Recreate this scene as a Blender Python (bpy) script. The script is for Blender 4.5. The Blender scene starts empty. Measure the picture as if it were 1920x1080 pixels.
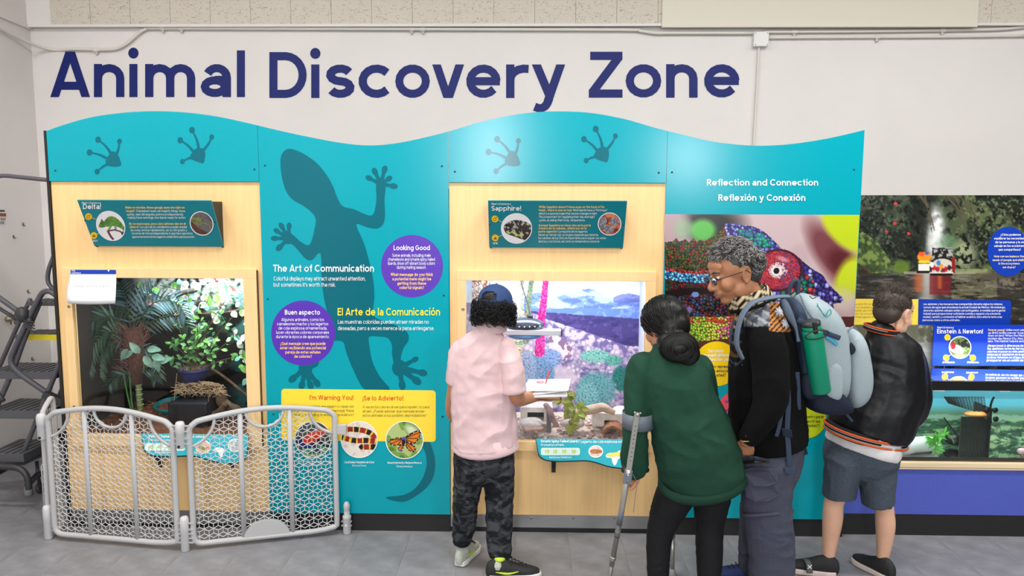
import bpy, bmesh, math, random
import numpy as np
from mathutils import Vector, Matrix, noise as mnoise
random.seed(7)
SC = bpy.context.scene
COL = SC.collection
PI = math.pi

# ------------------------------------------------------------------ camera
FPX = 1400.0
CAM = np.array([0.0, -4.2, 1.9])
_p, _y, _r = np.radians([6.23, -1.285, 0.213])
_f = np.array([np.sin(_y)*np.cos(_p), np.cos(_y)*np.cos(_p), -np.sin(_p)])
_rt = np.array([np.cos(_y), -np.sin(_y), 0.0])
_up = np.cross(_rt, _f)
RT = _rt*np.cos(_r)+_up*np.sin(_r)
UP = _up*np.cos(_r)-_rt*np.sin(_r)
FW = _f
cam_data = bpy.data.cameras.new('camera')
cam = bpy.data.objects.new('camera', cam_data)
COL.objects.link(cam)
SC.camera = cam
cam_data.sensor_width = 36
cam_data.lens = FPX/1920*36
cam_data.clip_start = 0.05
M = Matrix.Identity(4)
for i in range(3):
    M[i][0] = RT[i]; M[i][1] = UP[i]; M[i][2] = -FW[i]; M[i][3] = CAM[i]
cam.matrix_world = M

# ------------------------------------------------------------------ world, lights, exposure
def srgb(c):
    c = [x/255.0 for x in c]
    return tuple(x/12.92 if x <= .04045 else ((x+.055)/1.055)**2.4 for x in c)
world = bpy.data.worlds.new('room_world'); SC.world = world
world.use_nodes = True
world.node_tree.nodes['Background'].inputs[0].default_value = (.9, .95, 1, 1)
world.node_tree.nodes['Background'].inputs[1].default_value = .25
SC.view_settings.view_transform = 'Standard'
SC.view_settings.look = 'None'
SC.view_settings.gamma = 1
SC.view_settings.use_curve_mapping = False
SC.view_settings.exposure = -0.17
def area(name, loc, rot, sx, sy, power, col=(1, .97, .93)):
    l = bpy.data.lights.new(name, 'AREA'); l.shape = 'RECTANGLE'; l.size = sx; l.size_y = sy
    l.energy = power; l.color = col
    o = bpy.data.objects.new(name, l); COL.objects.link(o); o.location = loc; o.rotation_euler = rot
    return o
CEIL = 4.3
# rows of fluorescent troffers on the ceiling of the hall
for i, x in enumerate((-3.0, -0.6, 1.8, 4.2)):
    for j, y in enumerate((-1.3, -3.8, -6.6)):
        area('ceiling_troffer_light', (x, y, CEIL-.07), (0, 0, 0), 1.2, .35, (66, 26, 22)[j]*(.85, .92, 1.08, 1.22)[i])
# tall bright windows at the far end of the hall, behind the camera
area('end_window_light', (-.68, -8.9, 2.8), (PI/2, 0, 0), .6, 1.7, 190, (.95, .98, 1))
area('end_window_light', (2.72, -8.9, 2.75), (PI/2, 0, 0), .7, .8, 110, (.95, .98, 1))

# ------------------------------------------------------------------ pixel of the photograph -> point in the room
def ray(px, py):
    return FW+RT*((px-960)/FPX)-UP*((py-540)/FPX)
def at(px, py, Y=0.0):
    d = ray(px, py); t = (Y-CAM[1])/d[1]
    return CAM+d*t
def fl(px, py, Z=0.0):
    d = ray(px, py); t = (Z-CAM[2])/d[2]
    return CAM+d*t
class Plane:
    """a plane in the room on which flat print is laid out"""
    def __init__(s, p, n):
        s.p = np.array(p, float); s.n = np.array(n, float)/np.linalg.norm(n)
    def __call__(s, px, py, off=0.0):
        d = ray(px, py); t = ((s.p+s.n*off-CAM)@s.n)/(d@s.n)
        return CAM+d*t
def vplane(Y):
    return Plane((0, Y, 0), (0, -1, 0))
FRONT = vplane(-0.0125)

# ------------------------------------------------------------------ objects
WLOC = {}
def make(name, verts, faces, mat=None, parent=None, smooth=False, loc=None, mats=None, fmi=None):
    v = np.array(verts, dtype=float).reshape(-1, 3)
    if parent is not None:
        base = WLOC[parent.name]
    else:
        base = np.array(loc) if loc is not None else np.array([(v[:, 0].min()+v[:, 0].max())/2, (v[:, 1].min()+v[:, 1].max())/2, v[:, 2].min()])
    me = bpy.data.meshes.new(name)
    me.from_pydata((v-base).tolist(), [], [tuple(int(i) for i in f) for f in faces])
    if mats:
        for m in mats: me.materials.append(m)
        me.polygons.foreach_set('material_index', fmi)
    elif mat: me.materials.append(mat)
    if smooth: me.polygons.foreach_set('use_smooth', [True]*len(me.polygons))
    me.update()
    o = bpy.data.objects.new(name, me); COL.objects.link(o)
    if parent is not None:
        o.parent = parent; WLOC[o.name] = base
    else:
        o.location = base; WLOC[o.name] = base
    return o
def empty(name, loc):
    o = bpy.data.objects.new(name, None); COL.objects.link(o); o.location = loc; o.empty_display_size = .1
    WLOC[o.name] = np.array(loc, float); return o
def tag(o, label=None, cat=None, group=None, kind=None):
    if label: o['label'] = label
    if cat: o['category'] = cat
    if group: o['group'] = group
    if kind: o['kind'] = kind
    return o
def struct(o): o['kind'] = 'structure'; return o
class MB:
    """collects simple shapes into one mesh"""
    def __init__(s): s.v = []; s.f = []; s.n = 0
    def add(s, v, f):
        v = np.asarray(v, float).reshape(-1, 3)
        s.v.append(v); s.f += [tuple(i+s.n for i in q) for q in f]; s.n += len(v); return s
    def box(s, x0, x1, y0, y1, z0, z1):
        v = [(x, y, z) for x in (x0, x1) for y in (y0, y1) for z in (z0, z1)]
        return s.add(v, [(0, 1, 3, 2), (4, 6, 7, 5), (0, 4, 5, 1), (2, 3, 7, 6), (0, 2, 6, 4), (1, 5, 7, 3)])
    def hexa(s, c8):
        """box from 8 corners: 4 front then 4 back, same order"""
        return s.add(c8, [(0, 1, 2, 3), (7, 6, 5, 4), (0, 4, 5, 1), (1, 5, 6, 2), (2, 6, 7, 3), (3, 7, 4, 0)])
    def prism(s, pts, dvec):
        n = len(pts); p = np.array(pts, float); q = p+np.array(dvec)
        f = [tuple(range(n)), tuple(range(2*n-1, n-1, -1))]+[(i, i+n, (i+1) % n+n, (i+1) % n) for i in range(n)]
        return s.add(np.vstack([p, q]), f)
    def tube(s, pts, r, seg=8, closed=False, flat=1.0, capped=True, up=None):
        P = np.array(pts, float); n = len(P)
        rr = np.full(n, r, float) if np.isscalar(r) else np.array(r, float)
        if closed: T = np.roll(P, -1, 0)-np.roll(P, 1, 0)
        else:
            T = np.gradient(P, axis=0) if n > 2 else np.array([P[1]-P[0]]*2)
        T /= np.linalg.norm(T, axis=1)[:, None]+1e-12
        u = np.array(up if up is not None else (0, 0, 1.)) ; 
        if abs(T[0]@u) > .9: u = np.array((0, 1., 0)) if up is None else u
        vs = []
        A = u-T[0]*(u@T[0]); A /= np.linalg.norm(A)+1e-12
        ang = np.arange(seg)*2*PI/seg
        for i in range(n):
            A = A-T[i]*(A@T[i]); A /= np.linalg.norm(A)+1e-12
            B = np.cross(T[i], A)
            vs.append(P[i]+rr[i]*(np.outer(np.cos(ang), A)*flat+np.outer(np.sin(ang), B)))
        f = []
        m = n if closed else n-1
        for i in range(m):
            a = i*seg; b = ((i+1) % n)*seg
            for k in range(seg):
                k2 = (k+1) % seg; f.append((a+k, a+k2, b+k2, b+k))
        if not closed and capped:
            f.append(tuple(range(seg-1, -1, -1))); f.append(tuple((n-1)*seg+k for k in range(seg)))
        return s.add(np.vstack(vs), f)
    def lathe(s, prof, c, axis=(0, 0, 1), seg=20):
        """prof = [(r, h)...] about an axis through c"""
        ax = np.array(axis, float); ax /= np.linalg.norm(ax)
        u = np.array((1., 0, 0)) if abs(ax[0]) < .9 else np.array((0, 1., 0))
        u = u-ax*(u@ax); u /= np.linalg.norm(u); w = np.cross(ax, u)
        vs = []; f = []
        for r, h in prof:
            for k in range(seg):
                t = 2*PI*k/seg; vs.append(np.array(c)+ax*h+r*(u*np.cos(t)+w*np.sin(t)))
        n = len(prof)
        for i in range(n-1):
            for k in range(seg):
                k2 = (k+1) % seg; f.append((i*seg+k, i*seg+k2, (i+1)*seg+k2, (i+1)*seg+k))
        f.append(tuple(range(seg-1, -1, -1))); f.append(tuple((n-1)*seg+k for k in range(seg)))
        return s.add(vs, f)
    def ball(s, c, r, seg=14, rings=9, R=None):
        r = (r, r, r) if np.isscalar(r) else r
        vs = [(0, 0, 1)]
        for i in range(1, rings):
            t = PI*i/rings
            for k in range(seg):
                a = 2*PI*k/seg; vs.append((math.sin(t)*math.cos(a), math.sin(t)*math.sin(a), math.cos(t)))
        vs.append((0, 0, -1)); f = []
        for k in range(seg): f.append((0, 1+k, 1+(k+1) % seg))
        for i in range(rings-2):
            for k in range(seg):
                k2 = (k+1) % seg; a = 1+i*seg; f.append((a+k, a+seg+k, a+seg+k2, a+k2))
        a = 1+(rings-2)*seg
        for k in range(seg): f.append((a+k, len(vs)-1, a+(k+1) % seg))
        v = np.array(vs)*np.array(r)
        if R is not None: v = v@np.array(R).T
        return s.add(v+np.array(c), f)
    def out(s, name, mat, parent=None, smooth=False, loc=None):
        return make(name, np.vstack(s.v), s.f, mat, parent, smooth, loc)
def bevel(o, w=.003, seg=2, ang=40):
    m = o.modifiers.new('bevel', 'BEVEL'); m.width = w; m.segments = seg; m.limit_method = 'ANGLE'; m.angle_limit = math.radians(ang)
    return o
def cr(pts, n=6, closed=False):
    """catmull-rom through points"""
    P = np.array(pts, float); N = len(P); out = []
    rng = range(N) if closed else range(N-1)
    for i in rng:
        if closed: p0, p1, p2, p3 = P[i-1], P[i], P[(i+1) % N], P[(i+2) % N]
        else: p0, p1, p2, p3 = P[max(i-1, 0)], P[i], P[i+1], P[min(i+2, N-1)]
        for k in range(n):
            t = k/n
            out.append(.5*((2*p1)+(-p0+p2)*t+(2*p0-5*p1+4*p2-p3)*t*t+(-p0+3*p1-3*p2+p3)*t**3))
    if not closed: out.append(P[-1])
    return np.array(out)

# ------------------------------------------------------------------ materials
def mat(name, col, rough=.5, metal=0.0, spec=.5, noise=0, nscale=20, bump=0, bscale=60, stretch=(1, 1, 1), emit=0, sheen=0, coat=0, coord='Object', sss=0, col2=None):
    m = bpy.data.materials.new(name); m.use_nodes = True
    nt = m.node_tree; b = nt.nodes['Principled BSDF']
    c = srgb(col)
    b.inputs['Base Color'].default_value = (*c, 1)
    b.inputs['Roughness'].default_value = rough; b.inputs['Metallic'].default_value = metal
    b.inputs['Specular IOR Level'].default_value = spec
    if sheen: b.inputs['Sheen Weight'].default_value = sheen
    if coat: b.inputs['Coat Weight'].default_value = coat; b.inputs['Coat Roughness'].default_value = .12
    if sss: b.inputs['Subsurface Weight'].default_value = sss; b.inputs['Subsurface Radius'].default_value = (.02, .008, .004); b.inputs['Subsurface Scale'].default_value = .3
    if emit: b.inputs['Emission Color'].default_value = (*c, 1); b.inputs['Emission Strength'].default_value = emit
    if noise or bump:
        tc = nt.nodes.new('ShaderNodeTexCoord'); mp = nt.nodes.new('ShaderNodeMapping'); mp.inputs['Scale'].default_value = stretch
        nt.links.new(tc.outputs[coord], mp.inputs[0])
        if noise:
            n = nt.nodes.new('ShaderNodeTexNoise'); n.inputs['Scale'].default_value = nscale; n.inputs['Detail'].default_value = 6
            nt.links.new(mp.outputs[0], n.inputs[0])
            r = nt.nodes.new('ShaderNodeValToRGB')
            k = 1-noise
            d = srgb(col2) if col2 else tuple(x*k for x in c)
            e = c if col2 else tuple(min(1, x*(1+noise*.6)) for x in c)
            r.color_ramp.elements[0].color = (*d, 1); r.color_ramp.elements[1].color = (*e, 1)
            r.color_ramp.elements[0].position = .3; r.color_ramp.elements[1].position = .7
            nt.links.new(n.outputs[0], r.inputs[0]); nt.links.new(r.outputs[0], b.inputs['Base Color'])
        if bump:
            n2 = nt.nodes.new('ShaderNodeTexNoise'); n2.inputs['Scale'].default_value = bscale; n2.inputs['Detail'].default_value = 5
            nt.links.new(mp.outputs[0], n2.inputs[0])
            bp = nt.nodes.new('ShaderNodeBump'); bp.inputs['Strength'].default_value = bump; bp.inputs['Distance'].default_value = .01
            nt.links.new(n2.outputs[0], bp.inputs['Height']); nt.links.new(bp.outputs[0], b.inputs['Normal'])
    return m
def print_mat(name, rough=.35, spec=.3):
    m = bpy.data.materials.new(name); m.use_nodes = True; nt = m.node_tree; b = nt.nodes['Principled BSDF']
    a = nt.nodes.new('ShaderNodeVertexColor'); a.layer_name = 'print'
    nt.links.new(a.outputs[0], b.inputs['Base Color']); b.inputs['Roughness'].default_value = rough; b.inputs['Specular IOR Level'].default_value = spec
    return m
def glass_mat(name, tint=(1, 1, 1), refl=.07, rough=.02):
    m = bpy.data.materials.new(name); m.use_nodes = True; nt = m.node_tree
    for n in list(nt.nodes):
        if n.type != 'OUTPUT_MATERIAL': nt.nodes.remove(n)
    out = nt.nodes['Material Output']
    t = nt.nodes.new('ShaderNodeBsdfTransparent'); t.inputs[0].default_value = (*tint, 1)
    g = nt.nodes.new('ShaderNodeBsdfGlossy'); g.inputs['Roughness'].default_value = rough
    lw = nt.nodes.new('ShaderNodeFresnel'); lw.inputs[0].default_value = 1.3
    mx = nt.nodes.new('ShaderNodeMixShader'); nt.links.new(lw.outputs[0], mx.inputs[0])
    nt.links.new(t.outputs[0], mx.inputs[1]); nt.links.new(g.outputs[0], mx.inputs[2]); nt.links.new(mx.outputs[0], out.inputs[0])
    return m
TEAL = mat('teal_laminate', (0, 158, 175), .2, spec=.28, bump=.02, bscale=2.2)
TEAL_FIG = mat('teal_figure_print', (0, 102, 118), .2, spec=.28)
TEAL_SIGN = mat('deep_teal_sign', (0, 128, 143), .35)
WOOD = mat('birch_veneer', (247, 205, 143), .42, noise=.055, nscale=7, stretch=(7, 7, .35), bump=.03, bscale=40)
WOOD2 = mat('birch_frame', (246, 208, 150), .42, noise=.06, nscale=6, stretch=(5, 5, .5))
BLACK = mat('black_laminate', (28, 27, 27), .5)
DARK = mat('dark_interior', (44, 36, 28), .8, noise=.3, nscale=6)
WHITEP = mat('white_vinyl', (245, 245, 245), .45)
YELLOWP = mat('yellow_vinyl', (255, 222, 60), .4)
YTEXT = mat('yellow_ink', (252, 228, 40), .4)
OTEXT = mat('pale_orange_ink', (250, 205, 110), .4)
ORTEXT = mat('orange_ink', (226, 84, 26), .4)
BRTEXT = mat('brown_ink', (110, 95, 50), .4)
PURPLE = mat('purple_vinyl', (84, 40, 176), .4)
NAVYP = mat('navy_vinyl', (20, 34, 108), .5, spec=.25)
BLUEP = mat('blue_print', (0, 58, 178), .4)
STEEL = mat('brushed_steel', (170, 170, 172), .35, metal=.9, noise=.12, nscale=30, stretch=(1, 1, 40))
SCREW = mat('screw_metal', (150, 145, 135), .3, metal=1)
DSCREW = mat('dark_screw', (20, 30, 40), .4)
WALLM = mat('painted_wall', (229, 224, 221), .75, noise=.03, nscale=2, bump=.05, bscale=120, coord='Object')
FARWALL = mat('hall_far_wall', (128, 126, 124), .85)
CONDUIT = mat('painted_conduit', (222, 215, 207), .5)
GLASS = glass_mat('display_glass')

# ------------------------------------------------------------------ flat print helpers
def flat(name, pts, material, parent, plane=FRONT, off=.0006):
    v = [plane(x, y, off) for x, y in pts]
    return make(name, v, [tuple(range(len(v)))], material, parent)
class Flat:
    """several flat shapes on one plane -> one mesh"""
    def __init__(s, plane=FRONT, off=.001): s.v = []; s.f = []; s.plane = plane; s.off = off; s.k = 0
    def poly(s, pts):
        n = len(s.v); s.k += 1; o = s.off+.000012*(s.k % 41)
        s.v += [s.plane(x, y, o) for x, y in pts]; s.f.append(tuple(range(n, n+len(pts)))); return s
    def quads(s, strip):
        """strip: list of (a,b) point pairs"""
        n = len(s.v); s.k += 1; o = s.off+.000012*(s.k % 41)
        for a, b in strip: s.v += [s.plane(a[0], a[1], o), s.plane(b[0], b[1], o)]
        for i in range(len(strip)-1): s.f.append((n+2*i, n+2*i+1, n+2*i+3, n+2*i+2))
        return s
    def disc(s, cx, cy, rx, ry=None, rot=0, n=28):
        ry = ry or rx; c, q = math.cos(rot), math.sin(rot)
        return s.poly([(cx+rx*math.cos(t)*c-ry*math.sin(t)*q, cy+rx*math.cos(t)*q+ry*math.sin(t)*c) for t in [2*PI*k/n for k in range(n)]])
    def ring(s, cx, cy, r0, r1, n=36):
        return s.quads([((cx+r0*math.cos(t), cy+r0*math.sin(t)), (cx+r1*math.cos(t), cy+r1*math.sin(t))) for t in [2*PI*k/n for k in range(n+1)]])
    def line(s, pts, w0, w1=None):
        w1 = w0 if w1 is None else w1
        P = np.array(pts, float); n = len(P); T = np.gradient(P, axis=0); T /= np.linalg.norm(T, axis=1)[:, None]+1e-9
        N = np.stack([-T[:, 1], T[:, 0]], 1); w = np.linspace(w0, w1, n)[:, None]/2
        return s.quads(list(zip(P+N*w, P-N*w)))
    def rrect(s, x0, y0, x1, y1, r, skew=None):
        pts = []
        for cx, cy, a in ((x1-r, y1-r, 0), (x0+r, y1-r, 90), (x0+r, y0+r, 180), (x1-r, y0+r, 270)):
            for k in range(5):
                t = math.radians(a+k*22.5); pts.append((cx+r*math.cos(t), cy+r*math.sin(t)))
        if skew: pts = [skew(*p) for p in pts]
        return s.poly(pts)
    def out(s, name, material, parent):
        return make(name, s.v, s.f, material, parent)

# ------------------------------------------------------------------ a geometric stroke alphabet (cap height 1)
XH = .73
def A_(cx, cy, rx, ry, a0, a1, n=None):
    n = n or max(3, int(abs(a1-a0)/22))
    return [(cx+rx*math.cos(math.radians(a0+(a1-a0)*k/n)), cy+ry*math.sin(math.radians(a0+(a1-a0)*k/n))) for k in range(n+1)]
def glyph(ch, w):
    h = w/2; X = XH
    acc = {'á': 'a', 'é': 'e', 'í': 'ı', 'ó': 'o', 'ú': 'u', 'É': 'E'}
    if ch in acc:
        s, W = glyph(acc[ch], w); t = X+.12 if ch != 'É' else 1.1
        return s+[[(W/2-.03, t), (W/2+.1, t+.2)]], W
    if ch == 'ñ':
        s, W = glyph('n', w); return s+[[(W/2-.16, .86), (W/2-.06, .93), (W/2+.05, .87), (W/2+.16, .94)]], W
    O = lambda x, r=.365: A_(x, r, .385-h, r-h, 0, 360, 18)
    arch = lambda x0, x1: [(x0, 0)] and A_((x0+x1)/2, X-.31, (x1-x0)/2, .31-h, 180, 0, 8)+[(x1, 0)]
    S = lambda W, H: A_(W/2, H-h-(H-w)/4, W/2-h, (H-w)/4, 25, 270, 9)[:-1]+A_(W/2, h+(H-w)/4, W/2-h, (H-w)/4, 90, -155, 9)
    G = {
     'a': ([A_(.34, X-.3, .3-h, .3-h, 155, 0, 8)+[(.64-h, 0)], A_(.3, .23, .3-h, .23-h, 0, 360, 14), [(.3, .46-h*.9), (.64-h, .46-h*.9)]], .64),
     'b': ([[(h, 0), (h, 1.03)], O(.385)], .77), 'c': ([A_(.385, .365, .385-h, .365-h, 42, 318, 13)], .7),
     'd': ([[(.77-h, 0), (.77-h, 1.03)], O(.385)], .77),
     'e': ([A_(.385, .365, .385-h, .365-h, 0, 322, 15), [(h, .365), (.77-h*.2, .365)]], .76),
     'f': ([A_(.42, .8, .22-h+.02, .24-h, 80, 180, 5)+[(.2+h-.02, 0)], [(0, X-h), (.44, X-h)]], .46),
     'g': ([O(.385), [(.77-h, X), (.77-h, .02)]+A_(.4, -.0, .37-h, .28-h, 0, -150, 8)], .77),
     'h': ([[(h, 0), (h, 1.03)], arch(h, .66-h)], .66), 'ı': ([[(h, 0), (h, X)]], w),
     'i': ([[(h, 0), (h, X)], ('dot', h, .93+w*.1)], w), 'j': ([[(h+.08, X), (h+.08, -.05)]+[(0, -.2)], ('dot', h+.08, .95)], w+.08),
     'k': ([[(h, 0), (h, 1.03)], [(h, .26), (.58, X)], [(.2, .4), (.6, 0)]], .6), 'l': ([[(h, 0), (h, 1.03)]], w),
     'm': ([[(h, 0), (h, X)], arch(h, .54), arch(.54, 1.08-h)], 1.08), 'n': ([[(h, 0), (h, X)], arch(h, .66-h)], .66),
     'o': ([O(.385)], .77), 'p': ([[(h, -.28), (h, X)], O(.385)], .77), 'q': ([[(.77-h, -.28), (.77-h, X)], O(.385)], .77),
     'r': ([[(h, 0), (h, X)], A_(.4, X-.33, .4-h, .33-h, 180, 75, 5)], .48), 's': ([S(.56, X)], .56),
     't': ([[(.13+h, .95), (.13+h, .2)]+A_(.33+h*.4, .22, .2-h*.6, .22-h, 190, 280, 4), [(0, X-h), (.44, X-h)]], .46),
     'u': ([[(h, X)]+A_(.33, .31, .33-h, .31-h, 180, 360, 8), [(.66-h, X), (.66-h, 0)]], .66),
     'v': ([('hs', h*1.1, X, .35-h*.1, 0), ('hs', .7-h*1.1, X, .35+h*.1, 0)], .7), 'w': ([('hs', h, X, .28, 0), ('hs', .5, X, .28, 0), ('hs', .5, X, .72, 0), ('hs', 1-h, X, .72, 0)], 1.0),
     'x': ([('hs', h*1.2, 0, .62-h*1.2, X), ('hs', h*1.2, X, .62-h*1.2, 0)], .62),
     'y': ([('hs', h*1.1, X, .40-h*.2, h*.35), ('hs', .71-h*1.1, X, .345, -.06), cr([(.37, 0), (.335, -.1), (.27, -.19), (.17, -.225), (.06, -.19)], 3).tolist()], .71),
     'z': ([[(0, X-h), (.56, X-h)], ('hs', .56-h*1.4, X-h, h*1.4, h), [(0, h), (.57, h)]], .57),
     'A': ([('hs', h*1.08, 0, .435-h*.12, 1), ('hs', .87-h*1.08, 0, .435+h*.12, 1), [(.17, .25), (.7, .25)]], .87),
     'B': ([[(h, 0), (h, 1)], [(h, 1-h), (.35, 1-h)]+A_(.37, .755, .25-h, .245-h, 90, -90, 7)+[(h, .52)], [(h, .52), (.37, .52)]+A_(.38, .27, .29-h, .27-h, 80, -90, 7)+[(h, h)]], .67),
     'C': ([A_(.48, .5, .48-h, .5-h, 45, 315, 15)], .86),
     'D': ([[(h, 0), (h, 1)], [(h, 1-h), (.33, 1-h)]+A_(.35, .5, .47-h, .5-h, 88, -88, 12)+[(h, h)]], .82),
     'E': ([[(h, 0), (h, 1)], [(h, 1-h), (.6, 1-h)], [(h, .51), (.56, .51)], [(h, h), (.61, h)]], .61),
     'F': ([[(h, 0), (h, 1)], [(h, 1-h), (.6, 1-h)], [(h, .5), (.55, .5)]], .6),
     'G': ([A_(.48, .5, .48-h, .5-h, 48, 350, 15), [(.5, .47), (.95-h*.3, .47)]], .95),
     'H': ([[(h, 0), (h, 1)], [(.77-h, 0), (.77-h, 1)], [(h, .52), (.77-h, .52)]], .77), 'I': ([[(h, 0), (h, 1)]], w),
     'J': ([[(.5-h, 1), (.5-h, .27)]+A_(.25, .25, .25-h, .25-h, 0, -170, 7)], .5),
     'K': ([[(h, 0), (h, 1)], [(h, .4), (.68, 1)], [(.24, .55), (.7, 0)]], .7), 'L': ([[(h, 0), (h, 1)], [(h, h), (.56, h)]], .56),
     'M': ([[(h, 0), (h, 1)], [(.93-h, 0), (.93-h, 1)], ('hs', h*1.3, 1, .465, .25), ('hs', .93-h*1.3, 1, .465, .25)], .93),
     'N': ([[(h, 0), (h, 1)], [(.78-h, 0), (.78-h, 1)], ('hs', h*1.3, 1, .78-h*1.3, 0)], .78), 'O': ([A_(.5, .5, .5-h, .5-h, 0, 360, 20)], 1.0),
     'P': ([[(h, 0), (h, 1)], [(h, 1-h), (.36, 1-h)]+A_(.37, .71, .29-h, .29-h, 88, -90, 8)+[(h, .42+h)]], .66),
     'Q': ([A_(.5, .5, .5-h, .5-h, 0, 360, 20), [(.6, .3), (.92, -.02)]], 1.0),
     'R': ([[(h, 0), (h, 1)], [(h, 1-h), (.36, 1-h)]+A_(.37, .71, .29-h, .29-h, 88, -90, 8)+[(h, .42+h)], [(.34, .44), (.64, 0)]], .68),
     'S': ([S(.66, 1)], .66), 'T': ([[(.36, 0), (.36, 1)], [(0, 1-h), (.72, 1-h)]], .72),
     'U': ([[(h, 1)]+A_(.38, .38, .38-h, .38-h, 180, 360, 9)+[(.76-h, 1)]], .76), 'V': ([('hs', h, 1, .43, 0), ('hs', .86-h, 1, .43, 0)], .86),
     'W': ([[(h, 1), (.33, h)], [(.33, h), (.62, 1)], [(.62, 1), (.9, h)], [(.9, h), (1.24-h, 1)]], 1.24),
     'Y': ([[(h, 1), (.4, .42)], [(.8-h, 1), (.4, .42)], [(.4, .5), (.4, 0)]], .8), 'Z': ([[(.03, 1-h), (.70, 1-h)], ('hs', .70-h*1.35, 1-w, h*1.35, w), ('hs', .70-h*1.35, 1, .70-h*1.35, 1-w), ('hs', h*1.35, 0, h*1.35, w), [(0, h), (.7, h)]], .71),
     '0': ([A_(.34, .5, .34-h, .5-h, 0, 360, 16)], .68), '1': ([[(.3, 0), (.3, 1)], [(.3, 1), (.05, .8)]], .4),
     '2': ([A_(.3, .69, .3-h, .31-h, 165, -30, 7)+[(.05, h)], [(.03, h), (.6, h)]], .6), '3': ([A_(.3, .74, .27-h, .26-h, 150, -80, 7), A_(.3, .28, .3-h, .28-h, 85, -150, 7)], .6),
     '4': ([[(.48, 0), (.48, 1)], [(.48, 1), (.04, .26)], [(.02, .26), (.66, .26)]], .66), '5': ([[(.55, 1-h), (.13, 1-h), (.1, .55)], A_(.3, .32, .3-h, .32-h, 130, -150, 8)], .6),
     '6': ([A_(.32, .33, .32-h, .33-h, 0, 360, 14), [(.1, .45), (.4, 1)]], .64), '8': ([A_(.31, .75, .27-h, .25-h, 0, 360, 12), A_(.31, .28, .31-h, .28-h, 0, 360, 12)], .62),
     '9': ([A_(.32, .67, .32-h, .33-h, 0, 360, 14), [(.54, .55), (.26, 0)]], .64), '7': ([[(0, 1-h), (.58, 1-h)], [(.54, 1-h), (.2, 0)]], .58),
     '.': ([('dot', h, h)], w), ',': ([[(h+.03, h+.05), (0, -.15)]], w), '!': ([[(h, .32), (h, 1)], ('dot', h, h)], w), '¡': ([[(h, -.27), (h, .42)], ('dot', h, .66)], w),
     '?': ([A_(.27, .74, .27-h, .26-h, 160, -60, 7)+[(.27, .3)], ('dot', .27, h)], .54), '¿': ([A_(.27, -.02, .27-h, .24-h, -20, -240, 8)+[(.27, .42)], ('dot', .27, .66)], .54),
     "'": ([[(h, .7), (h, 1)]], w), '"': ([[(h, .72), (h, 1)], [(h+.2, .72), (h+.2, 1)]], w+.2), '-': ([[(0, .36), (.34, .36)]], .34), '/': ([[(0, -.1), (.36, 1.05)]], .36), ':': ([('dot', h, h), ('dot', h, X-h)], w),
     '&': ([[(.7, 0), (.15, .72)]+A_(.32, .8, .17, .2-h, 170, 0, 5)+[(.1, .32)]+A_(.3, .24, .3-h, .24-h, 160, 330, 6)+[(.72, .45)]], .74),
     '(': ([A_(.4, .42, .36, .6, 140, 220, 4)], .2), ')': ([A_(-.2, .42, .36, .6, 40, -40, 4)], .2),
    }
    return G.get(ch, G['o'])
def tlayout(s, w, sp=.12, space=.34):
    x = 0; out = []
    for ch in s:
        if ch == ' ': x += space; continue
        st, W = glyph(ch, w); out.append((ch, x, st, W)); x += W+sp
    return out, max(x-sp, .01)
def strokes_to(F, st, w, mp):
    for k in st:
        if k[0] == 'hs':
            _, xa, ya, xb, yb = k; s = abs(yb-ya)/math.hypot(xb-xa, yb-ya); q = w/2/max(s, .3); F.quads([(mp(xa-q, ya), mp(xa+q, ya)), (mp(xb-q, yb), mp(xb+q, yb))]); continue
        if k[0] == 'dot':
            F.poly([mp(k[1]+w*.6*math.cos(t), k[2]+w*.6*math.sin(t)) for t in [PI*2*i/12 for i in range(12)]]); continue
        P = np.array(k, float)
        if len(P) < 2: continue
        T = np.gradient(P, axis=0); T /= np.linalg.norm(T, axis=1)[:, None]+1e-9
        if np.linalg.norm(P[0]-P[-1]) < 1e-4: T[0] = T[-1] = T[0]+T[-1]; T /= np.linalg.norm(T, axis=1)[:, None]
        N = np.stack([-T[:, 1], T[:, 0]], 1)*w/2
        F.quads([(mp(*a), mp(*b)) for a, b in zip(P+N, P-N)])
def text(F, s, x, y, size, w=.15, align='l', width=None, x1=None, slope=0.0, sp=.12, skew=0.0):
    """baseline at photo pixel (x, y); size = cap height in pixels; width fits the line horizontally"""
    w *= .86; L, W = tlayout(s, w, sp)
    if x1 is not None: width = x1-x
    kx = width/W if width else size
    x0 = x if align == 'l' else (x-W*kx/2 if align == 'c' else x-W*kx)
    for ch, gx, st, gw in L:
        strokes_to(F, st, w, lambda a, b, g=gx: (x0+(g+a)*kx+skew*(y-b*size-y), y-b*size+slope*((g+a)*kx+x0-x)))

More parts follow.
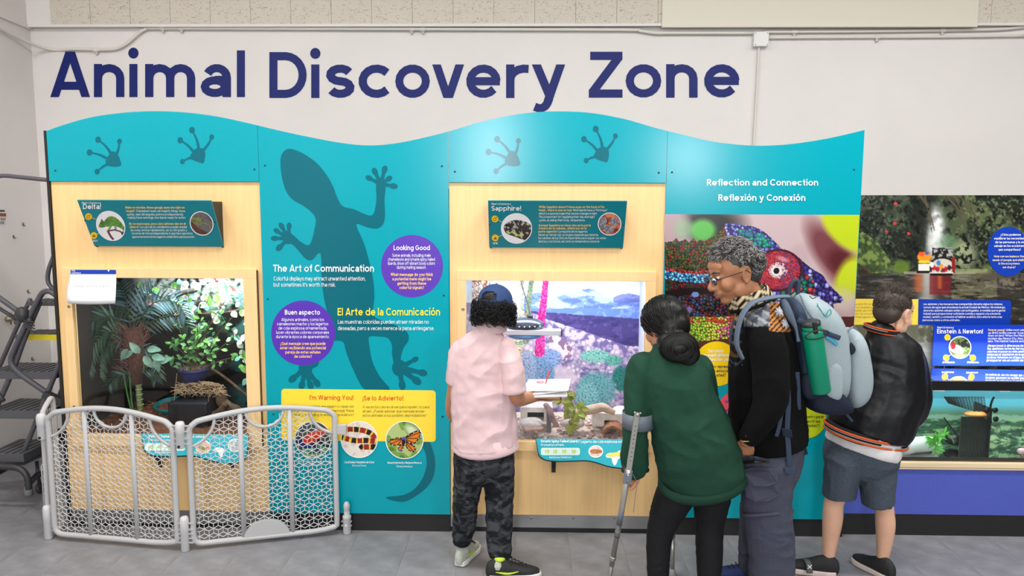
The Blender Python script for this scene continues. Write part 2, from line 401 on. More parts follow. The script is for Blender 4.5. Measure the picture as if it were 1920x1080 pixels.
# ------------------------------------------------------------------ painted prints: colours computed per point of a fine grid
def fbm(X, Y, sc, oct=4, seed=0):
    out = np.zeros_like(X, float); amp = 1; tot = 0
    for o in range(oct):
        rs = np.random.RandomState(seed*17+o); T = rs.rand(64, 64)
        a = .6+1.1*o; x = (X*math.cos(a)-Y*math.sin(a))/sc*(2**o)+13.7*o; y = (X*math.sin(a)+Y*math.cos(a))/sc*(2**o)+5.1*o
        xi = np.floor(x).astype(int); yi = np.floor(y).astype(int); fx = x-xi; fy = y-yi
        fx = fx*fx*(3-2*fx); fy = fy*fy*(3-2*fy)
        g = lambda a, b: T[a % 64, b % 64]
        v = (g(xi, yi)*(1-fx)+g(xi+1, yi)*fx)*(1-fy)+(g(xi, yi+1)*(1-fx)+g(xi+1, yi+1)*fx)*fy
        out += v*amp; tot += amp; amp *= .5
    return out/tot
def voro(X, Y, sc, seed=0, ax=1.0):
    """jittered-cell voronoi: distance to nearest, second-nearest minus nearest, and a random per cell"""
    rs = np.random.RandomState(seed); J = rs.rand(128, 128, 3)
    x = X/sc/ax; y = Y/sc; xi = np.floor(x).astype(int); yi = np.floor(y).astype(int)
    d1 = np.full(X.shape, 9.); d2 = np.full(X.shape, 9.); c = np.zeros(X.shape)
    for dx in (-1, 0, 1):
        for dy in (-1, 0, 1):
            j = J[(xi+dx) % 128, (yi+dy) % 128]
            d = np.hypot(xi+dx+.05+.9*j[..., 0]-x, yi+dy+.05+.9*j[..., 1]-y)
            nw = d < d1; d2 = np.where(nw, d1, np.minimum(d2, d)); c = np.where(nw, j[..., 2], c); d1 = np.where(nw, d, d1)
    return d1, d2-d1, c
class Cv:
    def __init__(s, x0, y0, x1, y1, step):
        s.nx = int((x1-x0)/step)+1; s.ny = int((y1-y0)/step)+1
        s.X, s.Y = np.meshgrid(np.linspace(x0, x1, s.nx), np.linspace(y0, y1, s.ny)); s.C = np.zeros(s.X.shape+(3,))
    def fill(s, col, m=None, a=1.0):
        col = np.asarray(col, float)
        m = np.ones(s.X.shape) if m is None else np.asarray(m, float)
        m = np.clip(m*a, 0, 1)[..., None]; s.C = s.C*(1-m)+col*m; return s
    def ell(s, cx, cy, rx, ry=None, rot=0, soft=.12):
        ry = ry or rx; c, q = math.cos(math.radians(rot)), math.sin(math.radians(rot)); dx = s.X-cx; dy = s.Y-cy
        d = np.hypot((dx*c+dy*q)/rx, (-dx*q+dy*c)/ry); return np.clip((1-d)/soft+.5, 0, 1)
    def poly(s, pts, smooth=0):
        if smooth: pts = cr(pts, smooth, True)
        m = np.zeros(s.X.shape, bool); n = len(pts)
        for i in range(n):
            (x1, y1), (x2, y2) = pts[i], pts[(i+1) % n]
            if y1 == y2: continue
            c = ((s.Y < y1) != (s.Y < y2)) & (s.X < (x2-x1)*(s.Y-y1)/(y2-y1)+x1); m ^= c
        return m
    def seg(s, pts, w, w1=None):
        pts = np.array(pts, float); n = len(pts)-1; out = np.zeros(s.X.shape); w1 = w if w1 is None else w1
        for i in range(n):
            a, b = pts[i], pts[i+1]; d = b-a; t = np.clip(((s.X-a[0])*d[0]+(s.Y-a[1])*d[1])/(d@d+1e-9), 0, 1)
            r = w+(w1-w)*(i+t)/n; dist = np.hypot(s.X-a[0]-t*d[0], s.Y-a[1]-t*d[1]); out = np.maximum(out, np.clip(r/2-dist+.5, 0, 1))
        return out
    def mesh(s, name, material, parent, plane, off=.0008, mask=None, mp=None):
        pts = np.empty((s.ny, s.nx, 3))
        n = plane.n; P0 = plane.p+n*off
        px, py = (s.X, s.Y) if mp is None else mp(s.X, s.Y)
        d = FW+RT*((px[..., None]-960)/FPX)-UP*((py[..., None]-540)/FPX)
        t = ((P0-CAM)@n)/(d@n); pts = CAM+d*t[..., None]
        idx = np.arange(s.ny*s.nx).reshape(s.ny, s.nx)
        q = np.stack([idx[:-1, :-1], idx[1:, :-1], idx[1:, 1:], idx[:-1, 1:]], -1).reshape(-1, 4)
        if mask is not None:
            k = mask.reshape(-1)[q].all(1); q = q[k]
        used = np.unique(q); re = np.zeros(s.ny*s.nx, int); re[used] = np.arange(len(used))
        v = pts.reshape(-1, 3)[used]; q = re[q]
        o = make(name, v, q, material, parent)
        a = o.data.color_attributes.new('print', 'FLOAT_COLOR', 'POINT')
        c = np.clip(s.C.reshape(-1, 3)[used]/255, 0, 1); c = np.where(c <= .04045, c/12.92, ((c+.055)/1.055)**2.4)
        a.data.foreach_set('color', np.hstack([c, np.ones((len(c), 1))]).ravel().astype(np.float32))
        return o
PRINT = print_mat('printed_photo'); PRINTG = print_mat('printed_photo_gloss', .25, .45)
# ================================================================== THE ROOM
WY = 1.6
XL = at(66, 200, WY)[0]
FLOORM = mat('vinyl_tile', (131, 132, 137), .38, spec=.4, noise=.16, nscale=5, col2=(113, 112, 114), bump=.03, bscale=30, coord='Generated')
GROUT = mat('tile_joint', (112, 112, 116), .8)
fl_base = struct(make('floor', [(-4.5, -9, -.004), (8, -9, -.004), (8, WY+.2, -.004), (-4.5, WY+.2, -.004), (-4.5, -9, -.1), (8, -9, -.1), (8, WY+.2, -.1), (-4.5, WY+.2, -.1)],
                      [(0, 1, 2, 3), (7, 6, 5, 4), (0, 4, 5, 1), (1, 5, 6, 2), (2, 6, 7, 3), (3, 7, 4, 0)], GROUT))
def floor_tiles():
    T = .3048; ph = fl(1173, 1040)[0] % T; py = fl(900, 1037)[1] % T; shades = []
    for k in range(5):
        g = random.uniform(-3, 3)
        shades.append(mat('vinyl_tile', (150+g, 150+g, 156+g), .4, spec=.4, noise=.2, nscale=9, col2=(126+g, 126+g, 129+g), bump=.03, bscale=50))
    meshes = []
    for m in shades:
        b = MB().box(.0004, T-.0004, .0004, T-.0004, -.004, 0); me = bpy.data.meshes.new('tile'); me.from_pydata(np.vstack(b.v).tolist(), [], b.f); me.materials.append(m); meshes.append(me)
    base = WLOC['floor']; n = 0
    for i in range(-13, 14):
        for j in range(-7, 6):
            x = ph+i*T; y = py+j*T
            if x > 4.2 or y > WY-.05: continue
            if y > .05 and x > -2.6: continue
            o = bpy.data.objects.new('tile', random.choice(meshes)); COL.objects.link(o); o.parent = fl_base; o.location = (x-base[0], y-base[1], -base[2])
            n += 1
floor_tiles()
# rest of the hall's floor lies out of view, same vinyl as one sheet
b = MB().box(-4.4, 8, -8.9, at(0, 0, 0)[1]-2.2, -.004, 0); b.out('floor_sheet', FLOORM, fl_base)
struct(MB().box(XL-.5, 8, WY, WY+.12, 0, CEIL).out('wall_back', WALLM))
ca, sa = math.cos(math.radians(5)), math.sin(math.radians(5))
LW = lambda s, off=0: (XL+s*sa+off*ca, WY-s*ca+off*sa)     # s metres along the left wall from the corner
wl = struct(MB().hexa([(*LW(0), 0), (*LW(11), 0), (*LW(11), CEIL), (*LW(0), CEIL), (*LW(0, -.12), 0), (*LW(11, -.12), 0), (*LW(11, -.12), CEIL), (*LW(0, -.12), CEIL)]).out('wall_left', WALLM))
struct(MB().box(7.9, 8, -9, WY, 0, CEIL).out('wall_right', FARWALL))
struct(MB().box(-4.5, 8, -9.1, -9, 0, CEIL).out('wall_front', FARWALL))
struct(MB().box(-4.5, 8, -9.1, WY+.1, CEIL, CEIL+.1).out('ceiling', mat('ceiling_white', (222, 220, 214), .8)))
BB = mat('black_baseboard', (30, 29, 29), .5)
struct(MB().box(XL, 8, WY-.012, WY, 0, .1).out('baseboard_back', BB))
struct(MB().hexa([(*LW(0, .012), 0), (*LW(8, .012), 0), (*LW(8, .012), .1), (*LW(0, .012), .1), (*LW(0), 0), (*LW(8), 0), (*LW(8), .1), (*LW(0), .1)]).out('baseboard_left', BB))
# acoustic tile band along the head of the back wall
def acoustic_mat():
    m = mat('acoustic_tile', (214, 205, 192), .9, bump=.0)
    nt = m.node_tree; b = nt.nodes['Principled BSDF']
    tc = nt.nodes.new('ShaderNodeTexCoord'); mp = nt.nodes.new('ShaderNodeMapping'); mp.inputs['Scale'].default_value = (1, 1, 1.9)
    nt.links.new(tc.outputs['Object'], mp.inputs[0])
    n = nt.nodes.new('ShaderNodeTexNoise'); n.inputs['Scale'].default_value = 26; n.inputs['Detail'].default_value = 3; n.inputs['Distortion'].default_value = 2.2
    nt.links.new(mp.outputs[0], n.inputs[0])
    r = nt.nodes.new('ShaderNodeValToRGB'); e = r.color_ramp.elements
    e[0].position = .0; e[0].color = (1, 1, 1, 1); e[1].position = .62; e[1].color = (1, 1, 1, 1)
    k = r.color_ramp.elements.new(.635); k.color = (.2, .17, .13, 1); k = r.color_ramp.elements.new(.655); k.color = (.25, .22, .18, 1); k = r.color_ramp.elements.new(.67); k.color = (1, 1, 1, 1)
    nt.links.new(n.outputs[0], r.inputs[0])
    mx = nt.nodes.new('ShaderNodeMixRGB'); mx.blend_type = 'MULTIPLY'; mx.inputs[0].default_value = .62; mx.inputs[1].default_value = (*srgb((212, 203, 190)), 1)
    nt.links.new(r.outputs[0], mx.inputs[2]); nt.links.new(mx.outputs[0], b.inputs['Base Color'])
    bp = nt.nodes.new('ShaderNodeBump'); bp.inputs['Strength'].default_value = .5; bp.inputs['Distance'].default_value = .01
    nt.links.new(r.outputs[0], bp.inputs['Height']); nt.links.new(bp.outputs[0], b.inputs['Normal'])
    return m
ACM = acoustic_mat()
zb = at(600, 47, WY-.05)[2]
band = struct(MB().box(XL, 8, WY-.035, WY, zb, CEIL).out('trim_1', WALLM))
T = .3048; x = at(773, 20, WY-.05)[0]-8*T
while x < XL: x += T
x -= T
while x < 4.6:
    for z in (zb+.006, zb+.006+T):
        MB().box(max(x, XL)+.0012, x+T-.0012, WY-.05, WY-.035, z+.001, z+T-.001).out('tile', ACM, band)
    x += T
struct(MB().box(XL, 8, WY-.06, WY-.03, zb-.012, zb+.006).out('trim_2', WALLM))
# ledge line running on round the left wall
za = at(60, 49, WY)[2]
struct(MB().hexa([(*LW(0, .02), za-.03), (*LW(6, .02), za-.03), (*LW(6, .02), za), (*LW(0, .02), za), (*LW(0), za-.03), (*LW(6), za-.03), (*LW(6), za), (*LW(0), za)]).out('trim_3', WALLM))
# plain cover board fixed over the tile band
p0 = at(1241, 51, WY-.075); p1 = at(1836, 0, WY-.075); zc = at(1500, 51, WY-.075)[2]
b = MB().box(p0[0], p1[0], WY-.075, WY-.05, zc, zc+.215).box(p0[0], p1[0], WY-.079, WY-.075, zc, zc+.012)
cb = bevel(b.out('cover_board', mat('cream_board', (222, 216, 200), .6)), .002)
tag(cb, 'long cream board fixed over the speckled tile band at the upper right', 'board')

# conduits
def conduit(name, pts, r, lab, clips=(), Y=WY-.022):
    P = [at(x, y, Y) if not isinstance(x, (list, np.ndarray)) else x for x, y in pts]
    o = MB().tube(cr(P, 5), r, 8).out(name, CONDUIT, None, True)
    tag(o, lab, 'conduit')
    for cx, cy in clips:
        c = at(cx, cy, Y)
        MB().lathe([(r*1.25, -.018), (r*1.35, -.016), (r*1.35, .016), (r*1.25, .018)], c, (1, 0, 0), 10).box(c[0]-.008, c[0]+.008, Y-.002, WY-.001, c[2]-r-.022, c[2]+.005).out('clip', CONDUIT, o, True)
    return o
q0 = np.array([*LW(1.5, .03), at(30, 62, WY)[2]+.06]); q1 = np.array([*LW(.35, .03), at(66, 88, WY)[2]+.03]); 
P1 = [np.array([*LW(2.6, .03), za-.015]), q0, q1]+[at(x, y, WY-.024) for x, y in [(92, 92), (140, 92), (200, 93), (222, 90), (240, 80), (262, 61), (276, 54), (300, 53), (600, 54), (900, 55), (1170, 56), (1200, 58), (1228, 62), (1260, 62), (1418, 62)]]
ob = MB().tube(cr(P1, 4), .0125, 8).out('conduit_pipe', CONDUIT, None, True)
tag(ob, 'long painted conduit pipe bending down to the left corner and running under the tile band', 'conduit')
for cx, cy in ((180, 94), (305, 53), (340, 53), (772, 55), (793, 55)):
    c = at(cx, cy, WY-.022)
    MB().lathe([(.0135, -.02), (.017, -.018), (.017, .018), (.0135, .02)], c, (1, 0, 0), 10).box(c[0]-.006, c[0]+.006, WY-.026, WY-.002, c[2]-.034, c[2]).out('clip', CONDUIT, ob, True)
conduit('conduit_pipe', [(1432, 60), (1600, 59), (1760, 57), (1870, 55), (1925, 50)], .012, 'upper conduit pipe running right from the white junction box', ((1490, 60), (1768, 57)))
conduit('conduit_pipe', [(1440, 71), (1600, 70), (1760, 69), (1925, 67)], .010, 'lower of the two conduit pipes running right from the junction box', ((1645, 70),))
conduit('conduit_pipe', [(1423, 82), (1420, 150), (1416, 220), (1411, 300), (1405, 400)], .008, 'thin vertical conduit dropping from the junction box behind the teal panel', ())
c0 = at(1414, 59, WY-.05); c1 = at(1441, 87, WY-.05)
jb = MB().box(c0[0], c1[0], WY-.055, WY-.001, c1[2], c0[2]).out('junction_box', mat('white_box_plastic', (232, 230, 228), .5)); bevel(jb, .006)
tag(jb, 'white square junction box on the wall at the end of the lettering', 'junction box')
for dx, dz in ((.012, .012), (.012, -.012), (-.012, .012), (-.012, -.012)):
    cx = c0[0] if dx > 0 else c1[0]; cz = c1[2] if dz > 0 else c0[2]
    MB().lathe([(.003, 0), (.003, .003)], (cx+dx, WY-.055, cz+dz), (0, -1, 0), 8).out('screw', BLACK, jb)

# the big wall lettering
def wall_lettering():
    pl = vplane(WY-.003); root = empty('wall_lettering', at(740, 183, WY-.003))
    tag(root, 'large navy blue words reading Animal Discovery Zone across the white wall', 'lettering')
    w = .178
    words = [('Animal', 95, 461, 182, 85), ('Discovery', 505, 1059, 183.6, 86), ('Zone', 1104, 1387, 183, 86)]
    adv = {'A': 0}
    # left edge of each letter, measured
    pos = {'Animal': [(94, 75), (176, 57), (241, 19), (272, 94), (376, 57), (444, 16)],
           'Discovery': [(505, 70), (582, 19), (611, 54), (672, 62), (741, 65), (810, 60.5), (874, 64), (949, 42), (997, 63)],
           'Zone': [(1104, 64), (1173, 67), (1249, 59), (1320, 66)]}
    for wd, x0, x1, yb, cap in words:
        for ch, (lx, wd_) in zip(wd, pos[wd]):
            st, W = glyph(ch, w); F = Flat(pl, .0)
            kx = cap if ch in 'il' else wd_/W
            if ch == 'i':
                lx += 1.5; st = [[(w/2, 0), (w/2, XH)]]
                F.disc(lx+w/2*kx, yb-cap*.965-.5, 9.6, 10.3)
            strokes_to(F, st, w, lambda a, b, lx=lx, kx=kx: (lx+a*kx, yb-b*cap))
            F.out('letter', NAVYP, root)
wall_lettering()

# left wall fittings
def on_left(s, z, off=.0): return np.array([*LW(s, off), z])
def left_hit(px, py, off=0.0):
    n = np.array([ca, sa, 0.0]); p = np.array([*LW(0, off), 0.0]); d = ray(px, py); t = ((p-CAM)@n)/(d@n); return CAM+d*t
LP = lambda off=.0: type('o', (), {'n': np.array([ca, sa, 0.]), 'p': np.array([*LW(0), 0.]), '__call__': lambda s, x, y, o=0: left_hit(x, y, o)})()
wp = LP()
wn = flat('warning_notice', [(-14, 388), (11, 392), (12, 421), (-14, 418)], mat('notice_paper', (225, 222, 215), .6), None, wp, .003)
tag(wn, 'small danger high voltage notice on the left wall beside the ladder', 'sign')
F = Flat(wp, .0045); F.poly([(-14, 399), (11.4, 400), (11.6, 406), (-14, 405)]); F.out('red_band', mat('notice_red', (150, 70, 60), .6), wn)
F = Flat(wp, .0045); text(F, 'GH', 1, 413, 5, .2); text(F, 'TAGE', -8, 419.5, 4.6, .2); F.poly([(0, 393.5), (9, 394), (9, 397), (0, 397)]); F.out('notice_text', BLACK, wn)
for (x, y, r) in ((43, 420, .012), (25, 443, .01), (52, 546, .012), (60, 672, .012)):
    c = left_hit(x, y)
    o = MB().lathe([(r, 0), (r, .004), (r*.5, .007)], c, (ca, sa, 0), 10).box(c[0], c[0]+.02, c[1]-.003, c[1]+.003, c[2]-.016, c[2]-.009).out('wall_hook', SCREW)
    tag(o, {420: 'small metal hook on the left wall right of the warning notice', 443: 'small pale screw hook below the warning notice on the left wall', 546: 'screw anchor low on the left wall above the brace clamp', 672: 'dark anchor hole plug on the left wall beneath the yellow step'}[y], 'hook')
c = left_hit(12, 598)
o = MB().lathe([(.02, 0), (.022, .02), (.012, .03), (.012, .06)], c, (ca, sa, 0), 12).ball(c+np.array([.07, 0, 0]), (.012, .03, .045)).tube([c+np.array([.03, 0, -.04]), c+np.array([.04, 0, .05])], .006).out('hose_valve', mat('dull_brass', (150, 140, 120), .5, metal=.6), None, True)
tag(o, 'small dull metal valve sticking out of the left wall by the ladder', 'valve')

# ================================================================== THE EXHIBIT KIOSK
KX = [at(90, 290)[0]-.0, at(489, 290)[0], at(842, 300)[0], at(1248.5, 300)[0], at(1619, 245)[0]]
KX[0] = -2.705; KX[1] = -1.512; KX[2] = -.449; KX[3] = .757; KX[4] = 1.829
ZH = 2.033; ZK = .108
WAVE = cr([(86, 246), (120, 234), (170, 220), (230, 211.5), (290, 208.5), (350, 211), (410, 219), (470, 232), (520, 244), (580, 257), (640, 268), (690, 272.6), (740, 269), (800, 257), (850, 244), (900, 229), (960, 216), (1010, 210), (1060, 209), (1110, 212), (1170, 223), (1230, 240), (1290, 255), (1340, 266), (1400, 272.5), (1450, 272.6), (1500, 268), (1560, 258), (1622, 243.5)], 5)
WZ = [(p[0], p[2]) for p in (at(x, y, -.0125) for x, y in WAVE)]
def wave_z(x):
    for (xa, za_), (xb, zb_) in zip(WZ, WZ[1:]):
        if xa <= x <= xb: return za_+(zb_-za_)*(x-xa)/(xb-xa)
    return WZ[0][1] if x < WZ[0][0] else WZ[-1][1]
def wave_sheet(x0, x1, zbot, name, parent):
    g = .0012; top = [(x0+g, wave_z(x0))]+[(x, z) for x, z in WZ if x0+g < x < x1-g]+[(x1-g, wave_z(x1))]
    pts = [(x, -.0125, z) for x, z in top]+[(x1-g, -.0125, zbot), (x0+g, -.0125, zbot)]
    return MB().prism(pts, (0, .0125, 0)).out(name, TEAL, parent)
def screw_at(x, y, parent, plane=FRONT, r=.0055, m=None):
    c = plane(x, y, 0); n = plane.n
    return MB().lathe([(r, 0), (r, .0012), (r*.6, .002), (0.0001, .0012)], c, n, 10).out('screw', m or DSCREW, parent)
def foot(x, y, k, parent):
    """printed frog-like footprint, one of two mirrored shapes"""
    F = Flat(FRONT, .0005)
    if k == 0:
        palm = [(0, -14), (8, -8), (13, 4), (14, 12), (4, 15), (-10, 13), (-15, 6), (-11, -4), (-6, -12)]; tips = [((-29, -36), (-4, -9), 5.5), ((-45, -12), (-9, 1), 5.5), ((-31, 24), (-7, 8), 5), ((11, -33), (5, -8), 4.6)]
    else:
        palm = [(-4, -13), (8, -12), (12, -2), (9, 14), (2, 14), (-12, 9), (-17, 4), (-12, -6)]; tips = [((-13, -47), (0, -10), 5.6), ((-35, -28), (-9, -5), 5.4), ((-31, 12), (-10, 4), 4.6), ((24, -34), (7, -8), 4.6)]
    F.poly(cr([(x+a, y+b) for a, b in palm], 4, True))
    for (tx, ty), (bx, by), r in tips:
        m = np.array([(tx+bx)/2, (ty+by)/2])+np.array([-(ty-by), tx-bx])*.06
        F.line(cr([(x+bx, y+by), (x+m[0], y+m[1]), (x+tx, y+ty)], 4), 6, 2.6); F.disc(x+tx, y+ty, r, r*1.12, n=16)
    return F.out('printed_footprint', TEAL_FIG, parent)
def cabinet(i, lab):
    x0, x1 = KX[i], KX[i+1]
    root = empty('exhibit_cabinet', ((x0+x1)/2, .3, 0)); tag(root, lab, 'exhibit cabinet')
    wave_sheet(x0, x1, ZH, 'wave_header', root)
    if i == 0:
        MB().box(x0-.014, x0-.001, -.0135, .02, .02, wave_z(x0)+.003).box(x0-.014, x0-.001, .02, .62, .02, 2.0).out('side_panel', BLACK, root)
        wl_, wr, wt, wb = at(144, 650, 0)[0], at(462, 650, 0)[0], at(300, 521, 0)[2], at(300, 815, 0)[2]
    else:
        wl_, wr, wt, wb = at(874, 650, 0)[0], at(1208, 650, 0)[0], at(1000, 526, 0)[2], at(1000, 826, 0)[2]
    g = .0015
    b = MB().box(x0+g, wl_, 0, .018, ZK, ZH-.002).box(wr, x1-g, 0, .018, ZK, ZH-.002).box(wl_, wr, 0, .018, wt, ZH-.002).box(wl_, wr, 0, .018, ZK, wb)
    b.out('front_panel', WOOD, root)
    MB().box(x0+g, x1-g, .0, .02, wave_z((x0+x1)/2)-.3 if False else ZH-.002, ZH+.02).out('header_batten', BLACK, root)
    MB().box(x0+g, x1-g, -.004, -.0005, .032, ZK).out('kick_plate', STEEL, root)
    MB().box(x0+g, x1-g, .006, .6, 0, ZK).out('base', BLACK, root)
    MB().box(x0+.02, x1-.02, .02, .6, 1.98, 1.995).out('top_board', BLACK, root)
    # window door frame: four rails standing proud of the panel
    ol, orr, ot, ob_ = (at(115, 503, -.02)[0], at(480, 503, -.02)[0], at(300, 503, -.02)[2], at(300, 838, -.02)[2]) if i == 0 else (at(857, 508, -.02)[0], at(1231, 508, -.02)[0], at(1000, 508, -.02)[2], at(1000, 846, -.02)[2])
    fr = MB().box(ol, orr, -.02, -.0005, wt, ot).out('frame_rail', WOOD2, root); bevel(fr, .002)
    bevel(MB().box(ol, orr, -.02, -.0005, ob_, wb).out('frame_rail', WOOD2, root), .002)
    bevel(MB().box(ol, wl_, -.02, -.0005, wb, wt).out('frame_stile', WOOD2, root), .002)
    st = bevel(MB().box(wr, orr, -.02, -.0005, wb, wt).out('frame_stile', WOOD2, root), .002)
    MB().box(wl_-.006, wr+.006, .002, .006, wb-.006, wt+.006).out('window_pane', GLASS, root)
    # tank box behind the pane
    b = MB()
    b.box(wl_-.06, wl_-.05, .02, .56, wb-.06, wt+.05); b.box(wr+.05, wr+.06, .02, .56, wb-.06, wt+.05); b.box(wl_-.06, wr+.06, .56, .57, wb-.06, wt+.05)
    b.box(wl_-.06, wr+.06, .02, .56, wb-.06, wb-.05); b.box(wl_-.06, wr+.06, .02, .56, wt+.05, wt+.06)
    b.out('enclosure_box', DARK if i == 0 else mat('enclosure_pale', (205, 212, 225), .6), root)
    return root, (wl_, wr, wt, wb), (ol, orr, ot, ob_)
cab1, W1, O1 = cabinet(0, 'birch exhibit cabinet with teal wave header and a window onto leafy plants')
cab2, W2, O2 = cabinet(2, 'birch exhibit cabinet with teal wave header and a window onto a desert scene')
foot(213, 298, 0, cab1); foot(373, 291, 1, cab1)
foot(961, 297, 0, cab2); foot(1130, 289, 1, cab2)
for x, y, c in ((104, 320, cab1), (477, 317.5, cab1), (853, 322, cab2), (1235, 324, cab2)): screw_at(x, y, c)
for x, y in ((129, 575), (139, 763)):
    screw_at(x, y, cab1, vplane(-.02), .009, SCREW)
screw_at(868, 580, cab2, vplane(-.02), .009, SCREW); screw_at(1216, 590, cab2, vplane(-.02), .009, SCREW)
for x in (195, 205, 440, 492): screw_at(x, 965-3, cab1, vplane(-.004), .007, SCREW)
for x in (860, 996, 1075, 1152): screw_at(x, 971.5, cab2, vplane(-.004), .007, SCREW)
# piano hinge down the right stile of the first window
hx = O1[1]
h = MB().box(hx, hx+.004, -.017, -.0005, O1[3]+.01, O1[2]-.01).out('hinge', mat('dark_bronze', (74, 50, 30), .4, metal=.5), cab1)
n = 26
for k in range(n):
    z0 = O1[3]+.012+(O1[2]-O1[3]-.024)*k/n
    MB().lathe([(.0035, 0), (.0035, (O1[2]-O1[3])/n*.72)], (hx+.004, -.019, z0), (0, 0, 1), 6).out('knuckle', mat('bronze_knuckle', (120, 88, 58), .4, metal=.6) if k == 0 else bpy.data.materials['bronze_knuckle'], h)

def display(i, lab):
    x0, x1 = KX[i], KX[i+1]
    root = empty('display_panel', ((x0+x1)/2, .0, 0)); tag(root, lab, 'display panel')
    wave_sheet(x0, x1, ZK, 'panel', root)
    MB().box(x0+.001, x1-.001, -.004, .4, 0, ZK).out('base', BLACK, root)
    MB().box(x1-.02, x1-.002, .0005, .62, ZK, 2.0).out('rear_stud', BLACK, root)
    return root
pan1 = display(1, 'teal display panel with a lizard silhouette and coloured text circles')
pan2 = display(3, 'teal display panel with a large rainbow chameleon photo')
for x, y in ((497, 310.5), (828.5, 311.5), (502, 561), (832, 554), (830, 781), (513, 777)): screw_at(x, y, pan1)
for x, y in ((1260, 323), (1601, 318)): screw_at(x, y, pan2)

# the lizard silhouette
def lizard():
    F = Flat(FRONT, .0005)
    body = [(545, 279), (567, 287), (593, 305), (613, 329), (625, 351), (633, 372), (643, 387), (663, 392), (683, 401), (697, 404), (703, 392), (706, 370), (705, 350), (714, 340), (723, 350), (721, 373), (722, 400), (720, 417), (713, 426), (703, 429), (687, 426), (668, 421), (682, 455), (693, 493), (700, 527), (702, 560), (700, 592), (727, 604), (749, 613), (764, 624), (766, 638), (757, 652), (752, 668), (750, 684), (740, 684), (735, 664), (735, 648), (727, 634), (708, 631), (692, 632), (693, 650), (698, 677), (712, 706), (731, 732), (686, 732), (664, 697), (649, 660), (643, 641), (622, 640), (604, 650), (596, 686), (572, 686), (572, 640), (590, 610), (612, 590), (608, 562), (603, 527), (601, 475), (585, 488), (573, 485), (562, 473), (550, 460), (538, 452), (541, 441), (550, 441), (562, 452), (577, 460), (584, 452), (590, 428), (592, 410), (583, 397), (567, 385), (547, 373), (534, 353), (527, 323), (526, 297), (533, 283)]
    F.poly(cr(body, 3, True))
    F.poly([tuple(p) for p in cr([(786, 830), (796, 845), (800, 868), (794, 893), (779, 915), (757, 928), (724, 932), (734, 938), (757, 941), (779, 931), (801, 913), (813, 893), (816, 867), (812, 845), (801, 822)], 3, True)])
    def hand(palm, pr, pads):
        F.disc(palm[0], palm[1], pr, pr*1.1)
        for x, y, r in pads:
            m = ((x+palm[0])/2, (y+palm[1])/2); F.line([palm, m, (x, y)], pr*.9, r*1.1)
            F.disc(x, y, r, r*1.45, math.atan2(y-palm[1], x-palm[0])-PI/2, 16)
    hand((714, 345), 9, [(692, 334, 5), (703, 322, 5.5), (721, 318, 5.5), (729, 335, 5), (738, 349, 5.5)])
    hand((541, 447), 10, [(515, 447, 5), (519, 433, 4.6), (528, 424, 5), (542, 424, 4.8), (524, 464, 5.5)])
    hand((749, 690), 14, [(754, 722, 6.5), (781, 714, 7), (792, 699, 6.5), (778, 674, 5)])
    hand((573, 690), 13, [(549, 710, 6.5), (566, 722, 6), (582, 722, 6), (594, 718, 6)])
    F.out('lizard_silhouette', TEAL_FIG, pan1)
lizard()
def write(parent, material, lines, name='printed_text', plane=FRONT, off=.0022):
    for L in lines:
        F = Flat(plane, off); text(F, *L[0], **L[1]); F.out(name, material, parent)
def T_(s, x, y, size, w=.15, **k): return ((s, x, y, size, w), k)
dc = Flat(FRONT, .0012); dc.disc(772.5, 499, 58, 58.5, n=60); dc.out('purple_disc', PURPLE, pan1)
dc = Flat(FRONT, .0012); dc.disc(568.5, 624.5, 60, 61, n=60); dc.out('purple_disc', PURPLE, pan1)
write(pan1, WHITEP, [T_('The Art of Communication', 512, 509.5, 13.2, .19, x1=701),
    T_('Colorful displays may attract unwanted attention,', 513, 526, 7.6, .13, x1=685), T_('but sometimes it\'s worth the risk.', 513, 537.5, 7.6, .13, x1=629),
    T_('Las muestras coloridas pueden atraer miradas no', 633.5, 607, 7.4, .13, x1=804), T_('deseadas, pero a veces merece la pena arriesgarse.', 633.5, 619, 7.4, .13, x1=814),
    T_('Looking Good', 738, 469, 9.2, .19, x1=806)]+[T_(s, 771.5, y, 5.8, .14, align='c', width=w) for s, y, w in (('Some animals, including male', 481.5, 72), ('chameleons and ornate spiny-tailed', 489, 88), ('lizards, show off vibrant body colors', 496.5, 88), ('during mating season.', 504, 55))]
    +[T_('Buen aspecto', 534, 590, 9.2, .19, x1=600)]+[T_(s, 567.5, y, 5.8, .14, align='c', width=w) for s, y, w in (('Algunos animales, como los', 602, 80), ('camaleones macho y los lagartos', 610, 96), ('de cola espinosa ornamentada,', 618, 91), ('lucen vibrantes colores corporales', 626, 99), ('durante la época de apareamiento.', 634, 100))])
write(pan1, YTEXT, [T_('El Arte de la Comunicación', 633, 591.5, 14, .19, x1=825)])
write(pan1, OTEXT, [T_(s, 772, y, 5.8, .22, align='c', width=w) for s, y, w in (('What message do you think', 517.5, 79), ('a potential mate might be', 525.8, 73), ('getting from these', 534, 54), ('colorful signals?', 542, 46))]
    +[T_(s, 568, y, 5.8, .22, align='c', width=w) for s, y, w in (('¿Qué mensaje cree que puede', 647, 85), ('estar recibiendo una potencial', 655, 86), ('pareja de estas señales', 663, 66), ('de colores?', 671, 33))])
yb = Flat(FRONT, .0012); yb.rrect(527.5, 729, 817, 825.5, 6, lambda x, y: (x, y+(x-527)*.0105)); yb.out('yellow_box', YELLOWP, pan1)
write(pan1, ORTEXT, [T_("I'm Warning You!", 580.5, 750, 9.2, .19, x1=662.5), T_('¡Se lo Advierto!', 680, 751, 9.2, .19, x1=756)])
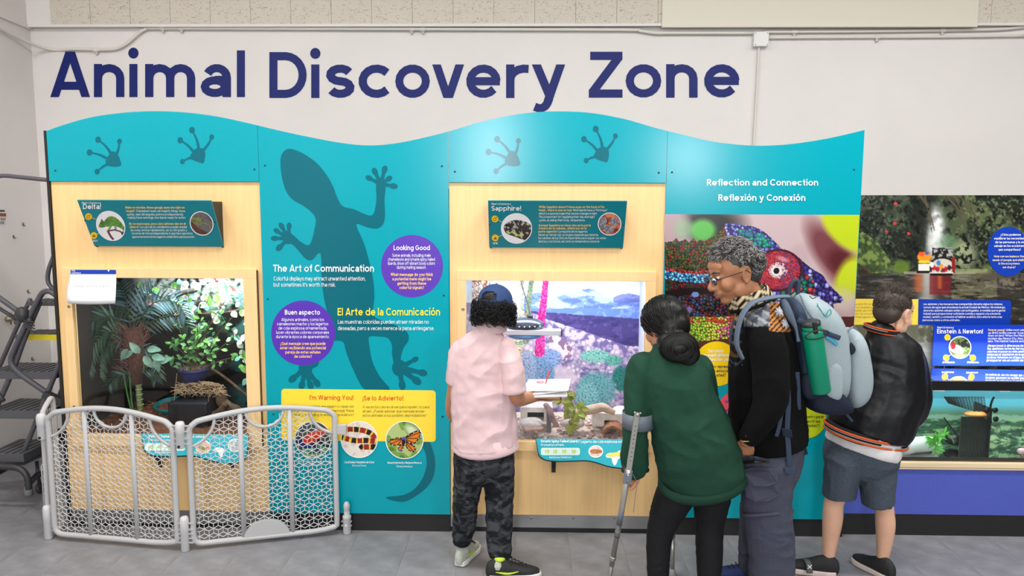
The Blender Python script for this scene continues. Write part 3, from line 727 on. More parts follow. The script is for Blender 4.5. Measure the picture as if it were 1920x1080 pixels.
write(pan1, BRTEXT, [T_(s, 663.5, y, 5.2, .13, align='r', width=w) for s, y, w in (('Sometimes colors are meant to repel, not', 764.5, 110), ('attract. Can you guess what message these', 772.3, 117), ('animals are sending to would-be predators?', 780, 117))]
    +[T_(s, 680, y, 5.2, .13, width=w) for s, y, w in (('A veces los colores sirven para repeler, no para', 765.5, 125), ('atraer. ¿Puede adivinar qué mensaje envían', 773.5, 116), ('estos animales a sus posibles depredadores?', 781.3, 120))])
write(pan1, WHITEP, [T_('Coral Snake / Serpiente de Coral', 673.5, 868.5, 3.9, .2, align='c', width=55), T_('Micrurus fulvius', 673.5, 874.5, 3.6, .12, align='c', width=26), T_('Monarch Butterfly / Mariposa Monarca', 758.5, 869.5, 3.9, .2, align='c', width=64), T_('Danaus plexippus', 758.5, 876, 3.6, .12, align='c', width=30), T_('Poison Dart Frog / Rana Dardo de Flecha', 587, 867, 3.9, .2, align='c', width=66), T_('Oophaga pumilio', 587, 873, 3.6, .12, align='c', width=28)])
def disc_print(name, cx, cy, r, paint, parent, plane=FRONT, step=.8, ry=None, off=.003, skx=0.0):
    ry = ry or r
    c = Cv(cx-r, cy-ry, cx+r, cy+ry, step); paint(c)
    m = np.hypot((c.X-cx)/r, (c.Y-cy)/ry) <= 1
    mp = (lambda x, y: (x+skx*(y-cy), y)) if skx else None
    o = c.mesh(name, PRINT, parent, plane, off, m, mp)
    F = Flat(plane, off+.0006); f = lambda x, y: (x+skx*(y-cy), y)
    F.quads([(f(cx+(r-.9)*math.cos(t), cy+(ry-.9)*math.sin(t)), f(cx+(r+.7)*math.cos(t), cy+(ry+.7)*math.sin(t))) for t in [2*PI*k/48 for k in range(49)]])
    F.out('white_ring', WHITEP, parent)
    return o
def frog(c):
    c.fill((70, 84, 84)); c.fill((120, 165, 120), c.Y > 838+6*fbm(c.X, c.Y, 20)); c.fill((100, 190, 140), c.seg([(560, 850), (620, 835)], 10), .6)
    c.fill((30, 40, 110), c.ell(570, 832, 15, 8, 20)); c.fill((25, 30, 90), c.seg([(560, 825), (552, 838), (568, 846)], 6)); c.fill((25, 30, 90), c.seg([(585, 832), (600, 846), (580, 848)], 5))
    c.fill((214, 60, 40), c.ell(587, 820, 22, 10, -22)); c.fill((225, 70, 45), c.ell(603, 810, 12, 7, -20)); c.fill((240, 110, 80), c.ell(585, 815, 10, 3, -25), .5); c.fill((20, 20, 25), c.ell(607, 808, 2.2))
    c.fill((30, 30, 60), c.seg([(596, 825), (612, 838), (618, 834)], 4))
disc_print('frog_photo', 587, 824, 34, frog, pan1)
def snake(c):
    c.fill((232, 222, 212)); c.fill((200, 180, 168), fbm(c.X, c.Y, 7) > .6, .5); d = c.Y*0
    for path, ph in (([(640, 806), (665, 805), (690, 810), (703, 822), (706, 838)], 0), ([(640, 820), (665, 826), (690, 826), (706, 829)], 5), ([(702, 838), (688, 838), (678, 838)], 2)):
        P = cr(path, 12); m = c.seg(P, 10); L = np.r_[0, np.cumsum(np.hypot(*np.diff(P, axis=0).T))]
        dd = np.full(c.X.shape, 1e9); s = np.zeros(c.X.shape)
        for p, l in zip(P, L):
            q = np.hypot(c.X-p[0], c.Y-p[1]); s = np.where(q < dd, l, s); dd = np.minimum(dd, q)
        b = (s+ph) % 24
        col = np.where((b < 9)[..., None], (30, 24, 26), np.where(((b < 12) | (b > 21))[..., None], (240, 190, 60), (150, 40, 36)))
        hl = (1+.5*(fbm(c.X, c.Y, 3)-.5))[..., None]
        c.C = np.where((m > .5)[..., None], col*hl, c.C)
    c.fill((25, 22, 22), c.ell(677, 838, 4, 4))
disc_print('snake_photo', 673.5, 824, 34, snake, pan1)
def butterfly(c):
    c.fill((120, 160, 70)); n = fbm(c.X, c.Y, 26, 3, 3); c.fill((190, 205, 140), n > .55, .8); c.fill((235, 235, 220), c.ell(775, 810, 18, 8, 40, .8), .8); c.fill((70, 110, 40), n < .38, .7)
    BK = (28, 20, 16); OR = (228, 128, 30)
    for wing, inn in (([(758, 822), (770, 812), (785, 806), (790, 810), (786, 822), (778, 832), (764, 832)], .78), ([(759, 827), (772, 832), (780, 840), (776, 848), (764, 843)], .74), ([(756, 822), (745, 820), (728, 826), (732, 833), (744, 836), (756, 832)], .76), ([(757, 829), (750, 834), (745, 843), (752, 845), (758, 838)], .74)):
        P = np.array(wing, float); c.fill(BK, c.poly(wing, 3)); q = P.mean(0); c.fill(OR, c.poly(((P-q)*inn+q*1.0).tolist(), 3))
        for p in P[2:-1:1]: c.fill(BK, c.seg([P[0], p], 1.3))
        for p in cr(P, 3, True)[::2]: c.fill((250, 240, 230), c.ell(*((p-q)*.9+q), .9))
    c.fill(BK, c.ell(757.5, 829, 2.2, 8, 12)); c.fill((90, 70, 180), c.ell(757, 822, 3, 3)); c.fill((90, 70, 180), c.ell(752, 845, 3, 2))
disc_print('butterfly_photo', 758.5, 825, 35, butterfly, pan1)

# chameleon poster panel
write(pan2, WHITEP, [T_('Reflection and Connection', 1325.5, 348, 12, .2, x1=1534), T_('Reflexión y Conexión', 1347, 376.5, 12, .2, x1=1510)])
def chameleon():
    c = Cv(1246.5, 401.5, 1611.5, 662, 1.15); X, Y = c.X, c.Y
    n = fbm(X, Y, 90, 3, 2); n2 = fbm(X, Y, 25, 4, 5)
    c.fill((196, 164, 170)); c.fill((216, 194, 196), np.clip((n-.4)*4, 0, 1), .7); c.fill((120, 60, 66), c.ell(1560, 475, 70, 26, 55, .7), .95); c.fill((90, 30, 35), c.ell(1585, 490, 32, 22, 30, .7), .9)
    c.fill((44, 42, 44), c.ell(1330, 420, 60, 30, 0, .8)); c.fill((190, 160, 166), c.ell(1262, 425, 28, 40, 0, .8)); c.fill((98, 190, 84), c.ell(1318, 431, 24, 20, 0, .5)); c.fill((150, 190, 150), c.ell(1282, 428, 18, 18, 0, .8), .7)
    c.fill((200, 220, 30), c.ell(1595, 425, 62, 36, 38, .3)); c.fill((205, 222, 40), c.ell(1600, 520, 26, 42, 20, .5)); c.fill((226, 214, 196), c.ell(1588, 560, 26, 22, 0, .8), .6)
    c.fill((92, 46, 44), c.Y > 592-.08*(X-1560)+5*n2, (X > 1520)*1.0)
    # body with spiny back
    back = [(1240, 455), (1262, 452), (1268, 446), (1274, 453), (1286, 448), (1292, 455), (1300, 446), (1306, 453), (1314, 449), (1322, 452), (1345, 438), (1362, 421), (1372, 423), (1372, 470), (1420, 560), (1420, 650), (1240, 650)]
    d1, e, r = voro(X, Y, 5.2, 4); D1, E, Rr = voro(X, Y, 9, 9)
    body = c.poly(back)
    base = np.where((Y < 500)[..., None], (72, 74, 40), (52, 34, 34))
    pal = np.array([(58, 92, 50), (140, 72, 30), (40, 70, 60), (96, 110, 50), (150, 50, 40)])
    sc = pal[(r*5).astype(int).clip(0, 4)]*(1.35-1.1*d1)[..., None]; sc = np.where((e < .12)[..., None], (22, 18, 20), sc)
    c.C = np.where(body[..., None], sc*.8+base*.2, c.C)
    st = lambda yc, h: (np.abs(Y-yc) < h) & body
    def band(yf, h, pal, e_=.12, sz=None):
        dd, ee, rr = voro(X, Y, sz or 5, 21, 1.0); p = np.array(pal)[(rr*len(pal)).astype(int).clip(0, len(pal)-1)]*(1.5-1.3*dd)[..., None]
        m = (np.abs(Y-yf) < h) & (X < 1430) & body; c.C = np.where(m[..., None], np.where((ee < e_)[..., None], (25, 20, 25), p), c.C)
    cu = 510-.00
    band(505+.0*X+8*np.sin((X-1240)/40), 5, [(200, 60, 60), (150, 40, 50)], sz=5)
    band(512+10*np.sin((X-1235)/50)*(1)-.0*X, 8, [(60, 140, 200), (90, 190, 230), (40, 90, 160), (150, 210, 240)], sz=4.6)
    band(532+6*np.sin((X-1250)/45), 8, [(120, 30, 36), (80, 24, 30), (40, 60, 40)])
    c.fill((24, 14, 16), c.ell(1290, 548, 60, 8, -3, .4), .9)
    c.fill((60, 36, 40), c.ell(1330, 572, 60, 22, 0, .5), .8)
    dd, ee, rr = voro(X, Y, 6, 33); m = c.ell(1312, 575, 62, 22, 0, .3) > .3
    p = np.array([(70, 40, 60), (100, 60, 110), (50, 70, 70), (120, 50, 40), (60, 90, 130)])[(rr*5).astype(int).clip(0, 4)]*(1.4-1.3*dd)[..., None]; c.C = np.where(m[..., None], np.where((ee < .15)[..., None], (20, 14, 20), p), c.C)
    c.fill((120, 150, 210), c.ell(1305, 552, 7, 5)); c.fill((130, 110, 170), c.ell(1293, 580, 6, 5))
    # lower jaw: green, yellow, pink scales
    jaw = c.poly([(1240, 600), (1300, 594), (1400, 592), (1440, 596), (1440, 625), (1390, 632), (1300, 642), (1240, 644)])
    dd, ee, rr = voro(X, Y, 5.2, 41, 1.0); xx = (X-1290)/110+.3*(rr-.5)
    pj = np.where((xx < .35)[..., None], (150, 190, 60), np.where((xx < .62)[..., None], (205, 205, 80), (225, 120, 150)))*(1.45-1.15*dd)[..., None]
    pj = np.where(((Y < 606) & (rr > .55))[..., None], (220, 90, 60), pj); c.C = np.where(jaw[..., None], np.where((ee < .14)[..., None], (60, 50, 30), pj), c.C)
    c.fill((96, 56, 50), (Y > 640-.05*(X-1290)+2*n2) & (X < 1440)); c.fill((60, 30, 30), (Y > 650) & (X < 1440), .6)
    # casque crest
    crest = c.poly([(1360, 421), (1372, 419), (1390, 421), (1412, 424), (1432, 433), (1452, 450), (1466, 465), (1470, 480), (1440, 480), (1410, 475), (1385, 462), (1366, 446)], 3)
    face = c.poly([(1400, 470), (1430, 466), (1460, 464), (1490, 474), (1510, 490), (1530, 505), (1548, 515), (1558, 530), (1574, 545), (1588, 558), (1586, 566), (1570, 569), (1572, 580), (1552, 574), (1530, 570), (1508, 568), (1480, 566), (1440, 560), (1415, 540)], 3)
    dd, ee, rr = voro(X, Y, 8.4, 55); dz, ez, rz = voro(X, Y, 5.5, 56)
    pb = np.array([(70, 66, 150), (52, 44, 120), (110, 110, 190), (150, 150, 215), (60, 40, 110)])
    q = pb[(rz*5).astype(int).clip(0, 4)]*(1.6-1.4*dz)[..., None]; c.C = np.where(crest[..., None], np.where((ez < .14)[..., None], (30, 26, 70), q), c.C)
    inn = c.ell(1417, 446, 36, 12, 22, .2); pg = np.array([(30, 120, 110), (40, 150, 120), (70, 90, 150)])[(rz*3).astype(int).clip(0, 2)]*(1.5-1.2*dz)[..., None]; c.C = c.C*(1-inn[..., None])+pg*inn[..., None]
    q = pb[(rr*5).astype(int).clip(0, 4)]*(1.55-1.35*dd)[..., None]
    gr = np.array([(30, 110, 80), (150, 50, 50), (40, 90, 100), (180, 60, 60)])[(rr*4).astype(int).clip(0, 3)]*(1.5-1.3*dd)[..., None]
    q = np.where((np.hypot(X-1500, (Y-540)*1.1) < 34)[..., None], gr, q); c.C = np.where(face[..., None], np.where((ee < .13)[..., None], (28, 20, 50), q), c.C)
    ye = c.poly([(1412, 470), (1424, 468), (1434, 500), (1432, 545), (1416, 540), (1414, 505)], 3)
    yy = np.array([(240, 200, 50), (235, 120, 70), (170, 200, 70), (245, 170, 60)])[(rr*4).astype(int).clip(0, 3)]*(1.4-.9*dd)[..., None]; c.C = np.where(ye[..., None], np.where((ee < .1)[..., None], (60, 60, 40), yy), c.C)
    # eye turret
    R = np.hypot((X-1462)/42, (Y-506)/36); c.fill((70, 20, 40), (R < 1.12)); 
    rg = fbm(X, Y, 4, 3, 8); dd, ee, rr = voro(X, Y, 3.1, 71)
    col = np.where((R < .42)[..., None], (225, 190, 190), np.where((R < .8)[..., None], (205, 60, 66), (190, 50, 62)))
    col = col*(.75+.6*rg)[..., None]; col = np.where(((ee < .16) & (R > .3))[..., None], (84, 24, 60), col); col = np.where(((rr > .72) & (X > 1462))[..., None], (110, 60, 110), col)
    c.C = np.where((R < 1)[..., None], col, c.C); c.fill((250, 235, 235), c.ell(1459, 508, 11, 9, 0, .5)); c.fill((20, 12, 16), c.ell(1459, 507, 5.6, 6)); c.fill((255, 230, 225), c.ell(1470, 485, 12, 4, 20, .9), .5)
    c.C *= .92; c.mesh('chameleon_photo', PRINTG, pan2, FRONT, .0008, None, lambda x, y: (x-(x-1246)*.0000-(y-402)*(.052*(x-1246)/365), y+(x-1246)*.004))
chameleon()
def disc2(name, cx, cy, r, col, off): d = Flat(FRONT, off); d.disc(cx, cy, r, n=60); return d.out(name, mat(name, col, .4), pan2)
disc2('yellow_disc', 1344, 682, 42, (252, 210, 0), .0014)
disc2('coral_disc', 1384, 775, 42, (240, 88, 96), .0018)
disc2('lime_disc', 1512, 785, 37, (198, 214, 10), .0018)
write(pan2, WHITEP, [T_(s, 1343, y, 6.2, .24, align='c', width=w) for s, y, w in (('Do colors', 661, 28), ('represent different', 669, 60), ('emotions for you?', 677, 56))])
write(pan2, mat('dark_ink', (70, 62, 70), .5), [T_(s, 1343, y, 6, .18, align='c', width=w) for s, y, w in (('¿Los colores representan', 690, 72), ('diferentes emociones', 698, 66), ('para usted?', 706, 36))])
write(pan2, PURPLE, [T_(s, 1384, y, 5.6, .2, align='c', width=w) for s, y, w in (('What do you like', 756, 50), ('about your', 763.5, 34), ('unique appearance', 771.5, 58), ('or your clothes', 779.5, 50))])
write(pan2, mat('olive_ink', (90, 96, 20), .5), [T_(s, 1512, y, 5.6, .2, align='c', width=w) for s, y, w in (('¿Le ayudan a convertir o guardar', 784, 66), ('con nuestras', 792.5, 52), ('vidas cuidadas??', 800.5, 50))])

# ---- slanted name signs
def slant_sign(TL, TR, BR, BL, lab, dtop=.155, dbot=.012):
    a, b_, c_, d_ = at(*TL, -dtop), at(*TR, -dtop), at(*BR, -dbot-.005), at(*BL, -dbot-.005)
    xl = (a[0]+d_[0])/2; xr = (b_[0]+c_[0])/2; zt = (a[2]+b_[2])/2; zb_ = (c_[2]+d_[2])/2
    root = empty('name_sign', ((xl+xr)/2, 0, zb_)); tag(root, lab, 'sign')
    n = np.array([0, -(zt-zb_), -(dtop-dbot-.005)]); n /= np.linalg.norm(n)
    pl = Plane((xl, -dtop, zt), n)
    f = np.array([(xl, -dtop, zt), (xr, -dtop, zt), (xr, -dbot-.005, zb_), (xl, -dbot-.005, zb_)])
    bevel(MB().hexa(np.vstack([f, f-n*.008]) if False else np.vstack([f[::-1], (f-n*.008)[::-1]])).out('sign_face', TEAL_SIGN, root), .001)
    for xx in (xl+.004, xr-.012):
        MB().prism([(xx, -dtop+.008, zt-.004), (xx, -.0005, zt-.004), (xx, -.0005, zb_-.006), (xx, -dbot, zb_-.004)], (.008, 0, 0)).out('end_bracket', BLACK, root)
    MB().box(xl+.012, xr-.012, -dtop+.012, -.0005, zt-.012, zt-.004).out('top_shelf', BLACK, root)
    return root, pl
s1, pl1 = slant_sign((146.5, 375), (399, 377), (416, 463), (175, 461), 'deep teal slanted name sign for the chameleon reading Delta')
s2, pl2 = slant_sign((915.5, 376.5), (1175, 377.5), (1169, 465), (917, 464), 'deep teal slanted name sign for the lizard reading Sapphire')
sk = lambda k, y0: dict(skew=0)
def slines(root, pl, colm, L, k=0.0, y0=375):
    for s, x, y, size, w, x1 in L:
        F = Flat(pl, .002); text(F, s, x, y, size, w, x1=x1); F.out('printed_text', colm, root)
slines(s1, pl1, WHITEP, [('Meet / ¡Conozca a', 153.5, 382, 3.6, .2, 189), ('Delta!', 155.5, 392, 9.6, .19, 189),
    ('Chameleons\' eyes can magnify things, focus', 255, 397.5, 4.1, .14, 347), ('quickly, view 360 degrees, and move independently,', 238, 404, 4.1, .14, 344), ('making these seemingly slow lizards ready for action.', 239.5, 410, 4.1, .14, 348),
    ('Los ojos de los camaleones pueden ampliar', 262.5, 427.5, 4.1, .14, 351), ('las cosas, enfocar rápidamente, ver en 360 grados y', 245, 433.5, 4.1, .14, 351), ('moverse de forma independiente, lo que hace que estos', 247, 439.5, 4.1, .14, 361), ('aparentemente lentos lagartos están listos para la acción.', 248, 446, 4.1, .14, 365), ('2023', 174, 453, 3.4, .2, 183)])
slines(s1, pl1, OTEXT, [('Make no mistake, those googly eyes are right on', 235, 391, 4.2, .22, 346), ('target!', 236.5, 397.5, 4.2, .22, 252), ('No se equivoque, ¡esos ojos saltones dan en el', 242, 421.5, 4.2, .22, 348), ('blanco!', 243.5, 427.5, 4.2, .22, 260)])
slines(s2, pl2, WHITEP, [('Meet / ¡Conozca a', 921.5, 384, 3.6, .2, 957.5), ('Sapphire!', 921.5, 395, 9, .19, 977),
    ('Most lizards have a "third eye,"', 1075, 396, 4.1, .14, 1139), ('which is a special organ that senses changes in light.', 1010.5, 402.3, 4.1, .14, 1120), ('This is important for regulating their day and night', 1010.5, 408.5, 4.1, .14, 1115), ('cycles, as well as their body  temperature.', 1010.5, 414.8, 4.1, .14, 1097),
    ('La mayoría de los lagartos', 1047, 436, 4.1, .14, 1101.5), ("tienen un 'tercer ojo', un órgano especial que detecta", 1009.5, 442.3, 4.1, .14, 1121.5), ('los cambios de luz. Esto es importante para regular sus ciclos', 1009.5, 448.3, 4.1, .14, 1136), ('diurnos y nocturnos, así como su temperatura corporal.', 1009.5, 454.5, 4.1, .14, 1124), ('2018', 924, 458, 3.6, .2, 933)])
slines(s2, pl2, OTEXT, [("While Sapphire doesn't have eyes on the back of his", 1010.5, 390, 4.2, .22, 1133.5), ('head... there is one on top!', 1010.5, 396, 4.2, .22, 1072.5), ('Aunque Sapphire no tiene ojos en la parte', 1010, 424.5, 4.2, .22, 1108), ('trasera de su cabeza... ¡tiene uno en la', 1010, 430, 4.2, .22, 1099.5), ('parte superior!', 1009.5, 436, 4.2, .22, 1045)])
def icons(root, pl, L, joins):
    F = Flat(pl, .0014)
    for x, y in L: F.disc(x, y, 6.3, 6.3)
    for a, b2 in joins: F.line([a, b2], .9)
    F.out('yellow_icon', mat('icon_yellow', (253, 200, 0), .4) if 'icon_yellow' not in bpy.data.materials else bpy.data.materials['icon_yellow'], root)
    F = Flat(pl, .0024)
    (x, y), (u, v) = L[:2]
    F.ring(x-.8, y+.8, 2.2, 3.1); F.line([(x+1.3, y-1.4), (x+3.4, y-3.5)], .8); F.line([(x+1.6, y-3.5), (x+3.5, y-3.5), (x+3.5, y-1.7)], .8)
    F.poly([(u-2.6, v+3), (u+2.6, v+3), (u+2.6, v), (u-2.6, v)]); F.poly([(u-.5, v), (u+.5, v), (u+.5, v-2.6), (u-.5, v-2.6)])
    F.out('icon_mark', mat('icon_ink', (120, 90, 10), .5), root)
icons(s1, pl1, [(166, 406), (176, 441.5)], [((172, 408), (180, 411)), ((182, 439), (187, 436.5))])
icons(s2, pl2, [(928, 410.5), (928.5, 446)], [((934, 413), (943, 417)), ((934, 444), (943, 440.5))])
def cham(c):
    c.fill((240, 238, 240)); X = c.X; n = fbm(c.X, c.Y, 5, 3, 4)[..., None]
    g = np.array((96, 142, 60))*(.75+.5*n)
    c.C = np.where((c.poly([(196, 416), (205, 407), (215, 406), (223, 411), (230, 420), (235, 432), (233, 436), (226, 428), (214, 424), (204, 425), (197, 424)], 3))[..., None], g, c.C)
    c.C = np.where((c.poly([(185, 424), (190, 415), (192, 411), (195, 414), (199, 422), (196, 426), (188, 427)], 3))[..., None], g*.9, c.C)
    c.fill((120, 150, 110), c.seg([(208, 424), (202, 432)], 3.4)); c.fill((120, 150, 110), c.seg([(216, 424), (216, 431)], 3.4)); c.fill((60, 40, 30), c.ell(190, 419, 1.3))
    c.fill((110, 50, 56), c.seg([(201, 434), (205, 444), (208, 448)], 4)); c.fill((96, 60, 60), c.seg([(201, 433), (214, 431), (224, 434), (230, 440)], 2.6)); c.fill((70, 60, 56), c.ell(229, 438, 4, 4))
disc_print('chameleon_portrait', 207.5, 423.5, 26.5, cham, s1, pl1, .7, 27.5, .002, .15)
def cham2(c):
    c.fill((112, 108, 104)); c.fill((130, 140, 84), c.poly([(357, 408), (372, 407), (380, 414), (376, 421), (366, 420), (357, 416)], 3)); c.fill((90, 110, 50), c.seg([(358, 411), (374, 416)], 1.4)); c.fill((104, 62, 58), c.seg([(355, 418), (370, 432), (388, 442)], 9)); c.fill((70, 40, 40), fbm(c.X, c.Y, 4) > .58, .3); c.fill((180, 170, 160), c.seg([(380, 417), (392, 422), (394, 434)], .8))
disc_print('lizard_portrait', 378, 419, 21.5, cham2, s1, pl1, .8, 22, .002, .1)
def liz(c):
    c.fill((240, 240, 244)); n = fbm(c.X, c.Y, 5, 4, 7)
    m = c.poly([(944, 427), (950, 418), (962, 413), (976, 413), (990, 418), (998, 424), (998, 440), (990, 450), (982, 450), (966, 444), (950, 438)], 3)
    c.fill((58, 46, 46), m); c.C = np.where((m & (n > .55))[..., None], (176, 180, 166), c.C); c.C = np.where((m & (n > .56) & (c.Y > 432) & (c.X < 982))[..., None], (190, 204, 130), c.C); c.fill((70, 60, 60), m & (n < .34)); c.fill((20, 16, 18), c.ell(950, 423, 1.6))
disc_print('lizard_portrait', 968.5, 428.3, 28.5, liz, s2, pl2, .7, 28, .002)
def toes(c):
    c.fill((178, 96, 70)); n = fbm(c.X, c.Y, 8, 3, 2); c.fill((230, 150, 116), n > .55, .8); c.fill((110, 40, 30), n < .38, .7)
    d, e, r = voro(c.X, c.Y, 2.6, 3)
    for p in ((1152, 416, 8, 8), (1131, 414, 7, 7), (1141, 430, 9, 7), (1129, 424, 7, 6)):
        m = c.ell(*p); g = (150+70*(r-.5))*(1.2-.7*d); c.C = np.where((m > .5)[..., None], np.stack([g, g, g*1.08], -1), c.C)
disc_print('scale_closeup', 1143, 420, 21.5, toes, s2, pl2, .7, 21, .002)
for x, y in ((159.5, 414), (402.5, 416.5)): screw_at(x, y, s1, pl1, .004)
for x, y in ((918, 421), (1168.5, 422)): screw_at(x, y, s2, pl2, .004)

# ---- curved species labels on sloping brackets
CYAN = mat('cyan_label', (0, 172, 192), .35)
def species_label(dx, dy, right, lab, lines, extra):
    """outline laid out for the lizard label; dx, dy shift it"""
    top = at(1006+dx, 823+dy, -.024); z0 = top[2]; n = np.array([0, -.80, .6]); n /= np.linalg.norm(n)
    pl = Plane((0, -.05, z0), n)
    out = cr([(1010, 851), (1016, 858), (1028, 862.5), (1050, 864), (1075, 863.5), (1100, 863), (1120, 867), (1140, 873.5), (1165, 877), (1185, 875), (1200, 866), (right, 845)], 4)
    pts = [(1005, 822.5)]+[tuple(p) for p in out]+[(right+1, 824)]
    root = empty('species_label', (pl(1100+dx, 845+dy))); tag(root, lab, 'label stand')
    P = [pl(x+dx, y+dy) for x, y in pts]; MB().prism(P[::-1], -n*.004).out('label_face', CYAN, root)
    P = [pl(x+dx+(x-1100)*.012, y+dy+(1.8 if y > 830 else 0), -.0045) for x, y in pts]; MB().prism(P[::-1], -n*.006).out('label_backing', BLACK, root)
    for bx in ((1038,) if right > 1200 and dx == 0 else (1038,))+(1175,):
        c = at(bx+dx, 866+dy, -.03)
        MB().box(c[0]-.012, c[0]+.012, -.033, -.0205, c[2]-.062, z0-.03).prism([(c[0]-.012, -.03, c[2]-.04), (c[0]-.012, -.03, z0-.05), (c[0]-.012, -.09, z0-.075)], (.024, 0, 0)).out('bracket', BLACK, root)
    return root, pl
l2, lp2 = species_label(0, 0, 1214, 'cyan curved label reading Ornate Spiny-Tailed Lizard under the desert window', None, None)
write(l2, WHITEP, [T_('Ornate Spiny-Tailed Lizard /', 1014, 829.5, 5, .24, x1=1086), T_('Lagarto de cola espinosa ornamentada', 1089, 830.5, 5, .17, x1=1195), T_('Uromastyx ornata', 1014, 836, 4, .18, x1=1057), T_('herbivore / herbívoro', 1030, 859, 3.4, .2, x1=1072)], plane=lp2)
F = Flat(lp2, .0012); F.rrect(1014, 839.5, 1087.5, 853.5, 4); F.out('icon_strip', mat('pale_strip', (214, 240, 232), .4), l2)
F = Flat(lp2, .0024)
for x in (1026, 1041, 1058, 1076):
    for k in range(5): t = k*1.3; F.disc(x+3*math.cos(t), 846.5+2.5*math.sin(t), 1.9, 1.2, t, 8)
F.out('food_icon', mat('food_icon_green', (190, 210, 80), .4), l2)
def lizhead(c): c.fill((236, 214, 200)); c.fill((176, 110, 74), c.poly([(1106, 846), (1112, 842), (1128, 844), (1128, 849), (1112, 851)], 2)); c.fill((200, 150, 110), fbm(c.X, c.Y, 4) > .6, .5)
disc_print('lizard_photo', 1117, 846.5, 13, lizhead, l2, lp2, .7, 11, .002)
def africa(F, x, y, k=1): F.poly(cr([(x-14*k, y-5*k), (x-6*k, y-9*k), (x+4*k, y-8*k), (x+10*k, y-5*k), (x+14*k, y), (x+9*k, y+3*k), (x+6*k, y+11*k), (x+2*k, y+15*k), (x-2*k, y+8*k), (x-4*k, y+1*k), (x-12*k, y+0*k)], 3, True))
F = Flat(lp2, .0012); africa(F, 1150, 858); F.poly(cr([(1158, 846), (1175, 843), (1200, 846), (1195, 856), (1180, 858), (1165, 852)], 3, True)); F.out('range_map', WHITEP, l2)
F = Flat(lp2, .0028); F.poly(cr([(1137, 853), (1150, 848.5), (1168, 848), (1170, 852), (1160, 855), (1145, 856)], 3, True)); F.out('range_area', mat('map_yellow', (235, 225, 90), .4), l2)
l1, lp1 = species_label(-740, -9, 1204, 'cyan curved label reading Veiled Chameleon behind the baby gate', None, None)
write(l1, WHITEP, [T_('Veiled Chameleon /', 279, 820.5, 5, .24, x1=333), T_('Camaleón velado', 336, 821, 5, .2, x1=386), T_('Chamaeleo calyptratus', 279, 827, 4, .18, x1=325), T_('omnivore / omnívoro', 290, 850, 3.4, .2, x1=332)], plane=lp1)
F = Flat(lp1, .0012); F.rrect(272, 831, 347, 845, 4); F.out('icon_strip', bpy.data.materials['pale_strip'], l1)
F = Flat(lp1, .0024)
for x in (284, 300, 318, 336):
    for k in range(5): t = k*1.3; F.disc(x+3*math.cos(t), 838+2.5*math.sin(t), 1.9, 1.2, t, 8)
F.out('food_icon', bpy.data.materials['food_icon_green'], l1)
disc_print('chameleon_photo', 381, 838, 14, lambda c: (c.fill((226, 190, 170)), c.fill((120, 150, 70), c.ell(380, 840, 8, 4, 20)), c.fill((190, 90, 70), fbm(c.X, c.Y, 4) > .62, .6)), l1, lp1, .8, 12, .002)
disc_print('habitat_photo', 441, 835, 13, lambda c: (c.fill((206, 212, 214)), c.fill((120, 140, 150), fbm(c.X, c.Y, 5) > .55, .7)), l1, lp1, .8, 12, .002)
F = Flat(lp1, .0012); africa(F, 412, 846, .8); F.out('range_map', WHITEP, l1)

# paper notice taped at the window corner, its lower edge curling off
def notice():
    root = empty('paper_notice', at(172, 565, -.03)); tag(root, 'curling white paper notice asking for space, taped over the window corner', 'paper')
    xs = [131, 218]; rows = [(506, -.0215, 131, 218), (515, -.0225, 131, 218), (527, -.03, 129.5, 218), (540, -.045, 126.5, 217.5), (552, -.06, 125, 217), (562, -.066, 125, 216.5), (569, -.058, 128, 216)]
    v = []
    for py, Y, a, b_ in rows:
        for k in range(9): v.append(at(a+(b_-a)*k/8, py+(1.5*math.sin(k/8*PI) if py > 560 else 0)+.01*k, Y))
    f = [(r*9+k, r*9+k+1, (r+1)*9+k+1, (r+1)*9+k) for r in range(6) for k in range(8)]
    o = make('sheet', v, f, mat('paper_white', (246, 246, 250), .7), root, True); s = o.modifiers.new('thick', 'SOLIDIFY'); s.thickness = .0006
    pl = vplane(-.024)
    F = Flat(pl, .001); F.poly([(132, 505.8), (217.5, 506), (217.5, 514), (132, 513.6)]); F.out('blue_header', BLUEP, root)
    F = Flat(pl, .002); text(F, 'The', 134, 509, 3, .2, x1=141); F.out('header_text', WHITEP, root); F = Flat(pl, .002); text(F, 'Lawrence', 134, 513, 3, .2, x1=151.5); F.out('header_text', WHITEP, root); F = Flat(pl, .002); F.disc(203.5, 507.5, 1.6); F.out('header_dot', WHITEP, root)
    F = Flat(vplane(-.07), .001); text(F, 'Please give me space!', 139, 538.5, 4.4, .14, x1=203.5, slope=.0, skew=0); text(F, 'Thank you for your care', 153, 544.5, 2.6, .12, x1=186); F.out('notice_text', mat('grey_ink', (150, 150, 160), .6), root)
notice()
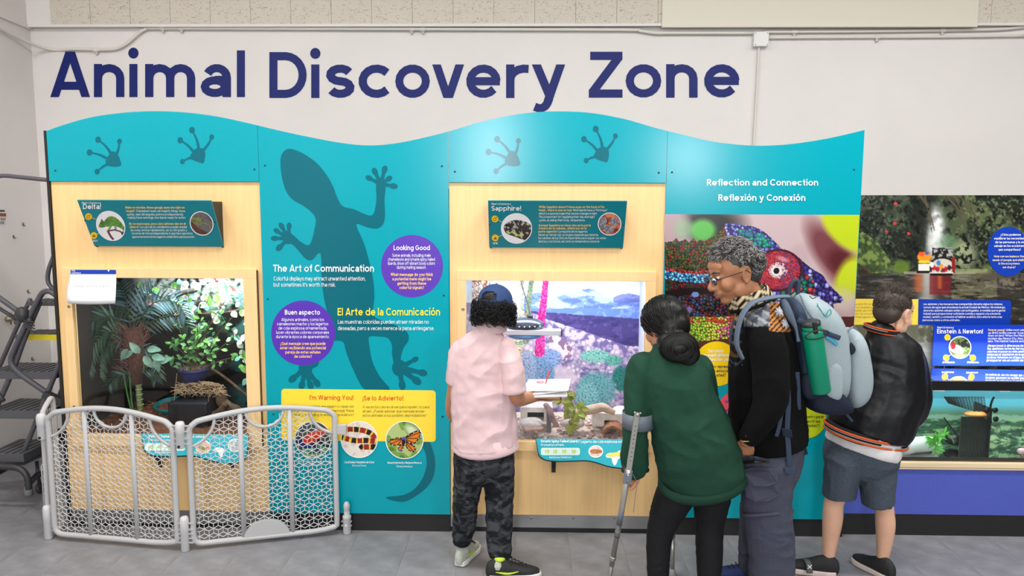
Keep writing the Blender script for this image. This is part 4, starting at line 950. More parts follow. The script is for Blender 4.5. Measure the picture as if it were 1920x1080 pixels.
# ================================================================== FOLDING BABY GATE
GATEM = mat('grey_gate_plastic', (186, 186, 188), .38, spec=.4)
GATEL = mat('light_gate_plastic', (206, 206, 207), .38, spec=.4)
def gate():
    gA, gB, gC = fl(92, 1010), fl(348, 1033), np.array([at(645, 900, -.05)[0], -.05, 0.])
    H = .735
    root = empty('baby_gate', (gB[0], gB[1], 0)); tag(root, 'grey plastic folding baby gate with lattice panels around the first cabinet', 'baby gate')
    def panel(P0, P1, rise, mid, bump=False, inset0=.045, inset1=.045):
        d = P1-P0; L = np.linalg.norm(d); u = d/L; nrm = np.array([-u[1], u[0], 0])
        q = lambda s, z, o=0.0: P0+u*s+nrm*o+np.array([0, 0, z])
        s0, s1 = inset0, L-inset1; zb = .035
        zt = lambda s: H+rise[0]+(rise[1]-rise[0])*((s-s0)/(s1-s0))+.055*math.sin(PI*min(max((s-s0)/(s1-s0), 0), 1))*mid
        # outer frame, closed rounded loop
        loop = []
        c = .045
        n = 14
        for k in range(n+1):
            s = s0+c+(s1-s0-2*c)*k/n; loop.append(q(s, zt(s)))
        for a in (60, 30, 0): t = math.radians(a); loop.append(q(s1-c+c*math.cos(t), zt(s1)-c+c*math.sin(t)))
        for k in range(1, 6): loop.append(q(s1, zb+c+(zt(s1)-zb-2*c)*(1-k/6)))
        for a in (0, -45): t = math.radians(a); loop.append(q(s1-c+c*math.cos(t), zb+c+c*math.sin(t)))
        for k in range(1, 8): loop.append(q(s1-c-(s1-s0-2*c)*k/8, zb))
        for a in (-90, -135, 180): t = math.radians(a); loop.append(q(s0+c+c*math.cos(t), zb+c+c*math.sin(t)))
        for k in range(1, 6): loop.append(q(s0, zb+c+(zt(s0)-zb-2*c)*k/6))
        for a in (180, 150, 120): t = math.radians(a); loop.append(q(s0+c+c*math.cos(t), zt(s0)-c+c*math.sin(t)))
        fr = MB().tube(cr(loop, 2, True), .016, 8, True).out('panel_frame', GATEM, root, True)
        bars = []
        for fb in ((.30, .68) if not bump else (.34, .68)):
            s = s0+(s1-s0)*fb; bars.append(s)
            MB().tube([q(s, zb), q(s, zt(s)*.5), q(s, zt(s))], .0145, 8, flat=.8).out('upright_bar', GATEM, fr, True)
        # decorative top arcs
        for (cs, r, a0, a1) in ((s0+.0, .13, 0, -88), (s0+(s1-s0)*.51, .10, 0, -180), (s1-.01, .125, -180, -92)):
            pts = []
            for k in range(11):
                t = math.radians(a0+(a1-a0)*k/10); s = cs+r*math.cos(t); pts.append(q(s, zt(min(max(s, s0), s1))-.01+r*.95*math.sin(t)))
            MB().tube(pts, .009, 6).out('top_arc', GATEM, fr, True)
        if bump:
            pts = [q(s0+(s1-s0)*.5+.125*math.cos(t), zb+.10*math.sin(t), -.012) for t in [PI*k/14 for k in range(15)]]
            MB().prism(pts, nrm*.024).out('foot_arch', GATEM, fr)
        # tumbling-block lattice rods between the bars
        hw, hv, hs = .0245, .0265, .0135      # half width of a hexagon, vertical edge, rise of a slanted edge
        xsn = [s0+.008, bars[0], bars[1], s1-.008]
        for bi in range(3):
            xa, xb = xsn[bi]+.012, xsn[bi+1]-.012; b = MB()
            inside = lambda s, z: xa-.001 <= s <= xb+.001 and zb <= z <= zt(s)
            def edge(p, r_):
                (sa_, za_), (sb_, zb_) = p, r_
                if sa_ > sb_: sa_, za_, sb_, zb_ = sb_, zb_, sa_, za_
                if sb_ < xa or sa_ > xb: return
                if sb_-sa_ > 1e-6:
                    k = (zb_-za_)/(sb_-sa_)
                    if sa_ < xa: za_ += k*(xa-sa_); sa_ = xa
                    if sb_ > xb: zb_ -= k*(sb_-xb); sb_ = xb
                if min(za_, zb_) < zb or max(za_, zb_) > min(zt(sa_), zt(sb_)): return
                # keep out of the arcs
                for (cs, r) in ((s0, .12), (s0+(s1-s0)*.51, .09), (s1-.01, .115)):
                    if math.hypot((sa_+sb_)/2-cs, (za_+zb_)/2-zt(min(max(cs, s0), s1))) < r: return
                b.tube([q(sa_, za_), q(sb_, zb_)], .0021, 4, capped=False)
            row = 0; z = -.02
            while z < H+.12:
                off = hw if row % 2 else 0.0; x = xsn[0]-.1+off
                while x < xb+.06:
                    # hexagon centre (x, z): vertices
                    top = (x, z+hv/2+hs); bot = (x, z-hv/2-hs); ul = (x-hw, z+hv/2); ur = (x+hw, z+hv/2); ll = (x-hw, z-hv/2); lr = (x+hw, z-hv/2); ct = (x, z-(hv/2-hs)+.0)
                    edge(ul, top); edge(top, ur); edge(ll, ul)
                    ct = (x, z+hv/2-hs); edge(ul, ct); edge(ct, ur); edge(ct, bot)
                    x += 2*hw
                z += hv+hs; row += 1
            if b.n: tag(b.out('lattice', GATEL, fr), kind='stuff')
        return q
    qA = panel(gA, gB, (.0, -.015), 1.0)
    qB = panel(gB, gC, (-.015, .0), .9, True)
    gD = np.array([-2.755, -.02, 0]); d = gD-gA
    # short end panel turning back to the cabinet side
    P0, P1 = gA+d*.04, gD
    u = (P1-P0)/np.linalg.norm(P1-P0); L = np.linalg.norm(P1-P0)
    q = lambda s, z: P0+u*s*L+np.array([0, 0, z])
    loop = [q(.05, .03), q(.05, .4), q(.06, .70)]+[q(s, .72+.07*math.sin(s*1.8)) for s in (.2, .4, .6, .8)]+[q(.95, .74), q(.97, .4), q(.97, .03), q(.5, .03)]
    fr = MB().tube(cr(loop, 3, True), .014, 8, True).out('panel_frame', GATEM, root, True)
    b = MB()
    for k in range(22):
        z = .06+k*.03; b.tube([q(.06, z), q(.5, z+.018)], .002, 4).tube([q(.5, z+.018), q(.96, z)], .002, 4)
    for s in (.2, .35, .5, .65, .8): b.tube([q(s, .04), q(s, .74)], .002, 4)
    tag(b.out('lattice', GATEL, fr), kind='stuff')
    # narrow ladder brackets beside the joints
    for base, sx in ((gA+np.array([.0, 0.02, 0]), -1), (gB+np.array([.03, .03, 0]), 1)):
        w = .045
        pts = [(0, .16), (0, .40), (.01, .435), (.03, .445), (w, .435)]
        b = MB(); b.tube([base+np.array([x*sx if sx > 0 else -.03+x, .0, z]) for x, z in [(0, .17), (0, .42), (.012, .44), (w, .44), (w, .17)]], .0035, 6)
        for k in range(7):
            z = .19+k*.035; x0 = 0 if sx > 0 else -.03
            b.tube([base+np.array([x0, 0, z]), base+np.array([x0+w, 0, z+(.015 if k % 2 else -.015)])], .0025, 4)
        b.out('latch_ladder', GATEL, root, True)
    # hinge posts
    def post(c, z0, z1, r=.0225, nm='hinge_post'):
        o = MB().lathe([(r*.8, z0), (r, z0+.006), (r, z0+(z1-z0)*.55), (r*1.06, z0+(z1-z0)*.56), (r*1.06, z1-.02), (r*.85, z1-.004), (r*.4, z1)], (c[0], c[1], 0), (0, 0, 1), 18).out(nm, GATEL, root, True)
        return o
    def finger(c, zs, dx):
        for z in zs: MB().box(min(c[0], c[0]+dx), max(c[0], c[0]+dx), c[1]-.006, c[1]+.006, z-.003, z+.003).out('hinge_finger', GATEM, root)
    for g in (gA, gB):
        post(g, .0, .20); post(g, .585, .735, .024)
        for sx in (-1, 1):
            if g is gA and sx < 0: continue
            finger(g, (.05, .075, .1, .125, .16), sx*.05); finger(g, (.61, .64, .68, .71), sx*.05)
        MB().lathe([(.008, 0), (.008, .003)], (g[0], g[1]-.0235, .6), (0, -1, 0), 10).out('screw', DSCREW, root)
    e = gC+np.array([.012, -.0, 0])
    MB().lathe([(.0215, 0), (.023, .01), (.023, .09), (.025, .095), (.025, .11), (.017, .115), (.017, .15), (.019, .155), (.019, .175), (.012, .19), (.004, .195)], (e[0], e[1], 0), (0, 0, 1), 18).out('end_post', GATEM, root, True)
    MB().lathe([(.006, 0), (.006, .003)], (e[0], e[1]-.0235, .06), (0, -1, 0), 10).out('white_dot', WHITEP, root)
    finger(gC+np.array([-.02, 0, 0]), (.05, .075), .06)
    bevel(MB().box(gC[0]-.035, gC[0]+.022, gC[1]-.018, gC[1]+.012, .60, .655).out('latch_block', GATEM, root), .003)
gate()

# ================================================================== ROLLING LADDER (left)
LADM = mat('grey_painted_steel', (84, 84, 90), .4, spec=.5)
LADD = mat('dark_ladder_steel', (56, 56, 60), .45)
def ladder():
    Y0, Y1 = .30, .62
    A = lambda pts, Y: [at(x, y, Y if np.isscalar(Y) else Y[i]) for i, (x, y) in enumerate(pts)]
    root = empty('rolling_ladder', fl(54, 930)); tag(root, 'grey steel rolling ladder with a yellow-edged step between left wall and kiosk', 'ladder')
    def tb(name, pts, r=.017, Y=Y0, m=LADM, n=4, par=root): return MB().tube(cr(A(pts, Y), n) if len(pts) > 2 else A(pts, Y), r, 9).out(name, m, par, True)
    tb('handrail', [(-22, 345), (-10, 335), (5, 329.5), (45, 333), (84, 337), (98, 338), (103, 350), (108, 420), (112, 455), (101, 480), (91, 507), (91, 531), (108, 548), (140, 572)], .013)
    tb('handrail', [(120, 566), (108, 556), (95, 547), (84, 547), (75, 556), (50, 606), (27, 655), (21, 672), (24, 686), (40, 703), (89, 737), (115, 752)], .017)
    tb('side_rail', [(140, 604), (113, 678), (76, 770), (39, 861)], .015)
    tb('side_rail', [(135, 690), (117, 727), (68, 851)], .014, Y1)
    tb('side_rail', [(57, 560), (28, 622), (-20, 730)], .014, Y1)
    tb('side_rail', [(75, 565), (44, 640), (22, 700), (-14, 780)], .016, Y0+.02)
    tb('brace', [(-20, 545), (33, 583), (44, 592)], .016)
    tb('brace', [(-20, 566), (30, 598)], .012, .36)
    c = at(42, 590, .29)
    MB().ball(c, (.045, .04, .05)).ball(c+np.array([.05, -.01, -.035]), (.02, .02, .02)).out('clamp_knob', LADD, root, True)
    for k in range(4): MB().tube([c+np.array([.02, -.02, -.03-.012*k]), c+np.array([.085, -.02, -.045-.02*k])], .005, 5).out('clamp_bolt', LADD, root)
    MB().tube(A([(-20, 715), (2, 746), (8, 752)], .3), .012).out('brace', LADD, root, True)
    c = at(98, 742, .28); MB().hexa([c+np.array(v) for v in [(-.06, -.02, -.01), (.06, -.02, -.05), (.075, -.02, -.02), (-.04, -.02, .03), (-.06, .02, -.01), (.06, .02, -.05), (.075, .02, -.02), (-.04, .02, .03)]]).out('clamp_plate', LADD, root)
    # treads
    def tread(x0, x1, y, Ya, Yb, th=.035, nm='tread'):
        a = at(x0, y, Ya); b_ = at(x1, y, Ya)
        o = MB().box(a[0], b_[0], Ya, Yb, a[2]-th, a[2]).out(nm, LADM, root)
        n = int((b_[0]-a[0])/.045)
        m = MB()
        for k in range(n): m.tube([(a[0]+.02+k*.045, Ya+.01, a[2]+.001), (a[0]+.035+k*.045, Yb-.01, a[2]+.001)], .003, 4)
        if n: tag(m.out('grip_ridges', LADD, o), kind='stuff')
        return o, a, b_
    tread(50, 120, 566, .42, .6, .025)
    o, a, b_ = tread(28, 120, 628, .40, .62, .03)
    MB().box(at(44, 629, .4)[0], b_[0], .394, .4, a[2]-.032, a[2]+.004).out('yellow_nosing', mat('safety_yellow', (228, 208, 30), .5), o)
    tread(-25, 100, 697, .30, .58, .045); tread(-25, 88, 770, .26, .56, .05); tread(-25, 44, 851, .22, .52, .05)
    tb('base_rail', [(-30, 874), (10, 875), (34, 878), (48, 889), (53, 905), (54, 917)], .019, .18, LADD)
    c = fl(54, 928); MB().lathe([(.022, .0), (.026, .004), (.026, .05), (.018, .055)], (c[0], c[1], 0), (0, 0, 1), 14).out('rubber_foot', mat('grey_rubber', (150, 150, 150), .7), root, True)
    P = fl(76, 925); 
    for X_ in (0,):
        w = MB().lathe([(.028, -.012), (.034, -.01), (.034, .01), (.028, .012)], (P[0], P[1], .035), (1, 0, .2), 14).out('caster_wheel', LADD, root, True)
        MB().tube([(P[0], P[1], .05), (P[0]-.01, P[1], .12), (P[0]-.01, P[1], .22)], .011).out('caster_stem', LADD, root, True)
    b = MB().tube([at(52, 909, .2), (P[0]-.01, P[1], .13), at(104, 884, .5)], .018); b.out('cross_rail', LADD, root, True)
    MB().hexa([at(-20, 870, .45), at(45, 868, .45), at(112, 838, .62), at(112, 815, .62), at(-20, 876, .6), at(45, 872, .6), at(112, 842, .7), at(112, 819, .7)]).out('base_plate', LADD, root)
ladder()

# ================================================================== PLANTS (shared helpers)
def leaf_mesh(name, L, W, material, fold=.15, curl=.2, tip=1.6):
    """pointed blade along +x, folded on its midrib"""
    n = 5; v = []; f = []
    for i in range(n+1):
        t = i/n; w = W/2*math.sin(PI*min(1, t**(1/tip)*.97+.03))**.8*(1 if i < n else 0)+(.0004 if i < n else 0)
        z = -curl*L*t*t
        v += [(L*t, -w, z+fold*w), (L*t, 0, z-fold*w*.3), (L*t, w, z+fold*w)]
    for i in range(n):
        a = 3*i; f += [(a, a+1, a+4, a+3), (a+1, a+2, a+5, a+4)]
    me = bpy.data.meshes.new(name); me.from_pydata(v, [], f); me.materials.append(material); me.polygons.foreach_set('use_smooth', [True]*len(f)); return me
def place_leaf(me, parent, pos, d, up=(0, 0, 1), sc=1.0, name='leaf'):
    d = Vector(d).normalized(); u = Vector(up); s = u.cross(d)
    if s.length < 1e-3: s = Vector((0, 1, 0)).cross(d)
    s.normalize(); u = d.cross(s)
    M = Matrix((d, s, u)).transposed().to_4x4()
    o = bpy.data.objects.new(name, me); COL.objects.link(o); o.parent = parent
    base = WLOC[parent.name]; M.translation = Vector(np.array(pos)-base); 
    o.matrix_local = M @ Matrix.Scale(sc, 4); return o
def leafmat(name, c, rough=.4, c2=None): return mat(name, c, rough, spec=.45, noise=.35, nscale=30, col2=c2)
G1 = leafmat('palm_green', (58, 96, 66)); G2 = leafmat('palm_dark', (40, 70, 58)); G3 = leafmat('leaf_green', (78, 140, 66)); G4 = leafmat('leaf_bright', (120, 180, 80)); G5 = leafmat('leaf_deep', (36, 84, 52)); G6 = leafmat('leaf_variegated', (226, 226, 214), .4, (110, 160, 90))
def enclosure_light(name, loc, rot, sx, sy, p, col): return area(name, loc, rot, sx, sy, p, col)

# ------------------------------------------------------------------ first window: leafy terrarium
wl_, wr, wt, wb = W1
ZF = wb-.045
def terrarium():
    enclosure_light('terrarium_lamp', (wr-.28, .26, wt+.03), (0, 0, 0), .5, .16, 15, (.82, .93, 1))
    # mulch bed
    n = 26; v = []; f = []
    for i in range(n+1):
        for j in range(9):
            x = wl_-.04+(wr-wl_+.08)*i/n; y = .025+.53*j/8
            m = at(300, 760, .3)[0]
            z = ZF+.02+.03*fbm(np.array([x*30.]), np.array([y*30.]), 4)[0]+.11*math.exp(-((x-m)/.22)**2-((y-.35)/.2)**2)
            v.append((x, y, z))
    for i in range(n):
        for j in range(8): a = i*9+j; f.append((a, a+9, a+10, a+1))
    bed = make('mulch_bed', v, f, mat('brown_mulch', (120, 74, 46), .9, noise=.6, nscale=60, bump=.6, bscale=90), None, True); tag(bed, 'brown fibrous mulch heaped on the floor of the leafy terrarium', 'mulch', kind='stuff')
    b = MB(); rs = random.Random(3)
    for k in range(700):
        i = rs.randrange(len(v)); x, y, z = v[i]; x += rs.uniform(-.02, .02); y = min(.54, max(.03, y+rs.uniform(-.02, .02))); a = rs.uniform(0, 6.3); L = rs.uniform(.01, .03)
        b.tube([(x, y, z+.004), (x+L*math.cos(a), y+L*math.sin(a)*.5, z+.004+rs.uniform(0, .014))], .0011, 3)
    tag(b.out('mulch_fibres', mat('pale_fibre', (168, 112, 74), .9), bed), kind='stuff')
    # back wall foliage print
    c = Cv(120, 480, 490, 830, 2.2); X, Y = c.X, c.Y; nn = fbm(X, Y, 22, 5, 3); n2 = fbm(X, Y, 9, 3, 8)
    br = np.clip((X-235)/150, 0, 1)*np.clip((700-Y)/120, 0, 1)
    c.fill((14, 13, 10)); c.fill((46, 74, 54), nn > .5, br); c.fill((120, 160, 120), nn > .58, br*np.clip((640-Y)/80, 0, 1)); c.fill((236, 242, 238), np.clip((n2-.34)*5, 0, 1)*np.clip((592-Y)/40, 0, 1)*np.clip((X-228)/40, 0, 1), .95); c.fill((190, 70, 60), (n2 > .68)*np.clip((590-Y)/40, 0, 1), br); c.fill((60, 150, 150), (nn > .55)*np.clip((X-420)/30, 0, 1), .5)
    o = c.mesh('foliage_backdrop', PRINT, None, vplane(.558), .0); tag(o, 'blurred leafy backdrop sheet behind the terrarium plants', 'backdrop')
    # palm: trunk, fibres, stems and fronds
    tr = at(262, 790, .32); root = empty('potted_palm', tr); tag(root, 'tall palm with drooping blue-green fronds in the left half of the terrarium', 'plant')
    ringed = mat('ringed_green_stem', (98, 130, 62), .5, noise=.4, nscale=3, stretch=(1, 1, 30), col2=(150, 165, 110))
    P = [at(x, y, .32) for x, y in ((267, 800), (264, 770), (261, 745), (259, 715), (256, 690))]
    MB().tube(cr(P, 4), [.020-.0003*i for i in range(17)], 10).out('stem', ringed, root, True)
    for k in range(9):
        p = P[0]+(P[3]-P[0])*k/9+np.array([0, 0, .01]); MB().lathe([(.0205, 0), (.022, .003), (.0205, .006)], p, (P[3]-P[0]), 10).out('stem_ring', mat('pale_ring', (170, 175, 140), .6) if k == 0 else bpy.data.materials['pale_ring'], root, True)
    fib = mat('brown_fibre', (96, 58, 44), .9, noise=.5, nscale=50)
    MB().tube([at(257, 720, .32), at(254, 680, .32), at(250, 640, .32), at(247, 615, .32)], [.03, .045, .06, .045], 12).out('fibre_sheath', fib, root, True)
    b = MB(); rs = random.Random(5)
    for k in range(260):
        a = rs.uniform(0, 6.3); c0 = at(rs.uniform(242, 258), rs.uniform(612, 700), .32); r = .05
        s = c0+np.array([math.cos(a)*r, math.sin(a)*r, 0]); e_ = s+np.array([math.cos(a)*.035+rs.uniform(-.03, .03), math.sin(a)*.03, rs.uniform(-.01, .07)]); b.tube([s, e_], .0011, 3)
    tag(b.out('fibres', mat('red_fibre', (140, 92, 80), .9), root), kind='stuff')
    lm = [leaf_mesh('leaf', .11, .015, G1, .3, .25), leaf_mesh('leaf', .11, .015, G2, .3, .25), leaf_mesh('leaf', .11, .015, leafmat('palm_blue', (96, 134, 140)), .3, .25)]
    fr = [([(245, 622), (238, 570), (225, 530)], .30, 14, 1.2, 2), ([(248, 620), (265, 570), (285, 545)], .28, 12, 1.1, 2), ([(248, 622), (285, 570), (330, 566), (348, 592)], .18, 18, .95, 2), ([(248, 626), (290, 600), (330, 592), (352, 612)], .25, 17, .95, 1),
          ([(242, 628), (215, 595), (180, 600), (150, 622)], .22, 17, 1.05, 0), ([(242, 632), (205, 622), (170, 655), (160, 690)], .20, 17, 1.1, 0), ([(244, 640), (215, 640), (190, 665), (185, 700)], .30, 14, 1.0, 0), ([(240, 625), (190, 575), (150, 575), (125, 590)], .35, 15, .9, 1),
          ([(250, 650), (275, 655), (290, 670), (297, 700)], .28, 11, .8, 0), ([(254, 700), (225, 705), (205, 722)], .3, 10, .8, 1), ([(262, 700), (282, 695), (292, 712)], .3, 9, .7, 1), ([(240, 625), (210, 560), (195, 545)], .4, 12, 1, 0)]
    for pts, Y, n, sc, mi in fr:
        Q = cr([at(x, y, .32+(Y-.32)*i/(len(pts)-1)) for i, (x, y) in enumerate(pts)], 8)
        fo = MB().tube(Q, [.004-.0025*i/len(Q) for i in range(len(Q))], 5).out('frond', G1, root, True)
        for k in range(n):
            t = (.2+.8*k/(n-1))*(len(Q)-1.01); i = int(t); p = Q[i]+(Q[min(i+1, len(Q)-1)]-Q[i])*(t-i); T = Q[min(i+1, len(Q)-1)]-Q[max(i-1, 0)]; T /= np.linalg.norm(T)
            for sg in (-1, 1):
                side = np.cross(T, (0, -1, 0)); side /= np.linalg.norm(side)+1e-9
                d = T*.75+side*sg*.9+np.array([0, -.12+.05*rs.uniform(-1, 1), -.28]); place_leaf(lm[mi if rs.random() < .7 else rs.randrange(3)], fo, p, d, (0, -.7, .7), sc*(1.05-.45*abs(k/(n-1)-.35))*rs.uniform(.85, 1.1))
    for pts in ([(252, 790), (240, 745), (232, 700)], [(256, 790), (247, 755), (243, 690)]): MB().tube(cr([at(x, y, .3) for x, y in pts], 5), [.005]*11, 6).out('frond_stalk', G3, root, True)
    # ficus in the hanging blue pot
    c0 = at(364, 700, .34); root = empty('potted_ficus', c0); tag(root, 'small-leaved green shrub in a blue pot in the middle of the terrarium', 'plant')
    POT = mat('blue_pot_plastic', (34, 44, 112), .35, spec=.5); s = .0031
    MB().lathe([(.058, -.045), (.075, .0), (.084, .018), (.09, .018), (.09, .03), (.082, .03), (.076, .012), (.02, .01)], c0, (0, 0, 1), 24).out('pot', POT, root, True)
    b = MB()
    for k in range(160):
        a = rs.uniform(0, 6.3); r = rs.uniform(.02, .085); p = c0+np.array([r*math.cos(a), r*math.sin(a), .03]); b.tube([p, p+np.array([rs.uniform(-.02, .02), rs.uniform(-.02, .02), rs.uniform(.005, .03)])], .0011, 3)
    tag(b.out('moss', mat('dry_moss', (150, 128, 96), .95), root), kind='stuff')
    lms = [leaf_mesh('leaf', .036, .02, m, .2, .15, 1.2) for m in (G3, G4, G5, G3)]
    ends = [(352, 545), (372, 560), (395, 548), (415, 575), (440, 590), (330, 600), (318, 640), (345, 625), (380, 610), (405, 630), (432, 650), (455, 668), (320, 670), (335, 690), (400, 600), (425, 560), (366, 590), (455, 620)]
    cnt = 0
    for ex, ey in ends:
        Y = rs.uniform(.16, .40); e_ = at(ex, ey, Y); st = c0+np.array([rs.uniform(-.03, .03), rs.uniform(-.02, .02), .02]); md = (st+e_)/2+np.array([rs.uniform(-.03, .03), 0, .02]); Q = cr([st, md, e_], 6)
        br_ = MB().tube(Q, [.0035-.002*i/len(Q) for i in range(len(Q))], 5).out('branch', mat('twig_brown', (90, 70, 50), .8) if cnt == 0 else bpy.data.materials['twig_brown'], root, True)
        for k in range(11):
            t = rs.uniform(.25, 1); i = min(int(t*(len(Q)-1)), len(Q)-2); p = Q[i]+rs.uniform(0, 1)*(Q[i+1]-Q[i])+np.array([rs.uniform(-.025, .025), rs.uniform(-.02, .02), rs.uniform(-.02, .02)])
            place_leaf(lms[rs.randrange(4)], br_, p, (rs.uniform(-1, 1), rs.uniform(-.8, .2), rs.uniform(-.8, .5)), (rs.uniform(-.3, .3), -.7, .6), rs.uniform(.75, 1.3)); cnt += 1
    # larger soft leaves low in front
    root = empty('broadleaf_plant', at(300, 680, .2)); tag(root, 'plant with a few broad pale leaves between the palm and the blue pot', 'plant')
    st = MB().tube(cr([at(268, 700, .22), at(275, 670, .2), at(300, 665, .2)], 5), .003, 5).out('stem', G3, root, True)
    lb = leaf_mesh('leaf', .085, .045, leafmat('broad_leaf', (120, 160, 140)), .2, .3, 1.2)
    for x, y, dx, dz in ((262, 662, -.3, .5), (270, 668, .6, -.7), (285, 668, 1, -.1), (292, 672, .2, -1), (300, 680, .9, .5), (276, 655, 1, .1), (250, 660, -1, -.4), (240, 655, -.8, -.9)): place_leaf(lb, st, at(x, y, .18), (dx, -.25, dz), (0, -.8, .5), 1)
    # vine with variegated leaves along the top
    root = empty('variegated_vine', at(410, 555, .3)); tag(root, 'vine with white-edged leaves hanging at the bright upper right of the terrarium', 'plant')
    lv = [leaf_mesh('leaf', .045, .036, m, .2, .2, 1.1) for m in (G6, G4, leafmat('leaf_cyan', (120, 190, 170)), leafmat('leaf_pinkish', (224, 170, 160)))]
    for k, pts in enumerate(([(300, 535), (350, 545), (400, 540), (470, 535)], [(330, 560), (390, 580), (440, 570), (475, 590)], [(380, 530), (420, 600), (450, 640), (470, 690)], [(270, 530), (300, 555), (340, 575)], [(460, 530), (468, 600), (455, 660), (470, 720)])):
        Q = cr([at(x, y, .40-.03*k) for x, y in pts], 10); v_ = MB().tube(Q, .0022, 5).out('vine_stem', G5, root, True)
        for j in range(24):
            i = rs.randrange(len(Q)); place_leaf(lv[rs.choice((0, 0, 1, 1, 2, 2, 3))], v_, Q[i]+np.array([rs.uniform(-.04, .04), rs.uniform(-.03, .03), rs.uniform(-.05, .04)]), (rs.uniform(-1, 1), rs.uniform(-.6, .1), rs.uniform(-1, .4)), (rs.uniform(-.3, .3), -.8, .5), rs.uniform(.8, 1.25))
    # branches, bark, bowl
    BARK = mat('driftwood_brown', (112, 88, 66), .9, noise=.5, nscale=25, bump=.7, bscale=40)
    b = MB().tube(cr([at(x, y, .28) for x, y in ((345, 722), (380, 722), (405, 726), (415, 735), (416, 752), (428, 762), (446, 770), (452, 785))], 4), [.012, .013, .015, .017, .02, .02, .019, .018, .018, .018, .02, .024, .028, .032, .034, .036, .036, .036, .034, .034, .032, .03, .03, .03, .028, .026, .026, .024, .02], 9)
    b.tube(cr([at(x, y, .24) for x, y in ((384, 765), (398, 776), (415, 768), (424, 758))], 4), [.012, .013, .014, .015, .016, .017, .018, .019, .02, .02, .02, .02, .02], 8)
    o = b.out('driftwood_branch', BARK, None, True); tag(o, 'gnarled brown driftwood branch at the lower right of the terrarium', 'branch')
    o = MB().tube(cr([at(x, y, .36) for x, y in ((330, 555), (345, 548), (368, 544))], 4), [.016]*9, 9).out('bark_log', mat('dark_bark', (52, 46, 42), .9, bump=.7, bscale=50), None, True); tag(o, 'short dark bark log hung high in the terrarium behind the fronds', 'log')
    o = MB().tube(cr([at(x, y, .42) for x, y in ((318, 582), (360, 588), (420, 586), (470, 576))], 5), .006, 6).out('climbing_twig', BARK, None, True); tag(o, 'thin grey twig running across the upper right of the terrarium', 'branch')
    o = MB().tube(cr([at(x, y, .40) for x, y in ((395, 690), (425, 710), (455, 735), (476, 750))], 5), .009, 6).out('climbing_twig', BARK, None, True); tag(o, 'grey stick sloping down to the lower right corner of the terrarium', 'branch')
    b = MB()
    for k in range(320):
        x = rs.uniform(330, 418); y = rs.uniform(716, 738)+abs(x-375)*.05; p = at(x, y, rs.uniform(.22, .3)); a = rs.uniform(-1, 1); b.tube([p, p+np.array([rs.uniform(-.05, .05), rs.uniform(-.01, .01), rs.uniform(-.03, .012)])], .0013, 3)
    for x0, x1, y0, y1 in ((332, 325, 700, 800), (394, 392, 735, 760)): b.tube(cr([at(x0, y0, .2), at((x0+x1)/2-2, (y0+y1)/2, .2), at(x1, y1, .2)], 5), .0016, 4)
    o = b.out('hanging_moss', mat('straw_moss', (188, 160, 124), .95)); tag(o, 'straw-coloured moss draped over the driftwood below the blue pot', 'moss', kind='stuff')
    o = MB().lathe([(.03, 0), (.085, .01), (.105, .04), (.11, .055), (.104, .055), (.09, .02), (.01, .015)], at(325, 765, .3)+np.array([0, 0, -.02]), (0, -.15, 1), 22).out('water_bowl', mat('teal_bowl', (20, 120, 125), .25), None, True); tag(o, 'shallow teal bowl behind the straw moss in the terrarium', 'bowl')
    c1 = at(358, 800, .2); o = MB().box(c1[0]-.12, c1[0]+.12, .16, .4, ZF+.005, at(358, 752, .2)[2]).out('planter_box', mat('dark_box', (26, 28, 34), .4)); bevel(o, .01); tag(o, 'dark box standing on the terrarium floor under the driftwood', 'box')
terrarium()

